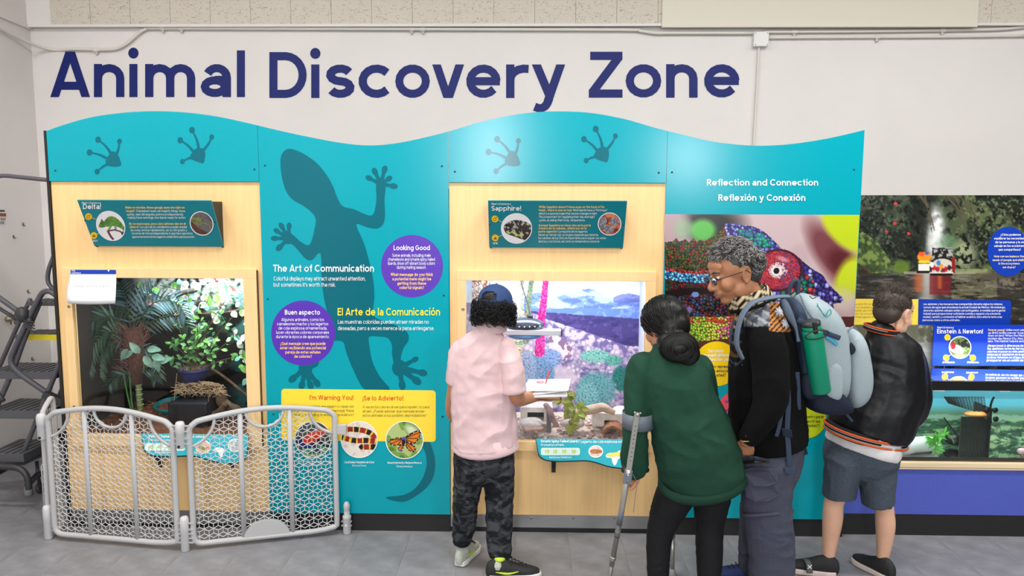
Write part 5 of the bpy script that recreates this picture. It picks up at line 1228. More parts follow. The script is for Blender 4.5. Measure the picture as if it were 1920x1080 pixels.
# ------------------------------------------------------------------ second window: desert enclosure
def desert():
    wl_, wr, wt, wb = W2; ZF = wb-.04
    enclosure_light('desert_lamp', ((wl_+wr)/2, .22, wt+.035), (.0, 0, 0), .9, .16, 11.5, (.96, .97, 1))
    c = Cv(862, 498, 1222, 812, 1.25); X, Y = c.X, c.Y
    n = fbm(X, Y, 40, 5, 1); n2 = fbm(X, Y, 9, 4, 2); n3 = fbm(X*.5, Y*1.3, 14, 4, 5)
    k = np.clip((Y-500)/80, 0, 1)[..., None]; c.C = np.array((170, 205, 245))*(1-k)+np.array((235, 245, 252))*k; c.fill((255, 255, 255), c.ell(1150, 535, 60, 22, 0, .9), .8)
    ridge = [(860, 575), (950, 556), (985, 556), (1000, 549), (1030, 548), (1075, 549), (1092, 543), (1105, 541), (1122, 545), (1132, 556), (1148, 558), (1162, 552), (1180, 550), (1195, 553), (1225, 560), (1225, 620), (860, 620)]
    m = c.poly(ridge); c.fill((120, 150, 214), m); c.fill((180, 200, 240), m & (n3 > .52), .8); c.fill((84, 104, 180), m & (n3 < .4), .7); c.fill((90, 90, 160), m & (X > 1150) & (Y < 568), .5)
    m = Y > 578+n*6-3; c.fill((100, 130, 200), m); c.fill((150, 180, 225), m & (n2 > .6), .5)
    m = Y > 584+(X-1015)*.07+2*n2; c.fill((72, 62, 122), m); c.fill((98, 84, 150), m & (n2 > .55), .6); c.fill((52, 48, 100), m & (n3 < .4), .6)
    yl = 600+np.clip((X-1035), -100, 200)*.33+14*(n-.5)
    m = Y > yl; c.fill((150, 140, 180), m); c.fill((220, 200, 214), m & (n2 > .52), .85); c.fill((96, 84, 140), m & (n2 < .42), .7)
    d1, e, r = voro(X, Y, 9, 12); m2 = (Y > 620+np.clip((X-1035), -60, 200)*.25+10*n) 
    rock = np.array([(214, 190, 204), (180, 160, 190), (232, 214, 220), (140, 126, 164), (120, 140, 170)])[(r*5).astype(int).clip(0, 4)]*(1.2-.6*d1)[..., None]; rock = np.where((e < .12)[..., None], (84, 72, 120), rock); c.C = np.where(m2[..., None], rock*.4+c.C*.6, c.C)
    big = c.poly([(1030, 622), (1045, 626), (1060, 640), (1074, 652), (1072, 668), (1052, 678), (1044, 668), (1030, 650)], 2); c.fill((232, 206, 212), big); c.fill((110, 80, 120), big & (n2 < .45), .8); c.fill((214, 200, 215), c.ell(1052, 705, 30, 18, 10, .4), .8)
    def bush(cx, cy, rx, ry, col):
        mm = c.ell(cx, cy, rx, ry, 0, .2)*(fbm(X, Y, 7, 3, int(cx)) > .25); d_, e_, r_ = voro(X, Y, 3.2, int(cx)); col = np.array(col)*(1.25-.7*d_)[..., None]; m_ = mm[..., None]*(.95); c.C = c.C*(1-m_)+col*m_
    bush(1116, 668, 28, 12, (120, 190, 176)); bush(1150, 676, 16, 10, (90, 170, 150)); bush(1165, 710, 18, 24, (40, 120, 110)); bush(1118, 732, 36, 34, (96, 160, 165)); bush(1100, 742, 22, 24, (120, 178, 184)); bush(1030, 672, 24, 18, (130, 160, 210)); bush(1010, 700, 30, 30, (110, 150, 190)); bush(985, 690, 22, 30, (150, 170, 200)); bush(1190, 690, 12, 12, (90, 130, 140))
    # tall flower spikes
    def spike(pts, w0, w1, cols, seed):
        mm = c.seg(cr(pts, 6), w0, w1) > .5; d_, e_, r_ = voro(X, Y, 2.6, seed); col = np.array(cols)[(r_*len(cols)).astype(int).clip(0, len(cols)-1)]*(1.3-.8*d_)[..., None]; c.C = np.where(mm[..., None], col, c.C)
    spike([(1002, 498), (992, 560), (986, 640)], 8, 12, [(90, 140, 110), (120, 150, 130), (150, 140, 110)], 3); spike([(1026, 498), (1020, 560), (1014, 610), (1012, 660)], 9, 19, [(220, 40, 140), (240, 90, 180), (190, 20, 110)], 4)
    spike([(978, 500), (974, 600), (966, 700)], 10, 22, [(120, 160, 150), (190, 170, 120), (230, 220, 190)], 5); c.fill((235, 236, 240), c.ell(950, 560, 26, 60, 0, .6), .8); spike([(900, 500), (905, 600)], 30, 40, [(210, 90, 70), (235, 230, 220), (120, 110, 90), (240, 240, 235)], 6)
    c.fill((120, 120, 110), c.ell(890, 590, 24, 60, 0, .5), .5)
    o = c.mesh('desert_backdrop', PRINT, None, vplane(.553), 0); tag(o, 'printed backdrop of blue desert mountains with pink flower spike inside the second window', 'backdrop')
    # gravel floor
    rs = random.Random(8); x0, x1 = wl_-.045, wr+.045; nx, ny = 40, 14; v = []; f = []
    for i in range(nx+1):
        for j in range(ny+1):
            x = x0+(x1-x0)*i/nx; y = .03+.50*j/ny; v.append((x, y, ZF+.03*y/.5+.03+.012*mnoise.noise((x*9, y*9, 3))))
    for i in range(nx):
        for j in range(ny): a = i*(ny+1)+j; f.append((a, a+ny+1, a+ny+2, a+1))
    bed = make('sand_bed', v, f, mat('pale_sand', (226, 206, 190), .95, noise=.25, nscale=60, bump=.5, bscale=120), None, True); tag(bed, 'pale sandy gravel covering the floor of the desert enclosure', 'gravel', kind='stuff')
    gm = [mat('pale_stone', c_, .85, noise=.25, nscale=40) for c_ in ((232, 218, 210), (210, 196, 190), (190, 160, 146), (160, 140, 136))]
    zf = lambda x, y: ZF+.03*y/.5+.03
    def stone_mesh(m, seed):
        b_ = MB().ball((0, 0, 0), 1, 7, 5); q = np.vstack(b_.v); rr = np.random.RandomState(seed); q = q*(1+.25*rr.randn(len(q), 1)*.6)
        me = bpy.data.meshes.new('stone'); me.from_pydata(q.tolist(), [], b_.f); me.materials.append(m); return me
    sm = [stone_mesh(gm[k % 4], k) for k in range(12)]
    for k in range(280):
        x = rs.uniform(at(968, 810, .1)[0], x1-.02); y = .04+.42*rs.random()**1.5; s = rs.uniform(.006, .015)
        o = bpy.data.objects.new('stone', rs.choice(sm)); COL.objects.link(o); o.parent = bed; b0 = WLOC[bed.name]; o.location = (x-b0[0], y-b0[1], zf(x, y)+s*.3-b0[2]); o.scale = (s*rs.uniform(1, 1.6), s, s*.6); o.rotation_euler = (0, 0, rs.uniform(0, 6))
    def rock(name, lab, cat, pts, Y, depth, m, rough=.006, seed=0):
        """an irregular lump whose front outline is given, rounded in depth"""
        P = np.array([at(x, y, Y) for x, y in pts]); c_ = P.mean(0); b_ = MB(); layers = []
        for t, sx in ((-1, .55), (-.7, .85), (-.25, 1), (.3, 1), (.75, .85), (1, .5)):
            Q = c_+(P-c_)*sx; Q[:, 1] = Y+depth/2+t*depth/2; layers.append(Q)
        n_ = len(P); V = np.vstack(layers); V += np.array([[mnoise.noise(Vector(p*14)+Vector((seed, k_, 0))) for k_ in range(3)] for p in V])*rough*2
        F_ = [tuple(range(n_-1, -1, -1)), tuple(5*n_+i for i in range(n_))]
        for l in range(5):
            for i in range(n_): j = (i+1) % n_; F_.append((l*n_+i, l*n_+j, (l+1)*n_+j, (l+1)*n_+i))
        b_.add(V, F_); o = b_.out(name, m, None, True); sd = o.modifiers.new('s', 'SUBSURF'); sd.levels = sd.render_levels = 2; tag(o, lab, cat); return o
    ST = mat('white_stone', (236, 228, 220), .85, noise=.2, nscale=18, bump=.4, bscale=40)
    rock('flat_stone', 'speckled flat white stone at the left foot of the desert enclosure', 'rock', [(970, 795), (985, 790), (1010, 791), (1020, 797), (1016, 804), (1000, 806), (975, 806)], .06, .12, ST)
    rock('flat_stone', 'tan flat stone in front of the speckled one in the desert enclosure', 'rock', [(975, 806), (990, 802), (1012, 801), (1024, 806), (1015, 812), (985, 812)], .03, .08, gm[2], seed=4)
    rock('heaped_stones', 'heap of pale rocks in the middle of the desert enclosure floor', 'rock', [(1048, 798), (1062, 788), (1080, 787), (1092, 793), (1100, 803), (1080, 808), (1050, 806)], .1, .1, gm[1], .01, 9)
    rock('white_rock', 'large white rock at the right end of the desert enclosure', 'rock', [(1148, 775), (1165, 768), (1190, 772), (1205, 785), (1205, 806), (1160, 806), (1150, 795)], .22, .15, ST, .012, 5)
    # hollow block with a dark mouth
    def block(name, lab, L, R_, T, B, Y, D, ho):
        root = empty(name, at((L+R_)/2, B, Y+D/2)); tag(root, lab, 'hide')
        a = at(L, T, Y); d = at(R_, B, Y); h0 = at(ho[0], ho[2], Y); h1 = at(ho[1], ho[3], Y)
        b_ = MB().box(a[0], d[0], Y, Y+D, h0[2], a[2]).box(a[0], h0[0], Y, Y+D, d[2], h0[2]).box(h1[0], d[0], Y, Y+D, d[2], h0[2]).box(h0[0], h1[0], Y, Y+D, d[2], h1[2]); o = b_.out('block', ST, root); 
        MB().box(h0[0], h1[0], Y+D*.6, Y+D, h1[2], h0[2]).out('hollow', BLACK, root); return root
    block('stone_hide', 'square white block with a dark opening beside the boy\'s books', 976, 1036, 764, 792, .16, .14, (989, 1020, 773, 789))
    block('stone_hide', 'white stone hide with a small black opening under the driftwood', 1112, 1170, 776, 800, .18, .12, (1133, 1158, 788, 798))
    DW = mat('pale_driftwood', (216, 190, 164), .85, noise=.35, nscale=10, stretch=(1, 1, 6), bump=.5, bscale=30)
    o = MB().tube(cr([at(x, y, .17) for x, y in ((1058, 782), (1072, 776), (1095, 771), (1118, 766), (1130, 764), (1142, 769), (1152, 774))], 4), [.014+.016*math.sin(i*.13) for i in range(25)], 10).out('driftwood_log', DW, None, True); tag(o, 'pale twisted driftwood log lying across the desert enclosure', 'log')
    o = MB().tube(cr([at(x, y, .1) for x, y in ((1022, 757), (1030, 770), (1036, 785), (1046, 800))], 4), [.014, .015, .017, .018, .018, .018, .019, .019, .018, .017, .016, .014, .012], 9).out('driftwood_stump', mat('pinkish_wood', (190, 160, 156), .85, noise=.4, nscale=20), None, True); tag(o, 'pinkish upright driftwood stump right of the square white block', 'log')
    o = MB().box(at(1025, 760, .09)[0], at(1034, 760, .09)[0], .09, .11, at(1030, 812, .09)[2], at(1030, 765, .09)[2]).out('slate_post', mat('grey_slate', (120, 116, 124), .7)); bevel(o, .003); tag(o, 'narrow grey slate post in front of the pinkish stump', 'slate')
    b_ = MB(); V = []; 
    for i in range(11):
        t = PI*i/10; V.append((math.cos(t), math.sin(t)))
    cc = at(1148, 816, .06); P_o = [cc+np.array([-.062*x, 0, .055*z]) for x, z in V]; P_i = [cc+np.array([-.05*x, 0, .042*z]) for x, z in V]
    pts = P_o+P_i[::-1]; o = MB().prism(pts, (.02, .12, 0)).out('cork_arch', mat('cork_bark', (176, 122, 90), .9, noise=.4, nscale=40, bump=.7, bscale=50)); tag(o, 'curved brown cork bark arch at the right of the desert enclosure floor', 'bark')
    # yellow-green leafy plant
    root = empty('leafy_sprig', at(1075, 790, .1)); tag(root, 'yellow-green leafy sprig standing in the desert enclosure before the backdrop', 'plant')
    YG = leafmat('yellow_green_leaf', (196, 200, 90), .5, (120, 140, 50)); lm = leaf_mesh('leaf', .042, .026, YG, .2, .3, 1.2)
    for pts in ([(1072, 800), (1078, 770), (1075, 735)], [(1072, 800), (1060, 760), (1048, 745)], [(1075, 800), (1088, 770), (1095, 755)], [(1072, 800), (1068, 755), (1058, 725)]):
        Q = cr([at(x, y, .10) for x, y in pts], 6); s_ = MB().tube(Q, .002, 5).out('stem', G3, root, True)
        for k in range(13):
            i = rs.randrange(len(Q)); place_leaf(lm, s_, Q[i], (rs.uniform(-1, 1), rs.uniform(-.7, .1), rs.uniform(-1, .4)), (0, -.8, .5), rs.uniform(.8, 1.4))
    # lamp fixture: tube light below a black vented dome
    root = empty('reptile_lamp', at(1000, 618, .2)); tag(root, 'silver reptile lamp bar with black vented dome hanging inside the second window', 'lamp')
    a = at(935, 622, .16); d = at(1052, 622, .16)
    SIL = mat('lamp_silver', (225, 228, 235), .25, metal=.3)
    bevel(MB().box(a[0], d[0], .13, .20, a[2]-.016, a[2]+.016).out('lamp_bar', SIL, root), .004)
    MB().box(d[0], d[0]+.006, .125, .205, a[2]-.019, a[2]+.019).out('end_cap', BLACK, root)
    g = at(985, 609, .2); DK = mat('gunmetal_dome', (70, 76, 92), .3, metal=.5)
    MB().ball(g, (.115, .08, .045), 22, 10).out('dome', DK, root, True)
    for k in range(7): p = at(955+k*9.5, 609, .2); MB().ball((p[0], .2-.079*math.sqrt(max(.05, 1-((p[0]-g[0])/.115)**2)), p[2]), (.005, .003, .004), 8, 5).out('vent_hole', WHITEP, root)
    p = at(994, 603, .2); MB().lathe([(.018, 0), (.018, .035), (.014, .04)], p, (0, 0, 1), 14).out('socket', BLACK, root, True)
    p = at(984, 630, .18); MB().ball(p, (.10, .05, .022), 20, 8).out('lens', mat('blue_lens', (90, 140, 190), .15, spec=.6), root, True)
    MB().tube(cr([at(994, 595, .2), at(990, 570, .25), at(980, 540, .3), at(975, 515, .32)], 5), .004, 6).out('lamp_cord', BLACK, root, True)
desert()

# ================================================================== AXOLOTL TANK UNIT (right)
def tank_unit():
    TY = .055; XR = 4.05; X0 = KX[4]+.004
    zk, zb_, zs, zt_, zr0, zr1 = [at(1780, y, .03)[2] for y in (965, 880, 867, 735, 733, 716)]
    root = empty('tank_stand', ((X0+XR)/2, .25, 0)); tag(root, 'low blue stand with pale wood ledge carrying the long fish tank', 'stand')
    BLU = mat('periwinkle_blue_panel', (78, 92, 186), .45, noise=.05, nscale=60)
    MB().box(X0, XR, .03, .5, zk, zb_).out('front_panel', BLU, root); MB().box(X0, XR, .032, .5, 0, zk).out('base', BLACK, root)
    LW_ = mat('pale_ledge_wood', (236, 214, 176), .5, noise=.12, nscale=4, stretch=(.4, 8, 8))
    bevel(MB().box(X0, XR, .018, .5, zb_+.001, zs).out('wood_ledge', LW_, root), .002)
    MB().box(X0, XR, .016, .018, zb_+.013, zb_+.0145).out('ply_line', mat('ply_line', (150, 116, 76), .6), root)
    # mural panel
    mr = empty('mural_panel', (2.6, .48, zs)); tag(mr, 'tall photo mural of a tree-lined canal with painted boats behind the tank', 'mural')
    mx0 = at(1612, 420, .478)[0]-.15; MZ = at(1760, 366.5, .478)[2]
    MB().box(mx0, at(2200, 500, .48)[0], .48, .50, zs, MZ).out('backing_board', mat('mural_board', (60, 70, 60), .6), mr)
    c = Cv(1585, 366, 2200, 702, 1.6); X, Y = c.X, c.Y; n = fbm(X, Y, 34, 5, 4); n2 = fbm(X, Y, 8, 4, 6); n4 = fbm(X*1.2, Y*.6, 6, 3, 9)
    ss = lambda v, a_, b_: np.clip((v-a_)/(b_-a_), 0, 1)
    n8 = fbm(X, Y, 4, 3, 31); c.fill((34, 40, 34)); c.fill((58, 68, 50), ss(n, .42, .56)); c.fill((98, 110, 72), ss(n, .52, .66)*ss(X, 1740, 1860), .9); c.fill((74, 80, 72), ss(n, .52, .68)*ss(X, 1760, 1690), .8); c.fill((14, 17, 15), ss(n2, .48, .34), .85); c.fill((140, 150, 110), ss(n8, .56, .74)*(.25+.75*ss(X, 1740, 1850)), .7); c.fill((128, 136, 126), ss(n8, .6, .74)*ss(X, 1720, 1660), .5)
    g = np.exp(-((X-1756-.05*(Y-420))/(10+.07*(Y-380)))**2)*np.clip((Y-375)/40, 0, 1)*np.clip((486-Y)/20, 0, 1); c.fill((228, 230, 232), g*(.35+n2*1.6)); c.fill((226, 230, 226), c.ell(1750, 455, 12, 32, 0, .8), .7)
    c.fill((96, 140, 100), c.ell(1778, 458, 18, 18, 0, .8), .6); c.fill((170, 180, 140), c.ell(1808, 478, 22, 26, 0, .8)*(n2 > .4), .8)
    m = c.poly([(1608, 440), (1640, 450), (1660, 475), (1672, 500), (1650, 530), (1608, 540)], 3); c.fill((86, 112, 56), m*(n2+.2)); c.fill((150, 170, 90), m*(n2 > .56), .6); c.fill((110, 140, 50), c.ell(1690, 502, 16, 14, 0, .5), .8); c.fill((56, 40, 34), c.ell(1618, 530, 18, 30, 0, .5)); 
    for p in (((1735, 366), (1742, 400), (1747, 435)), ((1790, 366), (1805, 400), (1812, 435)), ((1770, 366), (1795, 390), (1812, 430)), ((1800, 370), (1825, 400), (1836, 422)), ((1725, 366), (1740, 390), (1752, 432))): c.fill((92, 82, 66), c.seg(cr(p, 4), 6, 2)*(n4 > .35), .9)
    for p in ((1679, 382), (1704, 438), (1662, 434), (1678, 419)): c.fill((220, 60, 60), c.ell(*p, 3.2, 2.4))
    # water
    w = Y > 512; c.fill((58, 54, 48), w); rip = fbm(X*.35, Y*2.2, 8, 4, 12); c.fill((120, 118, 84), w & (X > 1785) & (X < 1870) & (rip > .4), .6); c.fill((34, 32, 30), w & (rip < .42), .6); c.fill((170, 168, 160), w & (rip > .66), .35); c.fill((196, 196, 190), w*np.exp(-((X-1738)/16)**2)*np.clip(1-(Y-512)/200, .4, 1), .9)
    c.fill((206, 96, 50), w & (Y < 548), .7*np.exp(-((X-1722)/8)**2)); c.fill((130, 30, 40), w & (X > 1742) & (X < 1783) & (Y < 552), .7); c.fill((210, 110, 50), w & (Y < 542), .7*np.exp(-((X-1762)/4)**2)); c.fill((180, 176, 166), (np.abs(Y-512-.0*X) < 2.2) & (X > 1695) & (X < 1830), .7)
    c.fill((150, 156, 110), (Y > 505) & (Y < 513) & (X > 1780) & (X < 1850), .8); c.fill((84, 76, 66), c.ell(1880, 522, 60, 12, 0, .5)*(n2 > .4), .9); c.fill((120, 110, 96), c.ell(1900, 530, 40, 8, 0, .5)*(n2 > .55), .9)
    c.fill((190, 192, 186), (Y > 608) & (X < 1752) & (n > .3)*1, .55); c.fill((90, 92, 70), (Y > 608) & (Y < 642) & (n2 > .4) & (X < 1752), .7)
    # boats
    c.fill((240, 236, 226), c.poly([(1722, 495), (1742, 495), (1742, 508), (1722, 508)])); c.fill((238, 150, 40), c.ell(1733, 482, 13, 10)); c.fill((230, 90, 50), c.ell(1728, 476, 6, 4)); c.fill((70, 90, 190), c.ell(1738, 475, 4, 3)); c.fill((250, 210, 60), c.ell(1733, 491, 12, 3)); c.fill((30, 26, 26), c.poly([(1718, 508), (1744, 508), (1744, 512), (1718, 512)]))
    c.fill((214, 206, 190), c.poly([(1748, 486), (1785, 486), (1785, 512), (1748, 512)])); c.fill((34, 32, 34), c.poly([(1748, 465), (1786, 465), (1786, 484), (1748, 484)])); 
    c.fill((176, 174, 166), c.poly([(1748, 465), (1786, 465), (1786, 484), (1748, 484)])*(fbm(X, Y, 3.2, 2, 44) > .54)); c.fill((40, 38, 40), c.seg([(1750, 467), (1784, 467)], 2))
    c.fill((30, 28, 30), c.seg(cr([(1746, 500), (1750, 488), (1767, 483), (1784, 488), (1788, 500)], 5), 4)); c.fill((150, 30, 36), c.poly([(1784, 484), (1791, 482), (1791, 512), (1786, 512)]))
    for p, cl in (((1751, 502), (200, 40, 50)), ((1758, 505), (170, 40, 60)), ((1765, 500), (240, 160, 30)), ((1760, 493), (60, 130, 200)), ((1773, 505), (190, 30, 50)), ((1780, 502), (60, 30, 40)), ((1747, 496), (240, 240, 240)), ((1768, 508), (120, 40, 60))): c.fill(cl, c.ell(*p, 4, 5))
    c.fill((28, 26, 26), c.poly([(1743, 511), (1787, 511), (1785, 517), (1745, 517)])); c.fill((236, 232, 226), c.poly([(1743, 511), (1787, 511), (1787, 513), (1743, 513)]))
    c.mesh('canal_photo', PRINT, mr, vplane(.48), .0012)
    mp_ = vplane(.478)
    def mf(nm, pts, m, off=.001): return flat(nm, pts, m, mr, mp_, off)
    mf('yellow_box', [(1590, 560), (1722, 561), (1722, 609), (1590, 609)], mat('mural_yellow', (252, 222, 80), .4))
    mf('blue_box', [(1722, 561), (1892, 563), (1896, 567), (1894, 609), (1721, 609)], BLUEP)
    d = Flat(mp_, .001); d.disc(1890.5, 471.5, 39, 46.5, n=50); d.out('blue_disc', BLUEP, mr)
    write(mr, WHITEP, [T_(s, x, y, 3.8, .2, x1=x1) for s, x, y, x1 in (('Los ajolotes y los humanos han compartido durante siglos los mismos', 1731.5, 572, 1879.5), ('cursos de agua que atraviesan la actual Ciudad de México. Sin embargo,', 1731.5, 578, 1885), ('ahora los ajolotes salvajes están casi extinguidos. A medida que la gente', 1731.5, 584, 1885), ('trabajó para proporcionar suficiente comida y espacio a la creciente', 1731, 590, 1876), ('ciudad, cambió y contaminó el hábitat acuático. Esto afecta tanto a las', 1730.5, 596, 1879), ('personas como a otros animales.', 1730, 602, 1800))]
        +[T_(s, x, y, 4.2, .22, align='c', width=w) for s, x, y, w in (('¿Cómo podemos', 1895, 442, 38), ('equilibrar las necesidades', 1895, 449, 62), ('de las personas y la vida', 1895, 456, 58), ('salvaje en los ecosistemas', 1895, 463, 62), ('que compartimos?', 1893, 470, 42))], plane=mp_)
    write(mr, mat('pale_ink', (240, 226, 190), .4), [T_(s, 1892, y, 4, .22, align='c', width=w) for s, y, w in (('How can we balance the', 482.5, 56), ('needs of people and wildlife', 489.5, 62), ('in the ecosystems', 496, 40), ('we share?', 503, 24))], plane=mp_)
    write(mr, mat('faint_ink', (200, 170, 60), .4), [T_(s, x, y, 4, .16, x1=x1) for s, x, y, x1 in (('axolotls and humans have shared', 1601, 572, 1712), ('increasing number of people', 1601, 578, 1704), ('wild axolotls are nearly gone', 1601, 584, 1712), ('provide enough food', 1601, 590, 1712), ('changed and polluted the water', 1601, 596, 1712))], plane=mp_)
    # blue name sign standing behind the tank
    sp = vplane(.40); sg = empty('name_sign', sp(1840, 686)); tag(sg, 'wide blue name sign reading Einstein & Newton standing behind the tank', 'sign')
    P = [sp(x, y) for x, y in ((1751.5, 610), (2010, 609), (2010, 686), (1748, 686))]; MB().prism(P[::-1], (0, .008, 0)).out('sign_face', mat('royal_blue_sign', (0, 56, 190), .35), sg)
    write(sg, WHITEP, [T_('Meet / ¡Conozca a', 1757.5, 615.5, 3.4, .2, x1=1788), T_('Einstein', 1757, 625.3, 8.4, .2, x1=1793), T_('&', 1796.5, 625.3, 7.6, .13, x1=1802), T_('Newton!', 1805.5, 625.3, 8.4, .2, x1=1843), T_('2014 Einstein', 1767, 681, 3.4, .2, x1=1790), T_('2021 Newton', 1813, 681, 3.4, .2, x1=1835)]
        +[T_(s, x, y, 3.9, .15, x1=1990) for s, x, y in (('Unlike most salamanders, axolotls (pronounced', 1886, 620.5), ('(a-SHO-lotlls) never lose their frilly gills and rarely', 1853, 626), ('lives on land. When the Mexica (Aztecs) settled in what is', 1853, 631), ('modern day Mexico City, they created floating gardens on the', 1852.5, 636.5), ('lake. This habitat helped axolotls thrive in a unique lifestyle', 1852.5, 641.5), ('A diferencia de la mayoría de las salamandras,', 1883, 650), ('los ajolotes (a-ho-lo-te) nunca pierden sus branquias', 1851.5, 655.5), ('adornas ni pasan su vida adulta en tierra. Cuando los Mexica', 1851, 661), ('(aztecas) se asentaron en la actual Ciudad de México, crearon', 1851, 666.5), ('jardines flotantes en el lago. Este hábitat ayudó a los ajolotes', 1850.5, 672), ('prosperar en un estilo de vida totalmente acuático.', 1850, 677.5))], plane=sp)
    write(sg, OTEXT, [T_('Forever young!', 1853, 620.5, 4, .24, x1=1883.5), T_('¡Siempre joven!', 1852, 650, 4, .24, x1=1881)], plane=sp)
    F = Flat(sp, .0012); 
    for x, y in ((1776.5, 632.5), (1774, 671), (1824, 671)): F.disc(x, y, 5.8, 6)
    F.line([(1780, 636), (1787, 641)], .9); F.line([(1778, 668), (1783, 665)], .9); F.line([(1820, 667), (1816, 664)], .9); F.out('yellow_icon', bpy.data.materials['icon_yellow'], sg)
    def axo(c): c.fill((84, 104, 60)); c.fill((30, 34, 30), c.ell(1812, 643, 16, 10, 10)); c.fill((232, 180, 190), c.ell(1794, 655, 14, 8, 20)); c.fill((160, 30, 50), c.ell(1787, 648, 5, 7)); c.fill((176, 200, 120), fbm(c.X, c.Y, 5) > .62, .5); c.fill((190, 140, 110), c.ell(1800, 668, 14, 4))
    disc_print('axolotl_photo', 1800, 651.5, 20.5, axo, sg, sp, .7, 20.5, .002)
    # tank
    tk = empty('glass_tank', ((X0+XR)/2, .25, zs)); tag(tk, 'long glass water tank with a black top rim below the Einstein sign', 'fish tank')
    tx0 = X0+.02
    DK = mat('black_rim', (18, 18, 19), .35)
    b = MB().box(tx0, XR, TY-.012, TY+.01, zr0, zr1).box(tx0, XR, .36, .38, zr0, zr1); b.out('top_rim', DK, tk)
    MB().box(tx0+.012, XR, TY-.01, TY-.004, zs, zr0).out('front_pane', GLASS, tk)
    MB().box(tx0, tx0+.008, TY, .37, zs, zr0).out('side_pane', GLASS, tk)
    zw = at(1800, 747, TY)[2]
    c = Cv(1560, 728, 2250, 880, 1.7); X, Y = c.X, c.Y; n = fbm(X*.6, Y*1.5, 12, 4, 21); n2 = fbm(X*.5, Y*1.7, 5, 3, 22)
    c.fill((106, 140, 116)); k = np.clip((Y-790)/10, 0, 1); c.fill((110, 190, 220), np.clip((775-Y)/16, 0, 1), .95); c.fill((170, 190, 176), (np.abs(Y-778-10*n) < 5)*1.0, .7); c.fill((60, 96, 70), (Y > 785) & (n < .47), .85); c.fill((166, 186, 140), (Y > 785) & (n > .56), .8); c.fill((40, 56, 44), (Y > 790) & (n2 < .4), .7); c.fill((196, 200, 150), (Y > 800) & (n2 > .64) & (X > 1850), .7)
    c.fill((40, 44, 36), (Y > 846)*1.0, .9)
    c.mesh('rock_print', PRINT, tk, vplane(.355), .0)
    enclosure_light('tank_lamp', (2.9, .2, zr1+.17), (0, 0, 0), 1.6, .1, 15, (.95, 1, .97))
    MB().box(tx0+.012, XR, TY, .352, zs+.001, zs+.022).out('dark_substrate', mat('dark_sand', (58, 54, 46), .9, noise=.4, nscale=80), tk)
    wm = glass_mat('tank_water', (.90, .97, .94)); b = MB().box(tx0+.014, XR-.002, TY-.002, .352, zs+.023, zw); b.out('water', wm, tk)
    # clear acrylic lid sheets
    AC = glass_mat('clear_acrylic', (.94, .97, 1)); 
    def sheet(pts, z, nm, lab):
        P = [fl(x, y, z) for x, y in pts]; o = MB().prism(P, (0, 0, .005)).out(nm, AC, tk); return o
    ld = MB().hexa([(at(1742, 700, .1)[0], .045, zr1+.001), (XR, .045, zr1+.001), (XR, .36, zr1+.001), (at(1742, 700, .1)[0], .36, zr1+.001), (at(1742, 700, .1)[0], .045, zr1+.006), (XR, .045, zr1+.006), (XR, .36, zr1+.006), (at(1742, 700, .1)[0], .36, zr1+.006)]).out('acrylic_lid', AC, tk)
    MB().box(at(1742, 700, .1)[0], at(1820, 700, .1)[0], .37, .376, zr1, zr1+.07).out('acrylic_upstand', AC, tk)
    for xx in (1757, 1880): p = at(xx, 738, TY-.004); MB().box(p[0]-.02, p[0]+.04, TY-.008, TY+.02, zr0-.006, zr0-.001).out('lid_clip', WHITEP, tk)
    # things in the water
    PV = mat('white_pvc', (240, 240, 238), .35); a = at(1690, 842, .10); d = at(1752, 840, .16); ax = (d-a); L = np.linalg.norm(ax)
    z_ = zs+.023+.048
    rt = MB(); a[2] = d[2] = z_; rt.lathe([(.047, 0), (.052, .004), (.052, .05), (.0465, .055), (.0465, L-.01), (.044, L), (.034, L), (.037, .01)], a, d-a, 26)
    o = rt.out('white_pipe', PV, None, True); tag(o, 'short white plastic pipe lying at the left end of the tank', 'pipe')
    p = at(1686, 828, .2); o = MB().ball((p[0], .2, zs+.075), (.05, .05, .045), 14, 9).out('white_pipe_end', PV, None, True); tag(o, 'rounded white plastic pipe end half hidden behind the short pipe', 'pipe')
    root = empty('water_plant', at(1760, 845, .2)); tag(root, 'bright green water plant draped over the white pipe in the tank', 'plant')
    rs = random.Random(4); WG = leafmat('water_plant_green', (96, 190, 60)); lm = leaf_mesh('leaf', .05, .014, WG, .2, .3, 1.2)
    for pts in ([(1755, 838), (1745, 822), (1732, 816)], [(1757, 838), (1762, 818), (1770, 813), (1782, 818), (1789, 832)], [(1756, 838), (1752, 820), (1754, 812)]):
        Q = cr([at(x, y, .09) for x, y in pts], 6); s_ = MB().tube(Q, .003, 5).out('stem', WG, root, True)
        for k in range(14):
            i = rs.randrange(len(Q)*2//3); place_leaf(lm, s_, Q[i], (rs.uniform(-1, 1), rs.uniform(-.5, .1), rs.uniform(-.6, .8)), (0, -.8, .5), rs.uniform(.6, 1.1))
    MESHD = mat('black_mesh_plastic', (34, 42, 38), .6)
    root = empty('tank_divider', at(1830, 850, .2)); tag(root, 'black mesh filter box divider standing in the middle of the tank', 'divider')
    a = at(1803, 790, .16); d = at(1851, 790, .16); z0, z1 = zs+.024, at(1830, 782, .16)[2]
    b = MB(); n_ = 15
    for k in range(n_+1): x = a[0]+(d[0]-a[0])*k/n_; b.box(x-.0022, x+.0022, .158, .162, z0, z1)
    for k in range(22): z = z0+(z1-z0)*k/21; b.box(a[0], d[0], .1585, .1615, z-.002, z+.002)
    tag(b.out('mesh_panel', MESHD, root), kind='stuff'); MB().box(a[0]+.002, d[0]-.002, .165, .175, z0, z1).out('filter_pad', mat('olive_pad', (70, 84, 56), .8), root); MB().box(d[0], d[0]+.006, .13, .30, z0, z1+.06).out('divider_edge', BLACK, root)
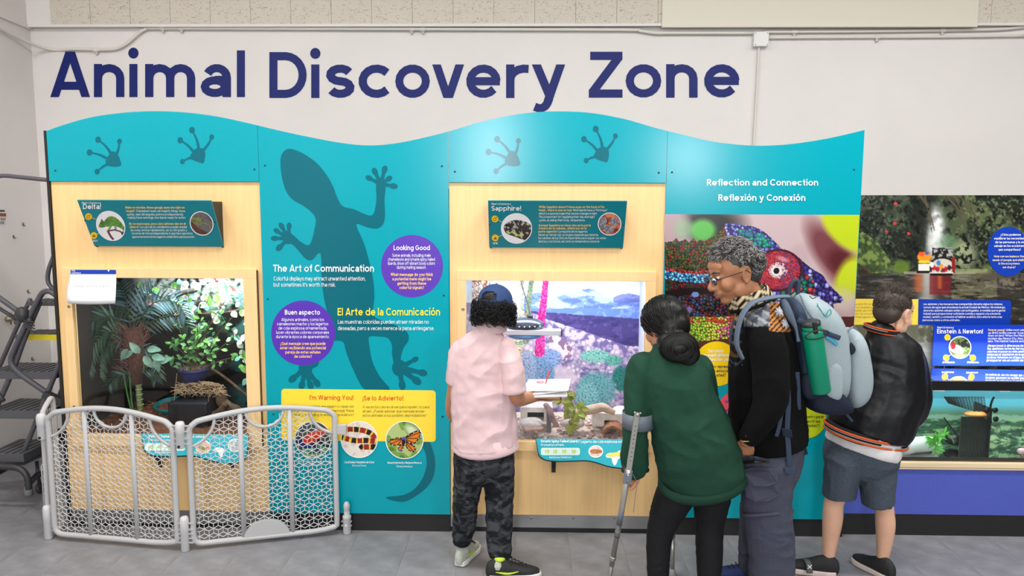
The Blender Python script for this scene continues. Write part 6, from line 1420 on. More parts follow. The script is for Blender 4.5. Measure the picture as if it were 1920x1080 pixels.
    q = [at(x, y, .2) for x, y in ((1770, 744), (1845, 744), (1850, 778), (1778, 756))]; b = MB()
    for k in range(14):
        t = k/13; b.tube([q[0]+(q[1]-q[0])*t, q[3]+(q[2]-q[3])*t], .0018, 4); b.tube([q[0]+(q[3]-q[0])*t, q[1]+(q[2]-q[1])*t], .0018, 4)
    tag(b.out('mesh_lid', MESHD, root), kind='stuff')
    sc_ = mat('suction_black', (14, 14, 14), .3)
    for x, y in ((1851, 769), (1866, 769), (1851, 786), (1867, 786)): MB().lathe([(.004, -.012), (.012, -.01), (.017, 0), (.016, .003)], at(x, y, TY+.016), (0, -1, 0), 16).out('suction_cup', sc_, root, True)
    MB().tube(cr([at(x, y, .08) for x, y in ((1858, 793), (1857, 765), (1860, 752), (1864, 744))], 5), .006, 8).out('cup_bracket', sc_, root, True)
    MB().tube([at(1770, 783, .2), at(1795, 818, .2)], .004, 6).out('airline', sc_, root); MB().ball(at(1790, 824, .24), (.06, .05, .035)).out('filter_sponge', sc_, root, True)
    o = MB().ball(at(1832, 777, .2), (.075, .04, .018), 16, 9).ball(at(1836, 784, .19), (.03, .02, .014), 12, 8).out('orange_hide', mat('orange_clay', (206, 130, 60), .6), None, True); tag(o, 'orange piece of clay seen under the water surface by the divider', 'ornament')
    # axolotl at the frame's edge
    body = MB(); PK = mat('pink_axolotl_skin', (232, 180, 184), .4, sss=.1); p = at(1915, 847, .1)
    body.tube(cr([p+np.array(v_) for v_ in [(-.02, 0, .0), (0, 0, .004), (.03, 0, .004), (.09, .01, .002), (.15, .02, 0), (.24, .03, 0)]], 4), [.010, .014, .017, .018, .018, .017, .016, .016, .017, .018, .018, .018, .017, .016, .015, .013, .011, .009, .007, .005, .003], 10)
    for dx in (.03, .12):
        for dy in (-.02, .02): body.tube([p+np.array([dx, 0, 0]), p+np.array([dx-.008, dy, -.02]), p+np.array([dx-.02, dy*1.3, -.034])], [.006, .005, .003], 6)
    ao = body.out('axolotl', PK, None, True); tag(ao, 'pink axolotl resting on the tank bottom at the photo\'s right edge', 'axolotl')
    for s_ in (-1, 1):
        for k in range(3): MB().tube([p+np.array([.012, s_*.012, .008]), p+np.array([.022+.006*k, s_*.03, .012+.010*k])], [.003, .001], 5).out('gill', mat('red_gill', (196, 60, 70), .5) if s_ == -1 and k == 0 else bpy.data.materials['red_gill'], ao, True)
tank_unit()
# ================================================================== PEOPLE: tools
V3 = lambda *a: np.array(a, float)
def nrm(v): v = np.asarray(v, float); return v/(np.linalg.norm(v)+1e-12)
def loft(mb, C, W, B, w, d, seg=18, cap=True):
    """elliptic rings: centres C, width axes W, depth axes B, half sizes w, d; rounded ends"""
    C = [np.array(c) for c in C]; n = len(C); rings = []
    T0 = nrm(C[1]-C[0]); T1 = nrm(C[-1]-C[-2])
    if cap in (True, 'start'):
        for a in (80, 55, 30): t = math.radians(a); rings.append((C[0]-T0*math.sin(t)*min(w[0], d[0])*.9, W[0], B[0], w[0]*math.cos(t), d[0]*math.cos(t)))
    for i in range(n): rings.append((C[i], W[i], B[i], w[i], d[i]))
    if cap in (True, 'end'):
        for a in (30, 55, 80): t = math.radians(a); rings.append((C[-1]+T1*math.sin(t)*min(w[-1], d[-1])*.9, W[-1], B[-1], w[-1]*math.cos(t), d[-1]*math.cos(t)))
    vs = []; f = []
    for c, a, b, x, y in rings:
        for k in range(seg): t = 2*PI*k/seg; vs.append(c+a*x*math.cos(t)+b*y*math.sin(t))
    m = len(rings)
    for i in range(m-1):
        for k in range(seg): k2 = (k+1) % seg; f.append((i*seg+k, i*seg+k2, (i+1)*seg+k2, (i+1)*seg+k))
    f.append(tuple(range(seg-1, -1, -1))); f.append(tuple((m-1)*seg+k for k in range(seg)))
    mb.add(vs, f)
def chain(mb, Y0, pts, cap=True, n=4, seg=18):
    """pts: (px, py, dy, half width in photo pixels, half depth in metres)"""
    Q = cr([list(p) for p in pts], n) if len(pts) > 2 else np.array(pts, float)
    C = [at(q[0], q[1], Y0+q[2]) for q in Q]; m = len(C); W = []; B = []; w = []; d = []
    for i in range(m):
        T = nrm(C[min(i+1, m-1)]-C[max(i-1, 0)]); v = nrm(C[i]-CAM); X = np.cross(T, v)
        if np.linalg.norm(X) < .25: X = np.cross(T, (0, 0, 1.)) if not W else W[-1]-T*(W[-1]@T)
        X = nrm(X); W.append(X); B.append(nrm(np.cross(X, T))); w.append(max(.002, Q[i][3])*((C[i]-CAM)@FW)/FPX); d.append(max(.002, Q[i][4]))
    loft(mb, C, W, B, w, d, seg, cap)
def remesh(mb, voxel, smooth=6, disp=None, dec=None):
    """weld overlapping closed shapes into one continuous skin -> verts, faces"""
    me = bpy.data.meshes.new('tmp'); me.from_pydata(np.vstack(mb.v).tolist(), [], mb.f)
    bm = bmesh.new(); bm.from_mesh(me); bmesh.ops.recalc_face_normals(bm, faces=bm.faces); bm.to_mesh(me); bm.free()
    o = bpy.data.objects.new('tmp', me); COL.objects.link(o)
    r = o.modifiers.new('r', 'REMESH'); r.mode = 'VOXEL'; r.voxel_size = voxel
    if smooth: s = o.modifiers.new('s', 'SMOOTH'); s.iterations = smooth; s.factor = .5
    if dec: d = o.modifiers.new('d', 'DECIMATE'); d.ratio = dec
    dg = bpy.context.evaluated_depsgraph_get(); ev = o.evaluated_get(dg); m2 = ev.to_mesh()
    v = np.empty(len(m2.vertices)*3); m2.vertices.foreach_get('co', v); v = v.reshape(-1, 3)
    nn = np.empty(len(m2.vertices)*3); m2.vertices.foreach_get('normal', nn); nn = nn.reshape(-1, 3)
    f = [tuple(p.vertices) for p in m2.polygons]
    ev.to_mesh_clear(); bpy.data.objects.remove(o); bpy.data.meshes.remove(me)
    if disp: v = v+nn*disp(v)[:, None]
    return v, f
def folds(amp, sx, sy, sz, seed=0, ridged=True, amp2=0, s2=60):
    def fn(v):
        out = np.empty(len(v))
        for i, p in enumerate(v):
            q = Vector((p[0]*sx+seed, p[1]*sy, p[2]*sz)); w = mnoise.noise(q*.6)*.9; a = mnoise.noise(q+Vector((w, w, w)))
            out[i] = amp*((.5-abs(a)*1.6) if ridged else a)
            if amp2: out[i] += amp2*mnoise.noise(Vector((p[0]*s2, p[1]*s2, p[2]*s2)))
        return out
    return fn
def skin(name, mbs, material, parent=None, **k):
    """mbs: list of (MB, voxel, smooth, disp)"""
    V = []; F = []; n = 0
    for mb, vx, sm, dp in mbs:
        v, f = remesh(mb, vx, sm, dp); V.append(v); F += [tuple(i+n for i in q) for q in f]; n += len(v)
    return make(name, np.vstack(V), F, material, parent, True, **k)
def garment(name, build, material, parent, voxel=.007, smooth=5, disp=None):
    b = MB(); build(b); return skin(name, [(b, voxel, smooth, disp)], material, parent)
def pxof(v):
    v = np.asarray(v)-CAM; d = v@FW; return 960+FPX*(v@RT)/d, 540-FPX*(v@UP)/d
def paint(o, fn, base=None):
    """colour attribute from a function of the point's place on the garment (its front-view coordinates)"""
    n = len(o.data.vertices); co = np.empty(n*3); o.data.vertices.foreach_get('co', co); co = co.reshape(-1, 3)
    w = WLOC[o.name] if o.parent is None else WLOC[o.parent.name]; x, y = pxof(co+w); c = fn(x, y, co+w)/255.; c = np.where(c <= .04045, c/12.92, ((c+.055)/1.055)**2.4)
    a = o.data.color_attributes.new('print', 'FLOAT_COLOR', 'POINT'); a.data.foreach_set('color', np.hstack([c, np.ones((n, 1))]).ravel().astype(np.float32))
class Head:
    def __init__(s, c, f, up=(0, 0, 1), k=1.0):
        s.c = np.array(c); s.f = nrm(f); s.r = nrm(np.cross(s.f, up)); s.u = np.cross(s.r, s.f); s.k = k
        s.R = np.stack([s.r, s.f, s.u], 1)
    def p(s, r, f, u): return s.c+s.k*(s.r*r+s.f*f+s.u*u)
    def ell(s, mb, r, f, u, a, b, c, seg=18): mb.ball(s.p(r, f, u), (a*s.k, b*s.k, c*s.k), seg, 12, s.R)
    def build(s, mb):
        s.ell(mb, 0, -.012, .034, .076, .096, .088, 24); s.ell(mb, 0, .028, -.03, .060, .064, .072, 22)
        s.ell(mb, 0, .058, -.092, .026, .026, .020); s.ell(mb, 0, .03, -.085, .040, .045, .022)
        for q in (-1, 1):
            s.ell(mb, q*.040, .052, -.028, .024, .032, .03); s.ell(mb, q*.05, .0, -.06, .018, .045, .035)
            s.ell(mb, q*.011, .099, -.036, .009, .011, .008)
            s.ell(mb, q*.030, .077, .008, .0155, .012, .010)
            # ear: shell, rim and lobe
            E = s.p(q*.078, -.012, -.006)
            loop = [s.p(q*(.080+.006*math.sin(t)), -.014+.016*math.cos(t)-.004*math.sin(t), -.004+.030*math.sin(t)) for t in [2*PI*i/14 for i in range(14)]]
            mb.tube(loop, .0052*s.k, 8, True); s.ell(mb, q*.077, -.012, -.006, .005, .014, .027); s.ell(mb, q*.079, -.008, -.034, .006, .009, .010)
        s.ell(mb, 0, .080, .028, .050, .016, .012); s.ell(mb, 0, .07, .05, .058, .022, .03)
        mb.tube([s.p(0, .088, .020), s.p(0, .097, .0), s.p(0, .108, -.018), s.p(0, .114, -.030)], [.008*s.k, .009*s.k, .011*s.k, .0125*s.k], 12); s.ell(mb, 0, .112, -.033, .0125, .012, .011)
        s.ell(mb, 0, .086, -.056, .030, .012, .014)
        s.ell(mb, 0, .092, -.061, .023, .009, .0048); s.ell(mb, 0, .090, -.071, .019, .009, .0058)
def face_parts(h, par, brow_mat, lip=True, brow=True):
    ey = mat('eye_white', (225, 220, 215), .2); 
    for q in (-1, 1):
        b = MB(); h.ell(b, q*.030, .0795, .008, .0115, .0115, .0085, 14); e = b.out('eye', ey, par, True)
        b = MB(); h.ell(b, q*.031, .088, .006, .0052, .0045, .0052, 10); b.out('iris', mat('dark_iris', (30, 20, 16), .15) if 'dark_iris' not in bpy.data.materials else bpy.data.materials['dark_iris'], e, True)
        if brow:
            b = MB(); b.tube([h.p(q*.012, .0965, .028), h.p(q*.03, .095, .034), h.p(q*.050, .079, .028)], [.003, .0042, .0022], 6); b.out('eyebrow', brow_mat, par, True)
def hand(mb, W, d, n, thumb, curl=25, k=1.0, spread=.0):
    """W wrist, d along the hand, n the way the palm faces, thumb +1/-1 picks the side"""
    W = np.array(W); d = nrm(d); n = nrm(np.array(n)-d*(np.dot(n, d))); s = np.cross(d, n)*thumb
    C = [W-d*.01, W+d*.02*k, W+d*.05*k, W+d*.082*k]
    loft(mb, C, [s]*4, [n]*4, [.026*k, .032*k, .040*k, .039*k], [.020*k, .017*k, .0145*k, .012*k], 16)
    for i, (o, L) in enumerate(((.030, .066), (.010, .074), (-.011, .069), (-.031, .052))):
        p = W+d*(.078-.004*abs(i-1.2))*k+s*o*k; dd = nrm(d+s*o*spread); pts = [p-dd*.02*k, p]; a = 0
        for j, seg in enumerate((.44, .31, .25)):
            a += math.radians(curl*(1.0, 1.1, .8)[j]); v = dd*math.cos(a)+n*math.sin(a); p = p+v*L*seg*k; pts.append(p)
        mb.tube(cr(pts, 3), [(.0090-.0025*q/12)*k for q in range(13)], 10); mb.ball(pts[-1], .0068*k, 8, 6)
    p = W+d*.018*k+s*.026*k; t1 = nrm(d*.62+s*.72+n*.25); t2 = nrm(d*.9+s*.25+n*.45); q1 = p+t1*.036*k; q2 = q1+t2*.030*k; q3 = q2+nrm(t2+n*.4)*.022*k
    mb.tube(cr([p-t1*.012*k, p, q1, q2, q3], 3), [(.0145-.006*q/12)*k for q in range(13)], 10); mb.ball(q3, .0078*k, 8, 6)
def shoe(par, heel, toe_dir, L, W_, lowmat, upmat, name='shoe', sole=.028, h=.085, laces=None, accent=None):
    """heel point on the floor, direction of the toe"""
    d = nrm((toe_dir[0], toe_dir[1], 0)); s = np.cross(d, (0, 0, 1)); heel = np.array([heel[0], heel[1], 0.])
    prof = [(0, .55), (.06, .74), (.18, .84), (.35, .78), (.55, .90), (.72, 1.0), (.86, .86), (.95, .6), (1.0, .28)]
    out = [(t*L, w*W_/2) for t, w in prof]; ring = [(x, y) for x, y in out]+[(x, -y) for x, y in out[::-1]]
    P = lambda x, y, z: heel+d*x+s*y+V3(0, 0, z)
    b = MB(); b.prism([P(x, y, .003) for x, y in ring], (0, 0, sole)); v, f = remesh(b, .005, 3); so = make('sole', v, f, lowmat, None, True); sv = so
    # upper lofted along the shoe
    st = [(.02, .60, h*.85), (.10, .74, h), (.22, .80, h*.98), (.36, .78, h*.86), (.50, .84, h*.66), (.66, .92, h*.50), (.80, .86, h*.40), (.92, .58, h*.28)]
    b = MB(); C = [P(t*L, 0, sole+hh*.32) for t, w, hh in st]; loft(b, C, [s]*8, [V3(0, 0, 1)]*8, [w*W_/2*.96 for t, w, hh in st], [hh*.68 for t, w, hh in st], 18)
    v, f = remesh(b, .005, 4); v[:, 2] = np.maximum(v[:, 2], sole*.6)
    bpy.data.objects.remove(so); WLOC.pop(sv.name, None) if False else None
    o = make(name, v, f, upmat, par, True)
    bb = MB(); bb.prism([P(x, y, .003) for x, y in ring], (0, 0, sole)); v, f = remesh(bb, .005, 3); make('sole', v, f, lowmat, o, True)
    if laces:
        b = MB()
        for k in range(5):
            t = .40+.07*k; z = sole+h*(.92-.085*k*1.3); b.tube([P(t*L, -.022, z-.006), P(t*L+.01, 0, z+.004), P((t+.03)*L, .022, z-.006)], .0028, 6)
        b.tube(cr([P(.38*L, 0, sole+h*.98), P(.36*L, .03, sole+h*1.05), P(.42*L, .05, sole+h*.75)], 4), .0025, 6).tube(cr([P(.38*L, 0, sole+h*.98), P(.38*L, -.035, sole+h*1.0), P(.46*L, -.05, sole+h*.7)], 4), .0025, 6); b.out('laces', laces, o, True)
    if accent:
        b = MB(); 
        for sg in (-1, 1): b.tube(cr([P(.12*L, sg*.40*W_, sole+h*.30), P(.35*L, sg*.415*W_, sole+h*.18), P(.55*L, sg*.44*W_, sole+h*.30)], 4), [.002, .003, .005, .006, .006, .005, .004, .003, .002], 6, flat=1)
        b.out('side_stripe', accent, o, True)
    return o
SKIN1 = mat('warm_brown_skin', (192, 134, 100), .5, sss=.08, noise=.08, nscale=30); SKIN2 = mat('tan_skin', (178, 122, 88), .5, sss=.08, noise=.1, nscale=30)
SKIN3 = mat('light_skin', (226, 176, 148), .5, sss=.1, noise=.06, nscale=30)
HAIRB = mat('black_hair', (12, 10, 10), .42, spec=.35); HAIRG = mat('grey_hair', (128, 126, 124), .5); HAIRG2 = mat('dark_grey_hair', (66, 64, 63), .5); HAIRW = mat('brown_hair', (62, 50, 42), .5)
def cloth(name, c, rough=.85, k=.12, sc=300, **kw): return mat(name, c, rough, spec=.25, noise=k, nscale=sc, bump=.15, bscale=350, **kw)

# ------------------------------------------------------------------ boy in the blue cap and pink shirt
def boy_pink():
    Y = -.45
    H = Head(at(929, 577, Y), (.30, .92, -.22), k=.93)
    b = MB(); H.build(b); chain(b, Y, [(925, 590, .0, 21, .05), (922, 615, -.005, 21, .052), (915, 640, -.01, 40, .06)])
    chain(b, Y, [(910, 655, 0, 40, .05), (905, 740, .0, 42, .06), (908, 840, .0, 42, .065)])
    chain(b, Y, [(885, 850, 0, 20, .07), (872, 930, 0, 15, .055), (867, 1000, .05, 11, .035), (866, 1026, .055, 9, .03)]); chain(b, Y, [(930, 850, 0, 20, .07), (936, 940, 0, 15, .055), (936, 1030, -.03, 11, .04), (934, 1058, -.06, 10, .04)])
    chain(b, Y, [(862, 660, 0, 15, .04), (853, 720, .0, 13.5, .036), (846, 770, .08, 11, .03), (856, 790, .2, 9, .026)])
    a = MB(); chain(a, Y, [(958, 690, -.04, 14, .04), (965, 730, -.06, 15, .04), (972, 747, -.03, 15, .038), (988, 746, .05, 12.5, .032), (1006, 743, .10, 10, .026), (1016, 742, .13, 8.5, .020)])
    hand(a, at(1013, 742, Y+.13), (.72, .40, -.06), (.15, -.25, .95), -1, 22, .84, 1.5)
    a2 = MB(); chain(a2, Y, [(850, 765, .06, 11, .03), (858, 788, .2, 9, .024), (900, 770, .36, 8, .022)]); hand(a2, at(905, 768, Y+.36), (.9, .3, .1), (0, 0, 1), 1, 20, .84)
    p = skin('person', [(b, .006, 3, None), (a, .003, 3, None), (a2, .004, 3, None)], SKIN1, None)
    tag(p, 'boy in a blue cap and pink short-sleeved shirt, seen from behind, holding books', 'person', 'visitors at the exhibit')
    # shirt
    SH = mat('pink_linen', (226, 194, 197), .85, spec=.15, noise=.05, nscale=200, bump=.12, bscale=260)
    def sh(b):
        chain(b, Y, [(915, 622, -.01, 26, .075), (911, 640, -.01, 46, .085), (907, 662, -.01, 58, .10), (906, 700, 0, 60, .115), (907, 750, 0, 61, .12), (909, 800, 0, 62, .125), (910, 838, 0, 61, .125)], cap='start')
        chain(b, Y, [(864, 655, -.01, 20, .06), (857, 690, -.01, 20, .062), (854, 716, 0, 19, .058)], cap='start'); chain(b, Y, [(948, 652, -.03, 21, .07), (959, 690, -.06, 22, .075), (964, 736, -.07, 22.5, .068)], cap='start')
    s_ = garment('shirt', sh, SH, p, .005, 4, folds(.009, 6, 6, 10, 2, True, .003, 24))
    b = MB(); C = []
    for k in range(25):
        t = 2*PI*k/24; q = at(910+61*math.cos(t), 836+12*abs(math.sin(t))**.7*(1 if math.sin(t) < 0 else .2)+4*math.cos(t), Y-.0+0*t); q[1] = Y-.122*math.sin(-t) if False else Y+.122*math.sin(t); C.append(q)
    # curved shirt tail: the back hem dips lowest at centre-left
    V = []; n = 28
    for k in range(n):
        t = 2*PI*k/n; x = math.cos(t); y = -math.sin(t); dip = (10*max(0, math.sin(t))**1.0*(1-.25*x))
        for (py, e) in ((818, .955), (838, 1.015), (838+dip*.55, 1.02), (838+dip, 1.0)):
            q = at(910+62*x*e, py, Y); q[1] = Y+.126*e*y; q[2] = at(910+62*x*e, py, Y)[2]; V.append(q)
    F_ = [(k*4+j, ((k+1) % n)*4+j, ((k+1) % n)*4+j+1, k*4+j+1) for k in range(n) for j in range(3)]
    o = make('shirt_tail', V, F_, SH, s_, True); m_ = o.modifiers.new('t', 'SOLIDIFY'); m_.thickness = .003
    col = MB(); pts = [at(0, 0, Y)]*0
    ring = []
    for k in range(20): t = 2*PI*k/20; q = at(920+27*math.cos(t), 609, Y); q[1] = Y-.005+.068*math.sin(t); q[2] += .012*math.sin(t)-.006; ring.append(q)
    col.tube(ring, .020, 8, True, flat=1.0, up=(0, 0, 1)); v, f = remesh(col, .005, 4); 
    V = []
    for k in range(20):
        t = 2*PI*k/20
        for z, e in ((-.026, 1.12), (.0, 1.03), (.016, .98)): q = at(920+28*e*math.cos(t), 609, Y); q[1] = Y-.005+.070*e*math.sin(t); q[2] += z+.010*math.sin(t); V.append(q)
    F_ = [(k*3+j, ((k+1) % 20)*3+j, ((k+1) % 20)*3+j+1, k*3+j+1) for k in range(20) for j in range(2)]
    o = make('shirt_collar', V, F_, SH, s_, True); m_ = o.modifiers.new('t', 'SOLIDIFY'); m_.thickness = .005
    # camo joggers
    CM = mat('camo_fabric', (52, 54, 58), .85, spec=.2); nt = CM.node_tree; bs = nt.nodes['Principled BSDF']; tc = nt.nodes.new('ShaderNodeTexCoord'); mp = nt.nodes.new('ShaderNodeMapping'); mp.inputs['Scale'].default_value = (1, 1, 1.6); n_ = nt.nodes.new('ShaderNodeTexNoise'); n_.inputs['Scale'].default_value = 16; n_.inputs['Detail'].default_value = 2; n_.inputs['Distortion'].default_value = .8
    r_ = nt.nodes.new('ShaderNodeValToRGB'); r_.color_ramp.interpolation = 'CONSTANT'; e = r_.color_ramp.elements; e[0].color = (*srgb((26, 27, 31)), 1); e[1].position = .46; e[1].color = (*srgb((48, 50, 54)), 1); x_ = e.new(.56); x_.color = (*srgb((68, 70, 75)), 1)
    nt.links.new(tc.outputs['Object'], mp.inputs[0]); nt.links.new(mp.outputs[0], n_.inputs[0]); nt.links.new(n_.outputs[0], r_.inputs[0]); nt.links.new(r_.outputs[0], bs.inputs['Base Color'])
    def jg(b):
        chain(b, Y, [(908, 826, 0, 55, .11), (907, 850, 0, 57, .115), (908, 872, 0, 57, .115)])
        chain(b, Y, [(884, 868, 0, 31, .10), (878, 900, 0, 28, .095), (873, 945, 0, 24, .085), (870, 985, .03, 22, .072), (867, 1004, .04, 19, .062), (867, 1017, .045, 17, .055)], cap='start')
        chain(b, Y, [(933, 868, 0, 32, .10), (936, 910, 0, 28, .095), (936, 955, -.01, 26, .085), (936, 1005, -.03, 24, .078), (937, 1030, -.045, 23, .07), (936, 1047, -.055, 19, .062)], cap='start')
    garment('joggers', jg, CM, p, .006, 3, folds(.006, 9, 9, 18, 5))
    WS = mat('white_sole', (232, 232, 228), .6); GU = mat('grey_green_mesh', (186, 190, 180), .7, noise=.2, nscale=120); BKU = mat('black_mesh_upper', (34, 35, 38), .7); LIME = mat('lime_trim', (190, 216, 60), .6)
    # left shoe points away to the right; right shoe is seen from its side
    f1 = fl(862, 1056)+V3(0, -.045, 0); s1_ = shoe(p, f1, (.35, 1, 0), .245, .088, WS, GU, laces=BKU, accent=LIME)
    f2 = fl(917, 1084); s2_ = shoe(p, f2+V3(0, -.01, 0), (1, .12, 0), .27, .092, WS, BKU, laces=mat('black_lace', (15, 15, 17), .6), accent=LIME)
    for s_2, ff, dd in ((s1_, f1, nrm((.35, 1, 0))), (s2_, f2+V3(0, -.01, 0), nrm((1, .12, 0)))):
        b = MB(); c = ff+dd*.045+V3(0, 0, .072); b.ball(c, (.036, .036, .038), 14, 9); b.out('heel_panel', GU, s_2, True); b = MB(); b.ball(c+dd*.01+V3(0, 0, .036), (.03, .03, .014), 14, 7); b.out('ankle_collar', LIME, s_2, True)
    # hair
    hb = MB(); H.ell(hb, 0, -.018, .036, .086, .104, .082); H.ell(hb, 0, -.05, -.035, .075, .06, .05); o = skin('hair', [(hb, .007, 3, None)], HAIRB, p)
    b = MB(); rs = random.Random(2)
    for k in range(620):
        th = rs.uniform(-PI*.5-1.95, -PI*.5+1.95); u_ = rs.uniform(-.080, .032)+(.014*math.sin(th*9)+.008*math.sin(th*17))*0-.0*abs(math.cos(th)); rr = .082+rs.uniform(0, .036)
        base = H.p(rr*math.cos(th), -.012+(rr+.020)*math.sin(th), u_); ax = nrm(base-H.c); t1 = nrm(np.cross(ax, (rs.uniform(-.5, .5), rs.uniform(-.5, .5), 1))); t2 = np.cross(ax, t1); R_ = rs.uniform(.007, .014); n = 10; a0 = rs.uniform(0, 6)
        b.tube([base+t1*R_*math.cos(a0+i*.75)+t2*R_*math.sin(a0+i*.75)+ax*.001*i-H.u*.0022*i for i in range(n)], .0019, 4, capped=False)
    tag(b.out('curls', HAIRB, o, True), kind='stuff')
    # cap, worn with the peak to the front
    CB = cloth('navy_blue_cap', (52, 74, 120), .8, .1)
    n, m = 40, 14; V = []; F_ = []
    e1, e2, e3 = .094, .112, .098
    for j in range(m+1):
        ph = PI/2*j/m
        for i in range(n): t = 2*PI*i/n; V.append(H.p(e1*math.cos(t)*math.sin(ph), -.012+e2*math.sin(t)*math.sin(ph), .030+e3*math.cos(ph)**.9 if ph < PI/2-.01 else .030))
    for i in range(n): t = 2*PI*i/n; V.append(H.p(e1*1.0*math.cos(t), -.012+e2*math.sin(t), -.006))
    for j in range(m+1):
        for i in range(n):
            i2 = (i+1) % n; tc_ = 2*PI*(i+.5)/n; back = abs(tc_-1.5*PI)
            if back < .44 and j in (m-3, m-2, m-1): continue
            if back < .30 and j == m-4: continue
            F_.append((j*n+i, j*n+i2, (j+1)*n+i2, (j+1)*n+i))
    o = make('baseball_cap', V, F_, CB, p, True); m_ = o.modifiers.new('t', 'SOLIDIFY'); m_.thickness = .0025; m_.offset = 1
    b = MB(); H.ell(b, 0, -.012, .030+e3+.001, .007, .007, .004); b.out('cap_button', CB, o, True)
    V = []; F_ = []
    for i in range(15):
        a_ = math.radians(20+140*i/14)
        for q, (g, z) in enumerate(((0, 0), (.035, .004), (.07, -.004))): V.append(H.p((e1+g*.1)*math.cos(a_), -.012+(e2+g)*math.sin(a_) if True else 0, -.004+z))
    for i in range(14):
        for q in range(2): F_.append((i*3+q, i*3+q+1, i*3+q+4, i*3+q+3))
    o2 = make('cap_peak', V, F_, CB, o, True); m_ = o2.modifiers.new('t', 'SOLIDIFY'); m_.thickness = .003
    b = MB(); pts = [H.p((e1+.002)*math.cos(t), -.012+(e2+.003)*math.sin(t), .001) for t in [1.5*PI-.55+1.1*i/12 for i in range(13)]]; b.tube(pts, .011, 6, flat=1, up=tuple(H.u)); o3 = b.out('cap_strap', CB, o, True)
    b = MB(); pts = [H.p((e1+.001)*math.cos(1.5*PI+.47*math.cos(a_)), -.012+(e2+.001)*math.sin(1.5*PI+.47*math.cos(a_))*(1-.10*math.sin(a_)), .012+.044*math.sin(a_)) for a_ in [PI*i/14 for i in range(15)]]; b.tube(pts, .0028, 6); b.out('opening_binding', mat('cap_binding', (28, 40, 74), .8), o, True)
    return p
boy_pink()

# books and papers in his hands
def books():
    Y = -.30
    def slab(name, x0, x1, y, dz, w, tilt, m, lab, cat, ang=0.0, z=0):
        a = at(x0, y, Y); d = at(x1, y, Y); c = (a+d)/2; c[2] += z; L = d[0]-a[0]; ca_, sa_ = math.cos(ang), math.sin(ang); P = []
        for zz in (0, dz):
            for sx, sy in ((-1, -1), (1, -1), (1, 1), (-1, 1)):
                X = sx*L/2; Y_ = sy*w/2; P.append(c+V3(X*ca_-Y_*sa_, X*sa_+Y_*ca_, zz+tilt*X/L+.10*Y_))
        o = MB().add(P, [(0, 3, 2, 1), (4, 5, 6, 7), (0, 1, 5, 4), (1, 2, 6, 5), (2, 3, 7, 6), (3, 0, 4, 7)]).out(name, m); bevel(o, .001); tag(o, lab, cat); return o
    slab('clipboard', 990, 1050, 741, .004, .17, .0, mat('brown_board', (176, 116, 78), .7), 'brown board at the bottom of the paper stack held by the boy in the cap', 'board', .1)
    slab('folder', 988, 1052, 739, .012, .19, .0, mat('tan_folder', (158, 116, 84), .7), 'tan folder just above the brown board in the held stack', 'folder', -.1, .006)
    slab('notebook', 985, 1062, 735, .010, .20, .01, mat('notebook_paper', (236, 236, 238), .7), 'thick white notebook in the middle of the held stack', 'notebook', .0, .006)
    slab('notebook', 984, 1054, 729, .009, .18, .02, bpy.data.materials['notebook_paper'], 'white notebook second from the top of the held stack', 'notebook', .12, .004)
    slab('paper_sheet', 986, 1068, 723, .0015, .19, .012, mat('sheet_paper', (250, 250, 252), .7), 'loose white sheet lying on top of the held stack', 'paper', -.12, .003)
    p = at(1013, 716, Y-.03); o = MB().ball(p, (.022, .016, .009), 16, 8).out('eraser', mat('pink_eraser', (222, 170, 180), .5), None, True); tag(o, 'small pink eraser resting on the top sheet', 'eraser')
    o = MB().tube([at(1023, 719, Y-.04), at(1027, 706, Y-.0), at(1031, 692, Y+.02)], [.003, .0045, .0028], 8).out('red_pen', mat('red_pen_plastic', (216, 40, 40), .35), None, True); tag(o, 'red pen standing upright among the papers in the held stack', 'pen')
books()

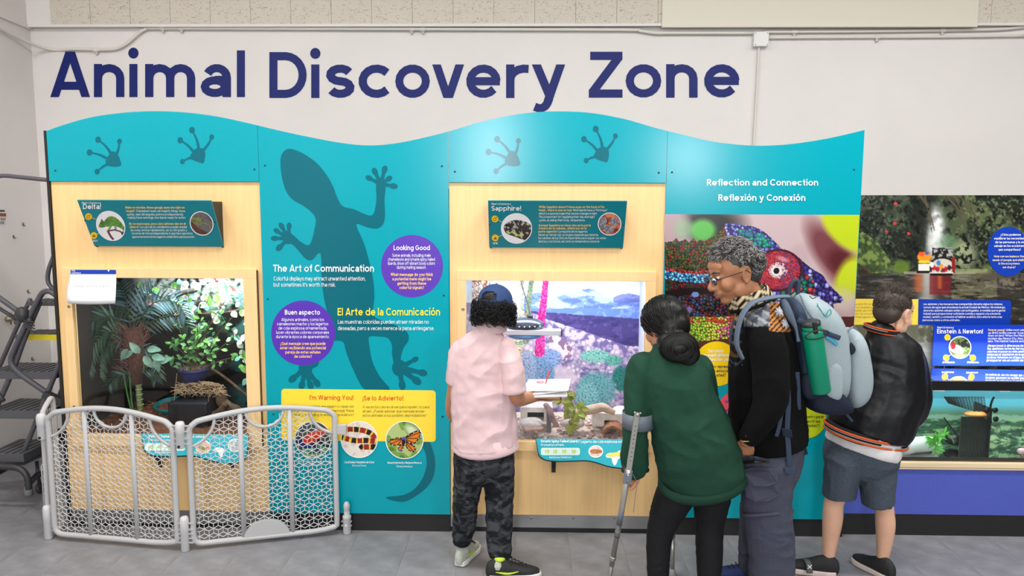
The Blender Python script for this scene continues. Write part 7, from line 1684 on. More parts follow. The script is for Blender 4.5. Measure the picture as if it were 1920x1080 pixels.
# ------------------------------------------------------------------ woman with crutches
def woman():
    Y = -.90
    H = Head(at(1244, 612, Y+.03), (-.52, .78, -.42), up=(-.18, .2, 1), k=.98)
    b = MB(); H.build(b); chain(b, Y, [(1248, 630, 0, 20, .05), (1255, 665, -.02, 24, .055)])
    chain(b, Y, [(1262, 690, -.02, 38, .06), (1278, 760, -.03, 44, .07), (1300, 850, -.03, 42, .075), (1308, 890, -.02, 42, .075)])
    chain(b, Y, [(1276, 910, 0, 20, .06), (1245, 975, .03, 16, .05), (1235, 1050, .01, 13, .04), (1233, 1140, -.01, 10, .035)]); chain(b, Y, [(1335, 905, 0, 24, .06), (1330, 985, .04, 17, .05), (1330, 1080, 0, 13, .04), (1330, 1150, -.02, 10, .035)])
    chain(b, Y, [(1214, 700, -.02, 14, .04), (1196, 755, -.04, 14, .04), (1192, 820, -.05, 13, .035)])
    chain(b, Y, [(1305, 695, 0, 15, .04), (1314, 730, .05, 14, .04), (1300, 780, .18, 12, .035), (1275, 800, .28, 9, .03)])
    a = MB(); chain(a, Y, [(1192, 800, -.05, 14, .034), (1190, 850, -.03, 12, .03), (1192, 880, -.01, 10, .024)]); hand(a, at(1193, 878, Y-.005), (-.15, .25, -1), (-.9, -.25, .0), -1, 58, .88)
    a2 = MB(); hand(a2, at(1270, 800, Y+.26), (-.8, .1, -.4), (0, .6, -.6), 1, 35, .88)
    p = skin('person', [(b, .007, 3, None), (a, .003, 3, None), (a2, .004, 2, None)], SKIN1, None); tag(p, 'woman in a dark green sweatshirt with black hair in a bun, leaning on crutches', 'person', 'visitors at the exhibit')
    GR = cloth('dark_green_fleece', (30, 68, 52), .9, .12, 260)
    def sw(b):
        chain(b, Y, [(1252, 656, -.01, 30, .07), (1254, 675, -.02, 54, .09), (1260, 705, -.03, 67, .12), (1272, 745, -.03, 69, .135), (1288, 790, -.03, 72, .14), (1303, 835, -.03, 77, .145), (1312, 866, -.02, 79, .14), (1315, 892, -.02, 79, .132)], n=5)
        chain(b, Y, [(1206, 682, -.02, 26, .075), (1199, 715, -.03, 27, .08), (1196, 750, -.04, 25, .075), (1193, 785, -.05, 23, .07), (1190, 830, -.04, 24, .068), (1190, 865, -.03, 25, .062), (1191, 880, -.02, 21, .05)])
        chain(b, Y, [(1312, 690, 0, 24, .075), (1325, 725, .04, 22, .07), (1318, 770, .14, 20, .06), (1280, 795, .24, 16, .05)])
    s_ = garment('sweatshirt', sw, GR, p, .007, 6, folds(.012, 5, 5, 7, 3, True, .002, 30))
    rib = MB(); ring = []
    for k in range(32):
        t = 2*PI*k/32; x = 1311+77*math.cos(t); y = 893-10*math.cos(t)+18*max(0, math.sin(t)); q = at(x+5, y+4, Y); q[1] = Y-.02-.122*math.sin(t); ring.append(q)
    rib.tube(ring, .017, 8, True, flat=1.5, up=(0, 0, 1)); o = rib.out('hem_rib', cloth('green_rib', (26, 60, 46), .9, .2, 400), s_, True)
    ring = [at(1191+22*math.cos(t), 881+3*math.sin(t), Y-.02-.05*math.sin(t)) for t in [2*PI*k/20 for k in range(20)]]; MB().tube(ring, .012, 8, True).out('cuff_rib', bpy.data.materials['green_rib'], s_, True)
    BL = cloth('black_leggings', (24, 24, 27), .8, .15, 200)
    def lg(b):
        chain(b, Y, [(1310, 880, 0, 60, .095), (1309, 908, 0, 64, .105)])
        chain(b, Y, [(1281, 903, 0, 36, .095), (1262, 937, .01, 36, .09), (1245, 975, .03, 29, .075), (1236, 1010, .03, 24, .068), (1234, 1050, .01, 22, .062), (1234, 1085, 0, 20, .055), (1233, 1120, -.01, 16, .05)])
        chain(b, Y, [(1338, 900, 0, 40, .10), (1334, 940, .02, 34, .09), (1330, 985, .04, 27, .075), (1330, 1030, .02, 25, .068), (1330, 1080, .0, 22, .06), (1330, 1130, -.02, 16, .05)])
    garment('leggings', lg, BL, p, .007, 4, folds(.003, 12, 12, 20, 8))
    BT = mat('black_boot', (22, 22, 24), .5)
    for (x, y, d_) in ((1236, 1118, (-.25, 1, 0)), (1332, 1148, (-.1, 1, 0))):
        q = at(x, y, Y); q[2] = 0; sh_ = shoe(p, (q[0], q[1]-.10, 0), d_, .26, .095, BT, BT, name='boot', h=.10, laces=bpy.data.materials['black_lace']); MB().lathe([(.052, 0), (.05, .06), (.047, .07)], (q[0], q[1]-.04, .09), (0, 0, 1), 18).out('boot_shaft', BT, sh_, True)
    # hair: cap of combed strands and a bun
    hb = MB(); H.ell(hb, 0, -.022, .040, .094, .112, .098, 22); H.ell(hb, 0, -.055, -.01, .088, .078, .084)
    bun = at(1272, 651, Y-.105); hb.ball(bun, (.085, .058, .066), 20, 14, None); hb.ball(at(1288, 662, Y-.10), (.052, .05, .05), 16, 10); hb.ball(at(1252, 640, Y-.08), (.05, .05, .045), 16, 10)
    o = skin('hair', [(hb, .006, 4, None)], HAIRB, p)
    rs = random.Random(6); b = MB()
    for k in range(420):
        th = rs.uniform(-.45*PI, 1.45*PI); ph = rs.uniform(.05, 1.75)
        d0 = H.p(.096*math.cos(th)*math.sin(ph), -.022+.114*math.sin(th)*math.sin(ph), .040+.100*math.cos(ph)); e_ = bun+V3(rs.uniform(-.055, .02), rs.uniform(-.01, .03), rs.uniform(-.01, .05))
        c0 = H.p(0, -.022, .03); pts = []
        for i in range(9):
            t = i/8; q = d0*(1-t)+e_*t; v = q-c0; L = np.linalg.norm(v); R_ = (.106+.006*rs.random())*(1-t)+L*t if L < .1 else L; q = c0+v/L*max(L, R_ if t < .7 else L); pts.append(q)
        b.tube(cr(pts, 2), [.0019*(1-.5*abs(i/16-.4)) for i in range(17)], 4, capped=False)
    for k in range(330):
        a0 = rs.uniform(0, 6.3); r0 = rs.uniform(.3, 1.0); tl = rs.uniform(-.9, .9); cc = bun if rs.random() < .65 else at(1288, 662, Y-.10); E_ = (.086, .060, .068) if cc is bun else (.054, .052, .052); pts = []
        for i in range(9):
            a = a0+i*.22; dx, dz = math.cos(a)*r0, math.sin(a)*r0; dy = -math.sqrt(max(.0, 1-min(1, dx*dx+dz*dz))); ct, st_ = math.cos(tl), math.sin(tl); pts.append(cc+V3(E_[0]*(dx*ct-dz*st_), E_[1]*dy*1.02-.001, E_[2]*(dx*st_+dz*ct)))
        b.tube(pts, .0018, 4, capped=False)
    for k in range(26):
        q = H.p(rs.uniform(-.08, .08), rs.uniform(-.12, .06), rs.uniform(.0, .12)); q = H.c+nrm(q-H.c)*.125*H.k; b.tube([q, q+V3(rs.uniform(-.02, .02), rs.uniform(-.02, .02), rs.uniform(-.02, .015))], .0005, 3)
    tag(b.out('strands', HAIRB, o, True), kind='stuff')
    b = MB(); b.tube([bun+V3(-.05, .02, .0)+V3(0, .03*math.cos(t), .03*math.sin(t)) for t in [2*PI*i/16 for i in range(16)]], .007, 7, True); b.out('hair_tie', BLACK, o, True)
woman()
def crutch(name, lab, top, cuffc, grip, foot, s=1.0, cuff=True):
    """forearm crutch; top/grip/foot are points"""
    root = empty(name, foot); tag(root, lab, 'crutch', 'aluminium forearm crutches')
    AL = bpy.data.materials.get('crutch_aluminium') or mat('crutch_aluminium', (182, 180, 174), .3, metal=.8); CG = bpy.data.materials.get('crutch_grey') or mat('crutch_grey', (104, 112, 122), .45)
    ax = nrm(grip-foot); L = np.linalg.norm(grip-foot)
    MB().tube([foot+ax*.03, foot+ax*L*.30], .0105, 12).out('lower_tube', AL, root, True)
    MB().tube([foot+ax*L*.28, grip+ax*.02], .0125, 12).out('outer_tube', AL, root, True)
    MB().lathe([(.019, 0), (.021, .004), (.017, .03), (.0125, .045)], foot, ax, 16).out('rubber_ferrule', bpy.data.materials['grey_rubber'], root, True)
    MB().lathe([(.0145, 0), (.0155, .003), (.0155, .022), (.0145, .025)], foot+ax*L*.33, ax, 14).out('clip_collar', AL, root, True)
    MB().lathe([(.0132, 0), (.0135, .09)], foot+ax*L*.62, ax, 14).out('spring_button_sleeve', CG, root, True)
    MB().lathe([(.0129, 0), (.0129, .05)], foot+ax*L*.52, ax, 14).out('striped_wrap', mat('striped_wrap', (120, 118, 114), .5, noise=.6, nscale=4, stretch=(1, 1, 60)) if 'striped_wrap' not in bpy.data.materials else bpy.data.materials['striped_wrap'], root, True)
    ax2 = nrm(top-grip); L2 = np.linalg.norm(top-grip); sd = nrm(np.cross(ax2, (0, 1, 0)))
    b = MB(); c8 = []
    for q in (grip-ax2*.045, top):
        for a_, b_ in ((-1, -1), (1, -1), (1, 1), (-1, 1)): c8.append(q+sd*.0115*a_+V3(0, .0085*b_, 0))
    b.hexa(c8); o = b.out('forearm_bar', AL, root); bevel(o, .002)
    for k in range(9): MB().lathe([(.0022, 0), (.0026, .001)], grip+ax2*(L2*(.22+.07*k))+V3(0, -.0085, 0), (0, -1, 0), 8).out('adjust_hole', DSCREW, o)
    for z in (-.005, .030): MB().lathe([(.006, 0), (.006, .002), (.003, .004)], grip+ax2*z*-1+V3(0, -.012, 0), (0, -1, 0), 10).out('rivet', SCREW, root)
    bevel(MB().hexa([grip+ax2*z+sd*.017*a_+V3(0, .011*b_, 0) for z in (-.045, .018) for a_, b_ in ((-1, -1), (1, -1), (1, 1), (-1, 1))]).out('grip_bracket', CG, root), .004)
    MB().tube([grip+V3(0, .0, -.01), grip+V3(.0, .11, .0)], [.014, .017], 12).out('hand_grip', bpy.data.materials['black_lace'], root, True)
    if cuff:
        V = []; n = 16
        for k in range(n+1):
            t = math.radians(200+250*k/n) if False else math.radians(-215+250*k/n)
            for z in (-.034, .034): V.append(cuffc+V3(.070*math.cos(t), .084*math.sin(t), z))
        o = make('arm_cuff', V, [(2*k, 2*k+2, 2*k+3, 2*k+1) for k in range(n)], CG, root, True); m_ = o.modifiers.new('t', 'SOLIDIFY'); m_.thickness = .003
        MB().lathe([(.007, 0), (.007, .004)], top+V3(0, -.010, -.01), (0, -1, 0), 8).ball(top+sd*.012+V3(0, -.01, 0), .005).ball(top-sd*.012+V3(0, -.01, 0), .005).out('cuff_bolt', AL, root, True)
    MB().tube(cr([grip+V3(.02, -.01, 0), grip+V3(.035, -.015, -.04), grip+V3(.03, -.015, -.10), grip+V3(.025, -.015, -.17)], 4), .0014, 5).out('wrist_cord', mat('grey_cord', (110, 104, 112), .8) if 'grey_cord' not in bpy.data.materials else bpy.data.materials['grey_cord'], root)
YC = -1.045
fz = fl(1140, 1094); crutch('forearm_crutch', 'grey and silver forearm crutch gripped in the woman\'s left hand, nearest the kiosk window', at(1195, 773, YC+.015), at(1196, 786, -.945), at(1178, 888, YC), V3(at(1140, 1094, -.8)[0], -.72, 0))
f2_ = fl(1262, 1086); q2 = V3(f2_[0], f2_[1]+.02, 0); crutch('forearm_crutch', 'slim silver crutch standing between the woman\'s black-clad legs', q2+V3(-.02, .06, 1.02), q2+V3(-.03, .06, .99), q2+V3(0, .05, .74), q2)

# ------------------------------------------------------------------ man with glasses
def man():
    Y = -.80
    H = Head(at(1377, 513, Y), (-.93, -.17, -.27), up=(0, .05, 1), k=1.13)
    b = MB(); H.build(b); chain(b, Y, [(1388, 535, .0, 30, .062), (1402, 560, .0, 31, .064), (1420, 592, 0, 44, .075)])
    chain(b, Y, [(1430, 605, 0, 34, .10), (1438, 680, 0, 44, .11), (1443, 780, 0, 44, .11), (1446, 835, 0, 40, .10)])
    chain(b, Y, [(1440, 865, -.07, 30, .07), (1442, 950, -.08, 26, .06), (1446, 1050, -.08, 20, .055), (1448, 1150, -.07, 16, .05)]); chain(b, Y, [(1432, 850, .10, 34, .08), (1428, 950, .16, 26, .07), (1424, 1020, .20, 18, .05), (1422, 1060, .26, 14, .045)])
    chain(b, Y, [(1435, 620, -.16, 24, .05), (1442, 740, -.20, 20, .045), (1405, 815, -.22, 14, .034)])
    a = MB(); chain(a, Y, [(1412, 800, -.19, 13, .034), (1398, 828, -.19, 11, .026)]); hand(a, at(1400, 826, Y-.185), (.12, .45, -1), (.2, 1, 0), -1, 20, .9)
    chain(b, Y, [(1425, 620, .15, 24, .05), (1405, 740, .17, 18, .045), (1378, 815, .12, 12, .03)]); a2 = MB(); hand(a2, at(1378, 812, Y+.12), (.1, .2, -1), (0, -1, 0), 1, 20, .95)
    p = skin('person', [(b, .006, 3, None), (a, .0035, 3, None), (a2, .004, 2, None)], SKIN2, None); tag(p, 'man with curly grey hair and glasses wearing a black patterned fleece and backpack', 'person', 'visitors at the exhibit')
    # finer head surface laid over the same head
    hm = MB(); H.build(hm); face_parts(H, p, HAIRG2)
    LIP = mat('lip', (150, 84, 76), .45); b = MB(); b.tube(cr([H.p(-.020, .090, -.062), H.p(-.008, .100, -.0605), H.p(0, .1005, -.0615), H.p(.008, .100, -.0605), H.p(.020, .090, -.062)], 3), [.001, .002, .0026, .0032, .0036, .0038, .0038, .0038, .0036, .0032, .0026, .002, .001], 6).tube(cr([H.p(-.017, .090, -.071), H.p(0, .0985, -.073), H.p(.017, .090, -.071)], 4), [.001, .0025, .0035, .0042, .0045, .0042, .0035, .0025, .001], 6); b.out('lips', LIP, p, True)
    # glasses
    GM = mat('dark_metal_frame', (60, 56, 58), .3, metal=.7); root = None
    b = MB()
    for q in (-1, 1):
        pts = [H.p(q*(.033+.026*math.cos(t)*(1.0)), .106-.010*abs(math.cos(t)) if False else .106-.10*abs(q*(.033+.026*math.cos(t)))**1.5, -.001+.016*math.sin(t)*(1+.15*(math.sin(t) > 0))) for t in [2*PI*i/20 for i in range(20)]]; b.tube(pts, .0015, 6, True)
        b.tube([H.p(q*.059, .103, .006), H.p(q*.074, .085, .008), H.p(q*.080, .03, .010), H.p(q*.084, -.015, .012), H.p(q*.083, -.03, -.004)], .0018, 6)
    b.tube([H.p(-.008, .112, .002), H.p(0, .114, .006), H.p(.008, .112, .002)], .0015, 6); g = b.out('glasses', GM, p, True)
    for q in (-1, 1):
        P = [H.p(q*(.033+.0255*math.cos(t)), .106-.10*abs(.033+.026*math.cos(t))**1.5, -.001+.0155*math.sin(t)) for t in [2*PI*i/20 for i in range(20)]]; MB().prism(P, H.f*.001).out('lens', GLASS, g)
    # fleece
    FL = print_mat('black_fleece', .95, .15); nt = FL.node_tree; bs = nt.nodes['Principled BSDF']; bs.inputs['Sheen Weight'].default_value = .0; n_ = nt.nodes.new('ShaderNodeTexNoise'); n_.inputs['Scale'].default_value = 220; bp = nt.nodes.new('ShaderNodeBump'); bp.inputs['Strength'].default_value = .3; bp.inputs['Distance'].default_value = .006; nt.links.new(n_.outputs[0], bp.inputs['Height']); nt.links.new(bp.outputs[0], bs.inputs['Normal'])
    def fz_(b):
        chain(b, Y, [(1418, 578, 0, 40, .10), (1424, 600, 0, 46, .155), (1430, 640, 0, 57, .185), (1434, 700, 0, 66, .185), (1438, 760, 0, 68, .18), (1442, 805, 0, 68, .18), (1446, 834, 0, 68, .175)], n=5, cap='start')
        chain(b, Y, [(1425, 606, -.13, 30, .07), (1437, 645, -.185, 36, .075), (1444, 700, -.215, 34, .07), (1444, 750, -.23, 32, .068), (1426, 790, -.225, 26, .06), (1400, 826, -.195, 17, .045)], n=5, cap='start')
        chain(b, Y, [(1415, 610, .14, 28, .07), (1405, 680, .19, 30, .07), (1395, 750, .19, 26, .06), (1380, 812, .14, 18, .045)], n=5)
    f_ = garment('fleece_jacket', fz_, FL, p, .006, 5, folds(.007, 5, 5, 6, 9, True, .001, 50))
    def fpat(x, y, w):
        c = np.zeros((len(x), 3))+(13, 13, 14)
        def put(m, col): c[m] = col
        yoke = (y < 612+.0*x) & (x > 1395) & (w[:, 1] < Y+.05); u = (x-1400)*.8+(y-560)*.5; v_ = (y-560)*.8-(x-1400)*.5
        put(yoke, (112, 116, 124)); put(yoke & (np.mod(v_, 15) < 5), (150, 150, 152)); put(yoke & (np.abs(np.mod(u, 22)-11) < np.mod(v_, 15)*.5), (70, 74, 84))
        sh = (x > 1443) & (x < 1490) & (y > 568) & (y < 622) & ((x-1443)*.9+568 < y+22); put(sh, (176, 118, 66)); put(sh & (np.mod(u+v_*.2, 7) < 2.6), (30, 26, 26))
        for sx_, sy_ in ((1462, 584), (1474, 606)):
            r_ = np.hypot(x-sx_, y-sy_); a = np.arctan2(y-sy_, x-sx_); put(sh & (r_ < 5+4.5*np.cos(4*a)**2), (196, 206, 214))
        fr = (x < 1392) & (y > 590) & (y < 690) & (w[:, 1] < Y+.16); z_ = np.mod(y+np.abs(np.mod(x, 24)-12)*.9, 18); put(fr & (z_ < 3), (60, 66, 76)); put(fr & (np.mod(y, 40) < 6) & (z_ > 10), (88, 92, 98)); put(fr & (y > 655) & (y < 670) & (z_ < 9), (92, 66, 40)); put((x < 1384) & (y > 590) & (y < 615) & (z_ < 8), (190, 160, 120))
        return c
    paint(f_, fpat)
    # stand collar with zig-zag pattern
    V = []; n, m = 48, 10
    for k in range(n):
        t = 2*PI*k/n
        for j in range(m):
            e = 1-.13*j/(m-1); cx, cy = 1411-12*j/(m-1), 573-27*j/(m-1); q = at(cx+43*e*math.cos(t), cy+(6-6*math.cos(t))*0-14*math.cos(t), Y); q[1] = Y+.098*e*math.sin(t); V.append(q)
    F_ = [(k*m+j, ((k+1) % n)*m+j, ((k+1) % n)*m+j+1, k*m+j+1) for k in range(n) for j in range(m-1)]
    co = make('collar', V, F_, FL, f_, True)
    k_ = np.repeat(np.arange(n), m); j_ = np.tile(np.arange(m), n); cc = np.zeros((n*m, 3))+(24, 22, 22); zz = np.abs(np.mod(k_, 6)-3); cc[(j_ > 2) & (np.mod(j_+zz, 4) < 1.5)] = (214, 196, 160); cc[(j_ <= 1)] = (24, 22, 22)
    cl = cc/255.; cl = np.where(cl <= .04045, cl/12.92, ((cl+.055)/1.055)**2.4); at_ = co.data.color_attributes.new('print', 'FLOAT_COLOR', 'POINT'); at_.data.foreach_set('color', np.hstack([cl, np.ones((len(cl), 1))]).ravel().astype(np.float32)); m_ = co.modifiers.new('t', 'SOLIDIFY'); m_.thickness = .006
    MB().tube([at(1398+9.*math.cos(t), 826+2*math.sin(t), Y-.225-.03*math.sin(t)) for t in [2*PI*i/16 for i in range(16)]], .003, 6, True).out('bracelet', mat('bracelet_beads', (150, 120, 60), .5), p, True)
    # cargo trousers
    TR = cloth('slate_trousers', (70, 72, 88), .85, .14, 160)
    def tr(b):
        chain(b, Y, [(1444, 815, 0, 60, .155), (1444, 850, 0, 60, .165), (1443, 885, 0, 54, .16)], n=5)
        chain(b, Y, [(1440, 870, -.08, 50, .10), (1438, 905, -.085, 47, .10), (1438, 950, -.09, 45, .095), (1443, 990, -.09, 43, .09), (1446, 1040, -.09, 42, .085), (1447, 1090, -.09, 41, .08), (1448, 1150, -.08, 40, .075), (1448, 1168, -.08, 38, .07)], n=5)
        chain(b, Y, [(1438, 870, .09, 48, .10), (1432, 920, .12, 42, .095), (1424, 970, .16, 36, .085), (1418, 1020, .20, 32, .075), (1414, 1058, .25, 28, .07)], n=5)
    t_ = garment('cargo_trousers', tr, TR, p, .0065, 4, folds(.007, 8, 8, 13, 11, True, .001, 60))
    def patch(nm, pts, dy, th, m=TR):
        P = [at(x, y, Y+dy(x)) for x, y in pts]; o = MB().prism(P[::-1], (0, th, 0)).out(nm, m, t_); bevel(o, .003, 2); return o
    dz = lambda x: -.212+.10*((x-1440)/46)**2*.6
    patch('cargo_pocket', [(1394, 886), (1416, 884), (1440, 884), (1460, 884), (1462, 930), (1440, 940), (1416, 941), (1398, 932)], dz, .02); patch('pocket_flap', [(1390, 882), (1416, 878), (1440, 878), (1460, 880), (1459, 906), (1440, 912), (1416, 911), (1392, 906)], lambda x: dz(x)-.005, .012)
    patch('zip', [(1388, 866), (1416, 863), (1444, 864), (1444, 869), (1416, 869), (1388, 872)], lambda x: dz(x)-.004, .01, BLACK)
    b = MB(); ring = [at(1440+47*math.cos(t), 962-4*math.cos(t)+3*math.sin(t), Y-.09-.100*math.sin(t)) for t in [2*PI*i/30 for i in range(30)]]; b.tube(ring, .006, 6, True, flat=1.5, up=(0, 0, 1)).out('knee_zip_flap', TR, t_, True)
    BS = mat('blue_suede', (42, 58, 110), .8); GS = mat('grey_sole', (150, 150, 150), .7)
    q = fl(1419, 1094); shoe(p, (q[0]+.06, q[1]+.02, 0), (-1, .1, 0), .28, .10, GS, BS, laces=BLACK); q = at(1448, 1160, Y-.08); shoe(p, (q[0]+.07, Y-.10, 0), (-1, .25, 0), .28, .10, GS, BS, laces=BLACK)
    # wavy grey hair
    hb = MB(); H.ell(hb, 0, -.022, .047, .080, .094, .084, 22); H.ell(hb, 0, -.06, .0, .072, .055, .065); 
    o = skin('hair', [(hb, .006, 3, None)], HAIRG2, p); rs = random.Random(12); A_b, B_b = MB(), MB()
    for k in range(1500):
        th = rs.uniform(0, 2*PI); ph = math.acos(rs.uniform(-.55, 1)); x, y, z = math.cos(th)*math.sin(ph), math.sin(th)*math.sin(ph), math.cos(ph)
        if y > .25 and z < .42: continue
        if y > .0 and z < .05: continue
        if z < -.1 and abs(x) > .5 and y > -.25: continue
        q0 = H.p(.079*x, -.022+.094*y, .042+.086*z); nn = nrm(q0-H.p(0, -.022, .042)); tg = nrm(np.cross(nn, H.f)*rs.uniform(-.6, .6)+H.f*(.7 if z > .3 else -.2)-H.u*(.5 if z < .6 else -.1)+nn*.35)
        L = rs.uniform(.022, .042)*(1.25 if z > .5 else .8); w_ = nrm(np.cross(tg, nn)); pts = [q0+tg*L*i/5+nn*(.012*math.sin(PI*i/5)+.001)+w_*.006*math.sin(i*1.5+k) for i in range(6)]
        (A_b if rs.random() < (.62 if z > .1 else .4) else B_b).tube(pts, [.0016, .0022, .0022, .002, .0015, .0006], 4, capped=False)
    tag(A_b.out('grey_strands', HAIRG, o, True), kind='stuff'); tag(B_b.out('dark_strands', HAIRG2, o, True), kind='stuff')
    return H
man()
def pillow(name, pts, Yc, hd, m, parent=None, prof=((-1, .62), (-.8, .86), (-.45, .98), (0, 1), (.45, .98), (.8, .86), (1, .62)), lv=2, shift=(0, 0)):
    P = np.array([at(x, y, Yc) for x, y in pts]); c_ = P.mean(0); V = []
    for t, s in prof: Q = c_+(P-c_)*s; Q[:, 1] = Yc+t*hd+(P[:, 1]-c_[1])*s; Q[:, 0] += shift[0]*t; V.append(Q)
    n = len(P); L = len(prof); F_ = [tuple(range(n-1, -1, -1)), tuple((L-1)*n+i for i in range(n))]
    for l in range(L-1):
        for i in range(n): j = (i+1) % n; F_.append((l*n+i, l*n+j, (l+1)*n+j, (l+1)*n+i))
    o = make(name, np.vstack(V), F_, m, parent, True); sd = o.modifiers.new('s', 'SUBSURF'); sd.levels = sd.render_levels = lv; return o
def backpack():
    Y = -.78
    root = empty('backpack', at(1550, 770, Y)); tag(root, 'light grey-blue backpack with navy straps worn by the man with glasses', 'backpack')
    LG = cloth('pale_grey_blue_nylon', (156, 170, 176), .7, .08, 220); NV = cloth('navy_nylon', (52, 66, 88), .7, .1, 220); DN = cloth('dark_navy_nylon', (30, 38, 54), .75, .15, 220); MG = cloth('mid_slate_nylon', (98, 112, 130), .7, .1, 200)
    pillow('main_bag', [(1482, 556), (1500, 546), (1528, 554), (1550, 568), (1568, 590), (1578, 620), (1582, 660), (1584, 720), (1575, 758), (1540, 742), (1506, 700), (1496, 640)], Y, .15, LG, root)
    pillow('back_panel', [(1468, 556), (1486, 550), (1500, 580), (1508, 630), (1510, 690), (1508, 745), (1490, 745), (1484, 690), (1478, 620)], Y, .145, NV, root)
    pillow('bottom_panel', [(1490, 690), (1520, 694), (1546, 696), (1560, 720), (1590, 752), (1590, 768), (1560, 772), (1515, 770), (1494, 750)], Y, .148, DN, root)
    pillow('side_pocket', [(1498, 694), (1548, 693), (1552, 720), (1545, 745), (1510, 752), (1500, 735)], Y-.13, .035, DN, root)
    pillow('side_gusset', [(1546, 690), (1562, 668), (1578, 680), (1580, 720), (1576, 756), (1556, 750), (1538, 738), (1543, 715)], Y-.12, .035, LG, root)
    fp = pillow('front_pocket', [(1580, 622), (1592, 612), (1606, 617), (1614, 640), (1621, 680), (1624, 710), (1620, 742), (1606, 760), (1588, 764), (1578, 748), (1574, 700), (1574, 655)], Y, .13, LG, root)
    pillow('pocket_opening', [(1593, 640), (1598, 642), (1607, 656), (1600, 664), (1593, 668)], Y-.128, .008, DN, fp, lv=1)
    ZP = mat('zip_tape', (120, 134, 152), .6)
    MB().tube(cr([at(x, y, Y-.115) for x, y in ((1590, 670), (1586, 650), (1587, 630), (1592, 618), (1600, 613))], 5), .0045, 6).out('zip_tape', ZP, fp, True)
    MB().tube(cr([at(x, y, Y-.135) for x, y in ((1500, 552), (1512, 580), (1530, 600), (1554, 600), (1561, 640), (1560, 660))], 5), .004, 6).out('zip_tape', ZP, root, True)
    MB().tube(cr([at(x, y, Y-.12) for x, y in ((1584, 668), (1582, 700), (1584, 735), (1588, 760))], 5), .003, 6).out('seam_piping', MG, root, True)
    # grab handle
    MB().tube(cr([at(x, y, Y) for x, y in ((1478, 556), (1481, 540), (1487, 528), (1496, 527), (1497, 540), (1496, 554))], 5), .010, 8).out('grab_handle', NV, root, True)
    # shoulder straps round his shoulders
    for dy, nm in ((-.15, 'shoulder_strap'), (.13, 'shoulder_strap')):
        pts = [(1478, 556, 0), (1462, 556, 0), (1435, 560, -.015), (1410, 568, -.03), (1392, 590, -.045), (1383, 620, -.05), (1382, 648, -.05), (1392, 672, -.06)] if dy < 0 else [(1478, 556, 0), (1450, 558, 0), (1415, 566, .01), (1385, 590, .02), (1372, 625, .02), (1374, 670, .02)]
        C = [at(x, y, Y+dy+d_) for x, y, d_ in pts]; C = cr(C, 5); Wd = []; 
        b = MB(); n = len(C); Ts = np.gradient(C, axis=0); Bx = [nrm(np.cross(nrm(t), (0, 1, 0))) for t in Ts]; Ax = [nrm(np.cross(b_, t)) for b_, t in zip(Bx, Ts)]
        if dy < 0: Ax = [nrm(np.array(a_)+V3(.0, .0, .0)) for a_ in Ax]
        loft(b, list(C), Ax, Bx, [.030]*n, [.008]*n, 14); b.out(nm, NV if dy > 0 else MG, root, True)
    MB().tube(cr([at(x, y, Y-.165) for x, y in ((1468, 560), (1480, 590), (1492, 615), (1497, 640))], 5), [.012+.006*math.sin(i*.4) for i in range(16)], 8).out('load_pad', MG, root, True)
    # hanging and compression straps
    def strap(pts, dy, w=.012, nm='webbing_strap', m=NV):
        C = cr([at(x, y, Y+dy) for x, y in pts], 4); n = len(C); Ts = np.gradient(C, axis=0); v = V3(0, -1, 0); A = [nrm(np.cross(t, v)) for t in Ts]; b = MB(); loft(b, list(C), A, [v]*n, [w]*n, [.0018]*n, 8); return b.out(nm, m, root, True)
    strap([(1495, 698), (1497, 730), (1498, 768)], -.165, .010); strap([(1474, 700), (1478, 750), (1476, 805), (1478, 835), (1481, 885)], -.20, .012); strap([(1461, 722), (1466, 760), (1462, 795), (1456, 818)], -.24, .009)
    strap([(1500, 770), (1506, 830), (1511, 852)], -.10, .010, m=DN); strap([(1578, 766), (1590, 780), (1598, 790)], -.05, .006)
    b = strap([(1496, 600), (1520, 612), (1548, 624), (1575, 634)], -.168, .011); strap([(1550, 632), (1562, 640), (1570, 647)], -.165, .008, m=mat('bright_blue_webbing', (60, 160, 200), .6))
    bevel(MB().hexa([at(x, y, Y-.205+o) for o in (0, .012) for x, y in ((1465, 802), (1485, 806), (1486, 822), (1468, 818))][0:4]+[at(x, y, Y-.193) for x, y in ((1465, 802), (1485, 806), (1486, 822), (1468, 818))]).out('buckle', DN, root), .003)
    bevel(MB().hexa([at(x, y, Y-.212) for x, y in ((1470, 876), (1486, 877), (1486, 890), (1472, 888))]+[at(x, y, Y-.198) for x, y in ((1470, 876), (1486, 877), (1486, 890), (1472, 888))]).out('strap_end', NV, root), .002)
    # teal cord lacing near the top
    TC = mat('teal_cord', (40, 150, 150), .6); b = MB(); b.tube(cr([at(x, y, Y-.155) for x, y in ((1532, 569), (1537, 580), (1548, 592), (1551, 586), (1556, 580), (1558, 588), (1548, 594), (1536, 577), (1531, 574))], 4), .0022, 6); b.out('teal_cord', TC, root, True)
    MB().tube(cr([at(x, y, Y-.15) for x, y in ((1518, 555), (1524, 560), (1530, 556), (1526, 551))], 4), .0018, 6).out('zip_pull', BLACK, root, True)
    # bottle in the side pocket
    bt = empty('water_bottle', at(1540, 735, Y-.165)); tag(bt, 'emerald green water bottle with black loop lid in the backpack side pocket', 'bottle')
    p0 = at(1539, 735, Y-.150); p1 = at(1522, 618, Y-.170); ax = p1-p0; L = np.linalg.norm(ax); EM = mat('emerald_powder_coat', (0, 138, 104), .45, bump=.05, bscale=300); r = .044
    MB().lathe([(r*.9, 0), (r, .008), (r, L-.022), (r*.97, L-.010), (r*.88, L-.001)], p0, ax, 28).out('body', EM, bt, True)
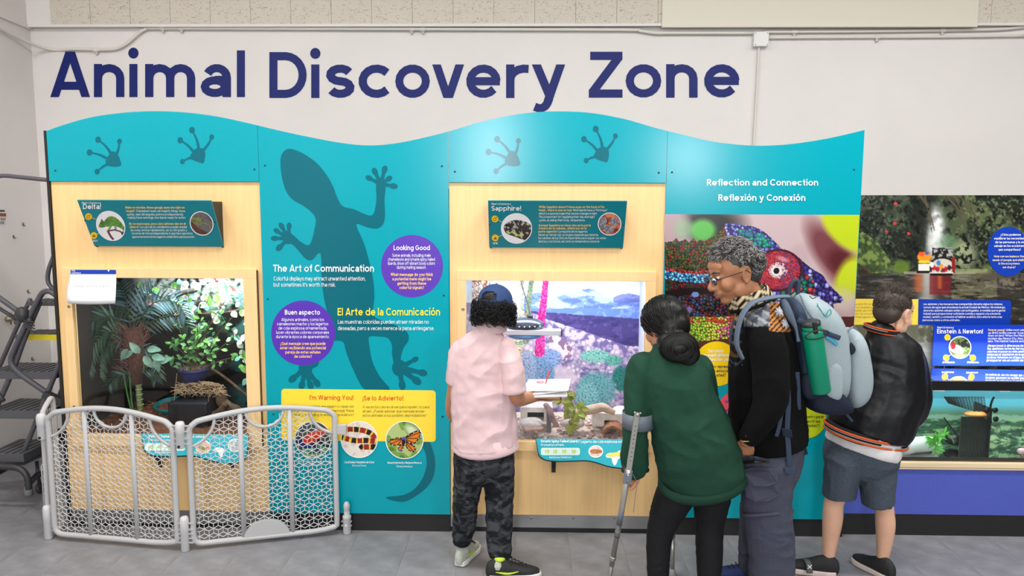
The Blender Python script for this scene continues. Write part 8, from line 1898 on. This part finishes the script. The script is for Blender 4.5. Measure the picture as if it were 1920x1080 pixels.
    MB().lathe([(r*.90, L), (r*.92, L+.004), (r*.92, L+.016), (r*.90, L+.018)], p0, ax, 28).out('green_ring', EM, bt, True)
    MB().lathe([(r*.91, L+.018), (r*.93, L+.022), (r*.93, L+.036), (r*.7, L+.042), (r*.4, L+.044)], p0, ax, 28).out('lid', mat('lid_dark_plastic', (44, 50, 52), .4), bt, True)
    u = nrm(ax); c = p0+u*(L+.0); rt_ = nrm(V3(1, 0, 0)-u*u[0]); fr_ = V3(0, -1, 0)
    MB().tube([c-u*.014+rt_*.050*math.cos(t)+fr_*(.012+.045)+u*.018*math.sin(t) for t in [2*PI*i/24 for i in range(24)]], .0032, 8, True).out('carry_loop', BLACK, bt, True)
    bevel(MB().hexa([c+u*h_+rt_*a_+fr_*b_ for b_ in (.052, .036) for a_, h_ in ((-.008, -.012), (.008, -.012), (.008, .04), (-.008, .04))]).out('lid_strap', BLACK, bt), .002); MB().box(0, 0, 0, 0, 0, 0) if False else None
backpack()

# ------------------------------------------------------------------ boy in the bomber jacket
def boy_bomber():
    Y = -.45
    H = Head(at(1676, 588, Y), (.80, .52, -.22), up=(0, 0, 1), k=1.0)
    b = MB(); H.build(b); chain(b, Y, [(1664, 605, 0, 20, .052), (1658, 628, 0, 23, .056), (1656, 645, 0, 30, .06)])
    chain(b, Y, [(1660, 670, 0, 40, .06), (1645, 740, 0, 44, .07), (1628, 805, 0, 42, .07), (1615, 840, 0, 38, .06)])
    chain(b, Y, [(1715, 680, 0, 13, .04), (1722, 760, .02, 11, .034), (1700, 775, .2, 9, .028), (1685, 760, .3, 8, .025)]); chain(b, Y, [(1606, 660, .0, 13, .04), (1590, 740, .04, 11, .034), (1620, 770, .2, 9, .028)])
    chain(b, Y, [(1586, 868, 0, 18, .06), (1572, 920, 0, 18, .060), (1563, 945, 0, 17.5, .055), (1561, 975, -.005, 18, .055), (1557, 1010, 0, 14.5, .045), (1553, 1045, .0, 11, .036), (1552, 1066, .0, 11, .04)])
    chain(b, Y, [(1640, 870, 0, 18, .06), (1653, 925, 0, 18, .060), (1658, 955, 0, 17, .055), (1660, 985, -.005, 17.5, .055), (1658, 1020, 0, 14, .045), (1654, 1050, .0, 10.5, .036), (1652, 1070, .0, 11, .04)])
    a = MB(); hand(a, at(1685, 760, Y+.3), (-.3, .9, .2), (0, 0, -1), 1, 25, .85); a2 = MB(); hand(a2, at(1622, 772, Y+.2), (.3, .9, .2), (0, 0, -1), -1, 25, .85)
    p = skin('person', [(b, .006, 3, None), (a, .004, 2, None), (a2, .004, 2, None)], SKIN3, None); tag(p, 'boy in a black satin bomber jacket and grey shorts facing the tank', 'person', 'visitors at the exhibit')
    face_parts(H, p, HAIRW)
    SA = mat('black_satin', (12, 13, 17), .42, spec=.35, sheen=.0, bump=.1, bscale=40)
    def jk(b):
        chain(b, Y, [(1656, 622, 0, 28, .075), (1660, 640, 0, 44, .095), (1664, 664, 0, 60, .11), (1660, 700, 0, 70, .12), (1650, 745, 0, 78, .13), (1634, 785, 0, 77, .13), (1625, 812, 0, 73, .125)], n=5, cap='start')
        chain(b, Y, [(1704, 658, 0, 22, .07), (1718, 690, 0, 21, .07), (1724, 730, 0, 21, .065), (1722, 762, .02, 20, .06), (1708, 785, .10, 18, .055), (1692, 775, .22, 15, .05)], n=5)
        chain(b, Y, [(1612, 650, 0, 20, .07), (1596, 690, .02, 20, .065), (1588, 740, .05, 18, .06), (1600, 775, .14, 16, .05)], n=5)
    j_ = garment('bomber_jacket', jk, SA, p, .0065, 6, folds(.008, 5, 5, 8, 14, True, .001, 30))
    OR_ = cloth('orange_knit', (216, 88, 40), .8); GY = cloth('pale_grey_knit', (170, 168, 166), .8); BK = cloth('black_knit', (26, 26, 28), .9)
    def band(cx, cy, rx, slope, depth, dys, r, m, nm, par=j_, bow=5):
        for dy_ in dys:
            ring = [V3(*at(cx+rx*math.cos(t), cy+dy_+slope*math.cos(t)*rx+bow*max(0, math.sin(t)), Y)) for t in [2*PI*i/40 for i in range(40)]]
            for q, t in zip(ring, [2*PI*i/40 for i in range(40)]): q[1] = Y-depth*math.sin(t)
            MB().tube(ring, r, 6, True, flat=1.2, up=(0, 0, 1)).out(nm, m, par, True)
    band(1623, 813, 67, .225, .118, (0,), .023, BK, 'hem_rib'); band(1623, 813, 75.5, .21, .143, (-5.5, 5), .0045, OR_, 'orange_stripe'); band(1623, 813, 75.5, .21, .143, (-2.8, 2.3), .0022, GY, 'grey_stripe')
    band(1655, 617, 29, .14, .072, (0,), .014, BK, 'collar_rib', bow=3); band(1655, 617, 32.5, .14, .082, (-5, 3.5), .0032, OR_, 'orange_stripe', bow=3); band(1655, 617, 32.5, .14, .082, (-2,), .0022, GY, 'grey_stripe', bow=3)
    garment('white_shirt', lambda b: chain(b, Y, [(1626, 800, 0, 60, .115), (1619, 830, 0, 67, .134), (1615, 843, 0, 66, .132)], cap='start'), cloth('white_jersey', (222, 220, 220), .85, .04), p, .006, 5, folds(.003, 9, 9, 9, 1))
    SHO = cloth('heather_grey_jersey', (74, 84, 96), .9, .3, 180)
    def so(b):
        chain(b, Y, [(1617, 825, 0, 60, .10), (1615, 845, 0, 66, .118), (1613, 862, 0, 66, .12)])
        chain(b, Y, [(1583, 860, 0, 37, .12), (1577, 900, 0, 31, .11), (1574, 930, 0, 30, .10)], cap='start'); chain(b, Y, [(1641, 860, 0, 40, .12), (1645, 905, 0, 32, .11), (1646, 943, 0, 29, .10)], cap='start')
    garment('shorts', so, SHO, p, .006, 4, folds(.006, 10, 10, 10, 21))
    BU = mat('black_shoe_knit', (30, 30, 32), .75); WS = bpy.data.materials['white_sole']
    q = fl(1553, 1084); s1_ = shoe(p, (q[0]+.045, q[1]+.02, 0), (-1, .25, 0), .25, .09, mat('pinkish_sole', (214, 196, 190), .6), BU); 
    bb = MB(); hz = V3(q[0]-.10, q[1]+.035, .06); bb.tube(cr([hz+V3(0, -.046, -.03), hz+V3(0, -.03, .005), hz+V3(0, 0, .018), hz+V3(0, .03, .005), hz+V3(0, .046, -.03)], 4), .016, 8, flat=.3, up=(0, 0, 1)); st_ = bb.out('shoe_strap', mat('grey_strap', (80, 82, 84), .7), s1_, True)
    F = []; lg = MB(); lc = hz+V3(0, -.040, .002)
    for sg in (-1, 1): lg.tube(cr([lc+V3(-.010, 0, sg*.009), lc+V3(0, -.002, sg*.002), lc+V3(.010, 0, sg*.009)], 3), .0022, 5)
    lg.out('shoe_logo', WHITEP, s1_)
    q3 = fl(1650, 1080); shoe(p, (q3[0]+.03, q3[1]-.06, 0), (-.45, 1, 0), .245, .09, bpy.data.materials['pinkish_sole'], BU)
    SOC = mat('black_sock', (28, 26, 28), .85); PKS = mat('dusty_red_print', (176, 76, 84), .7)
    for x, y, dx in ((1552, 1056, 0), (1652, 1066, 0)):
        c = at(x, y, Y); sk_ = MB().lathe([(.036, -.035), (.037, 0), (.038, .028), (.036, .032)], c, (0, 0, 1), 18).out('sock', SOC, p, True); MB().box(c[0]-.012, c[0]+.024, c[1]-.040, c[1]-.034, c[2]-.012, c[2]+.012).out('sock_print', PKS, sk_)
    # short brown hair swept forward
    hb = MB(); H.ell(hb, 0, -.022, .050, .082, .096, .084, 22); H.ell(hb, 0, -.06, .0, .073, .052, .062); o = skin('hair', [(hb, .006, 3, None)], HAIRW, p); rs = random.Random(22); b = MB()
    for k in range(1900):
        th = rs.uniform(0, 2*PI); ph = math.acos(rs.uniform(-.6, 1)); x, y, z = math.cos(th)*math.sin(ph), math.sin(th)*math.sin(ph), math.cos(ph)
        if y > .2 and z < .45: continue
        if y > .0 and z < .0: continue
        if z < -.05 and abs(x) > .5 and y > -.3: continue
        q0 = H.p(.080*x, -.022+.095*y, .046+.086*z); nn = nrm(q0-H.p(0, -.022, .042)); up_ = z > .45
        tg = nrm(nn*(.75 if up_ else .25)+H.f*(.75 if up_ else .1)-H.u*(0 if up_ else .8)+V3(rs.uniform(-.4, .4), rs.uniform(-.4, .4), rs.uniform(-.25, .25))); L = rs.uniform(.026, .044) if up_ else rs.uniform(.008, .016)
        b.tube([q0, q0+tg*L*.5+nn*.003, q0+tg*L], [.0019, .0016, .0004], 4, capped=False)
    tag(b.out('strands', HAIRW, o, True), kind='stuff')
boy_bomber()
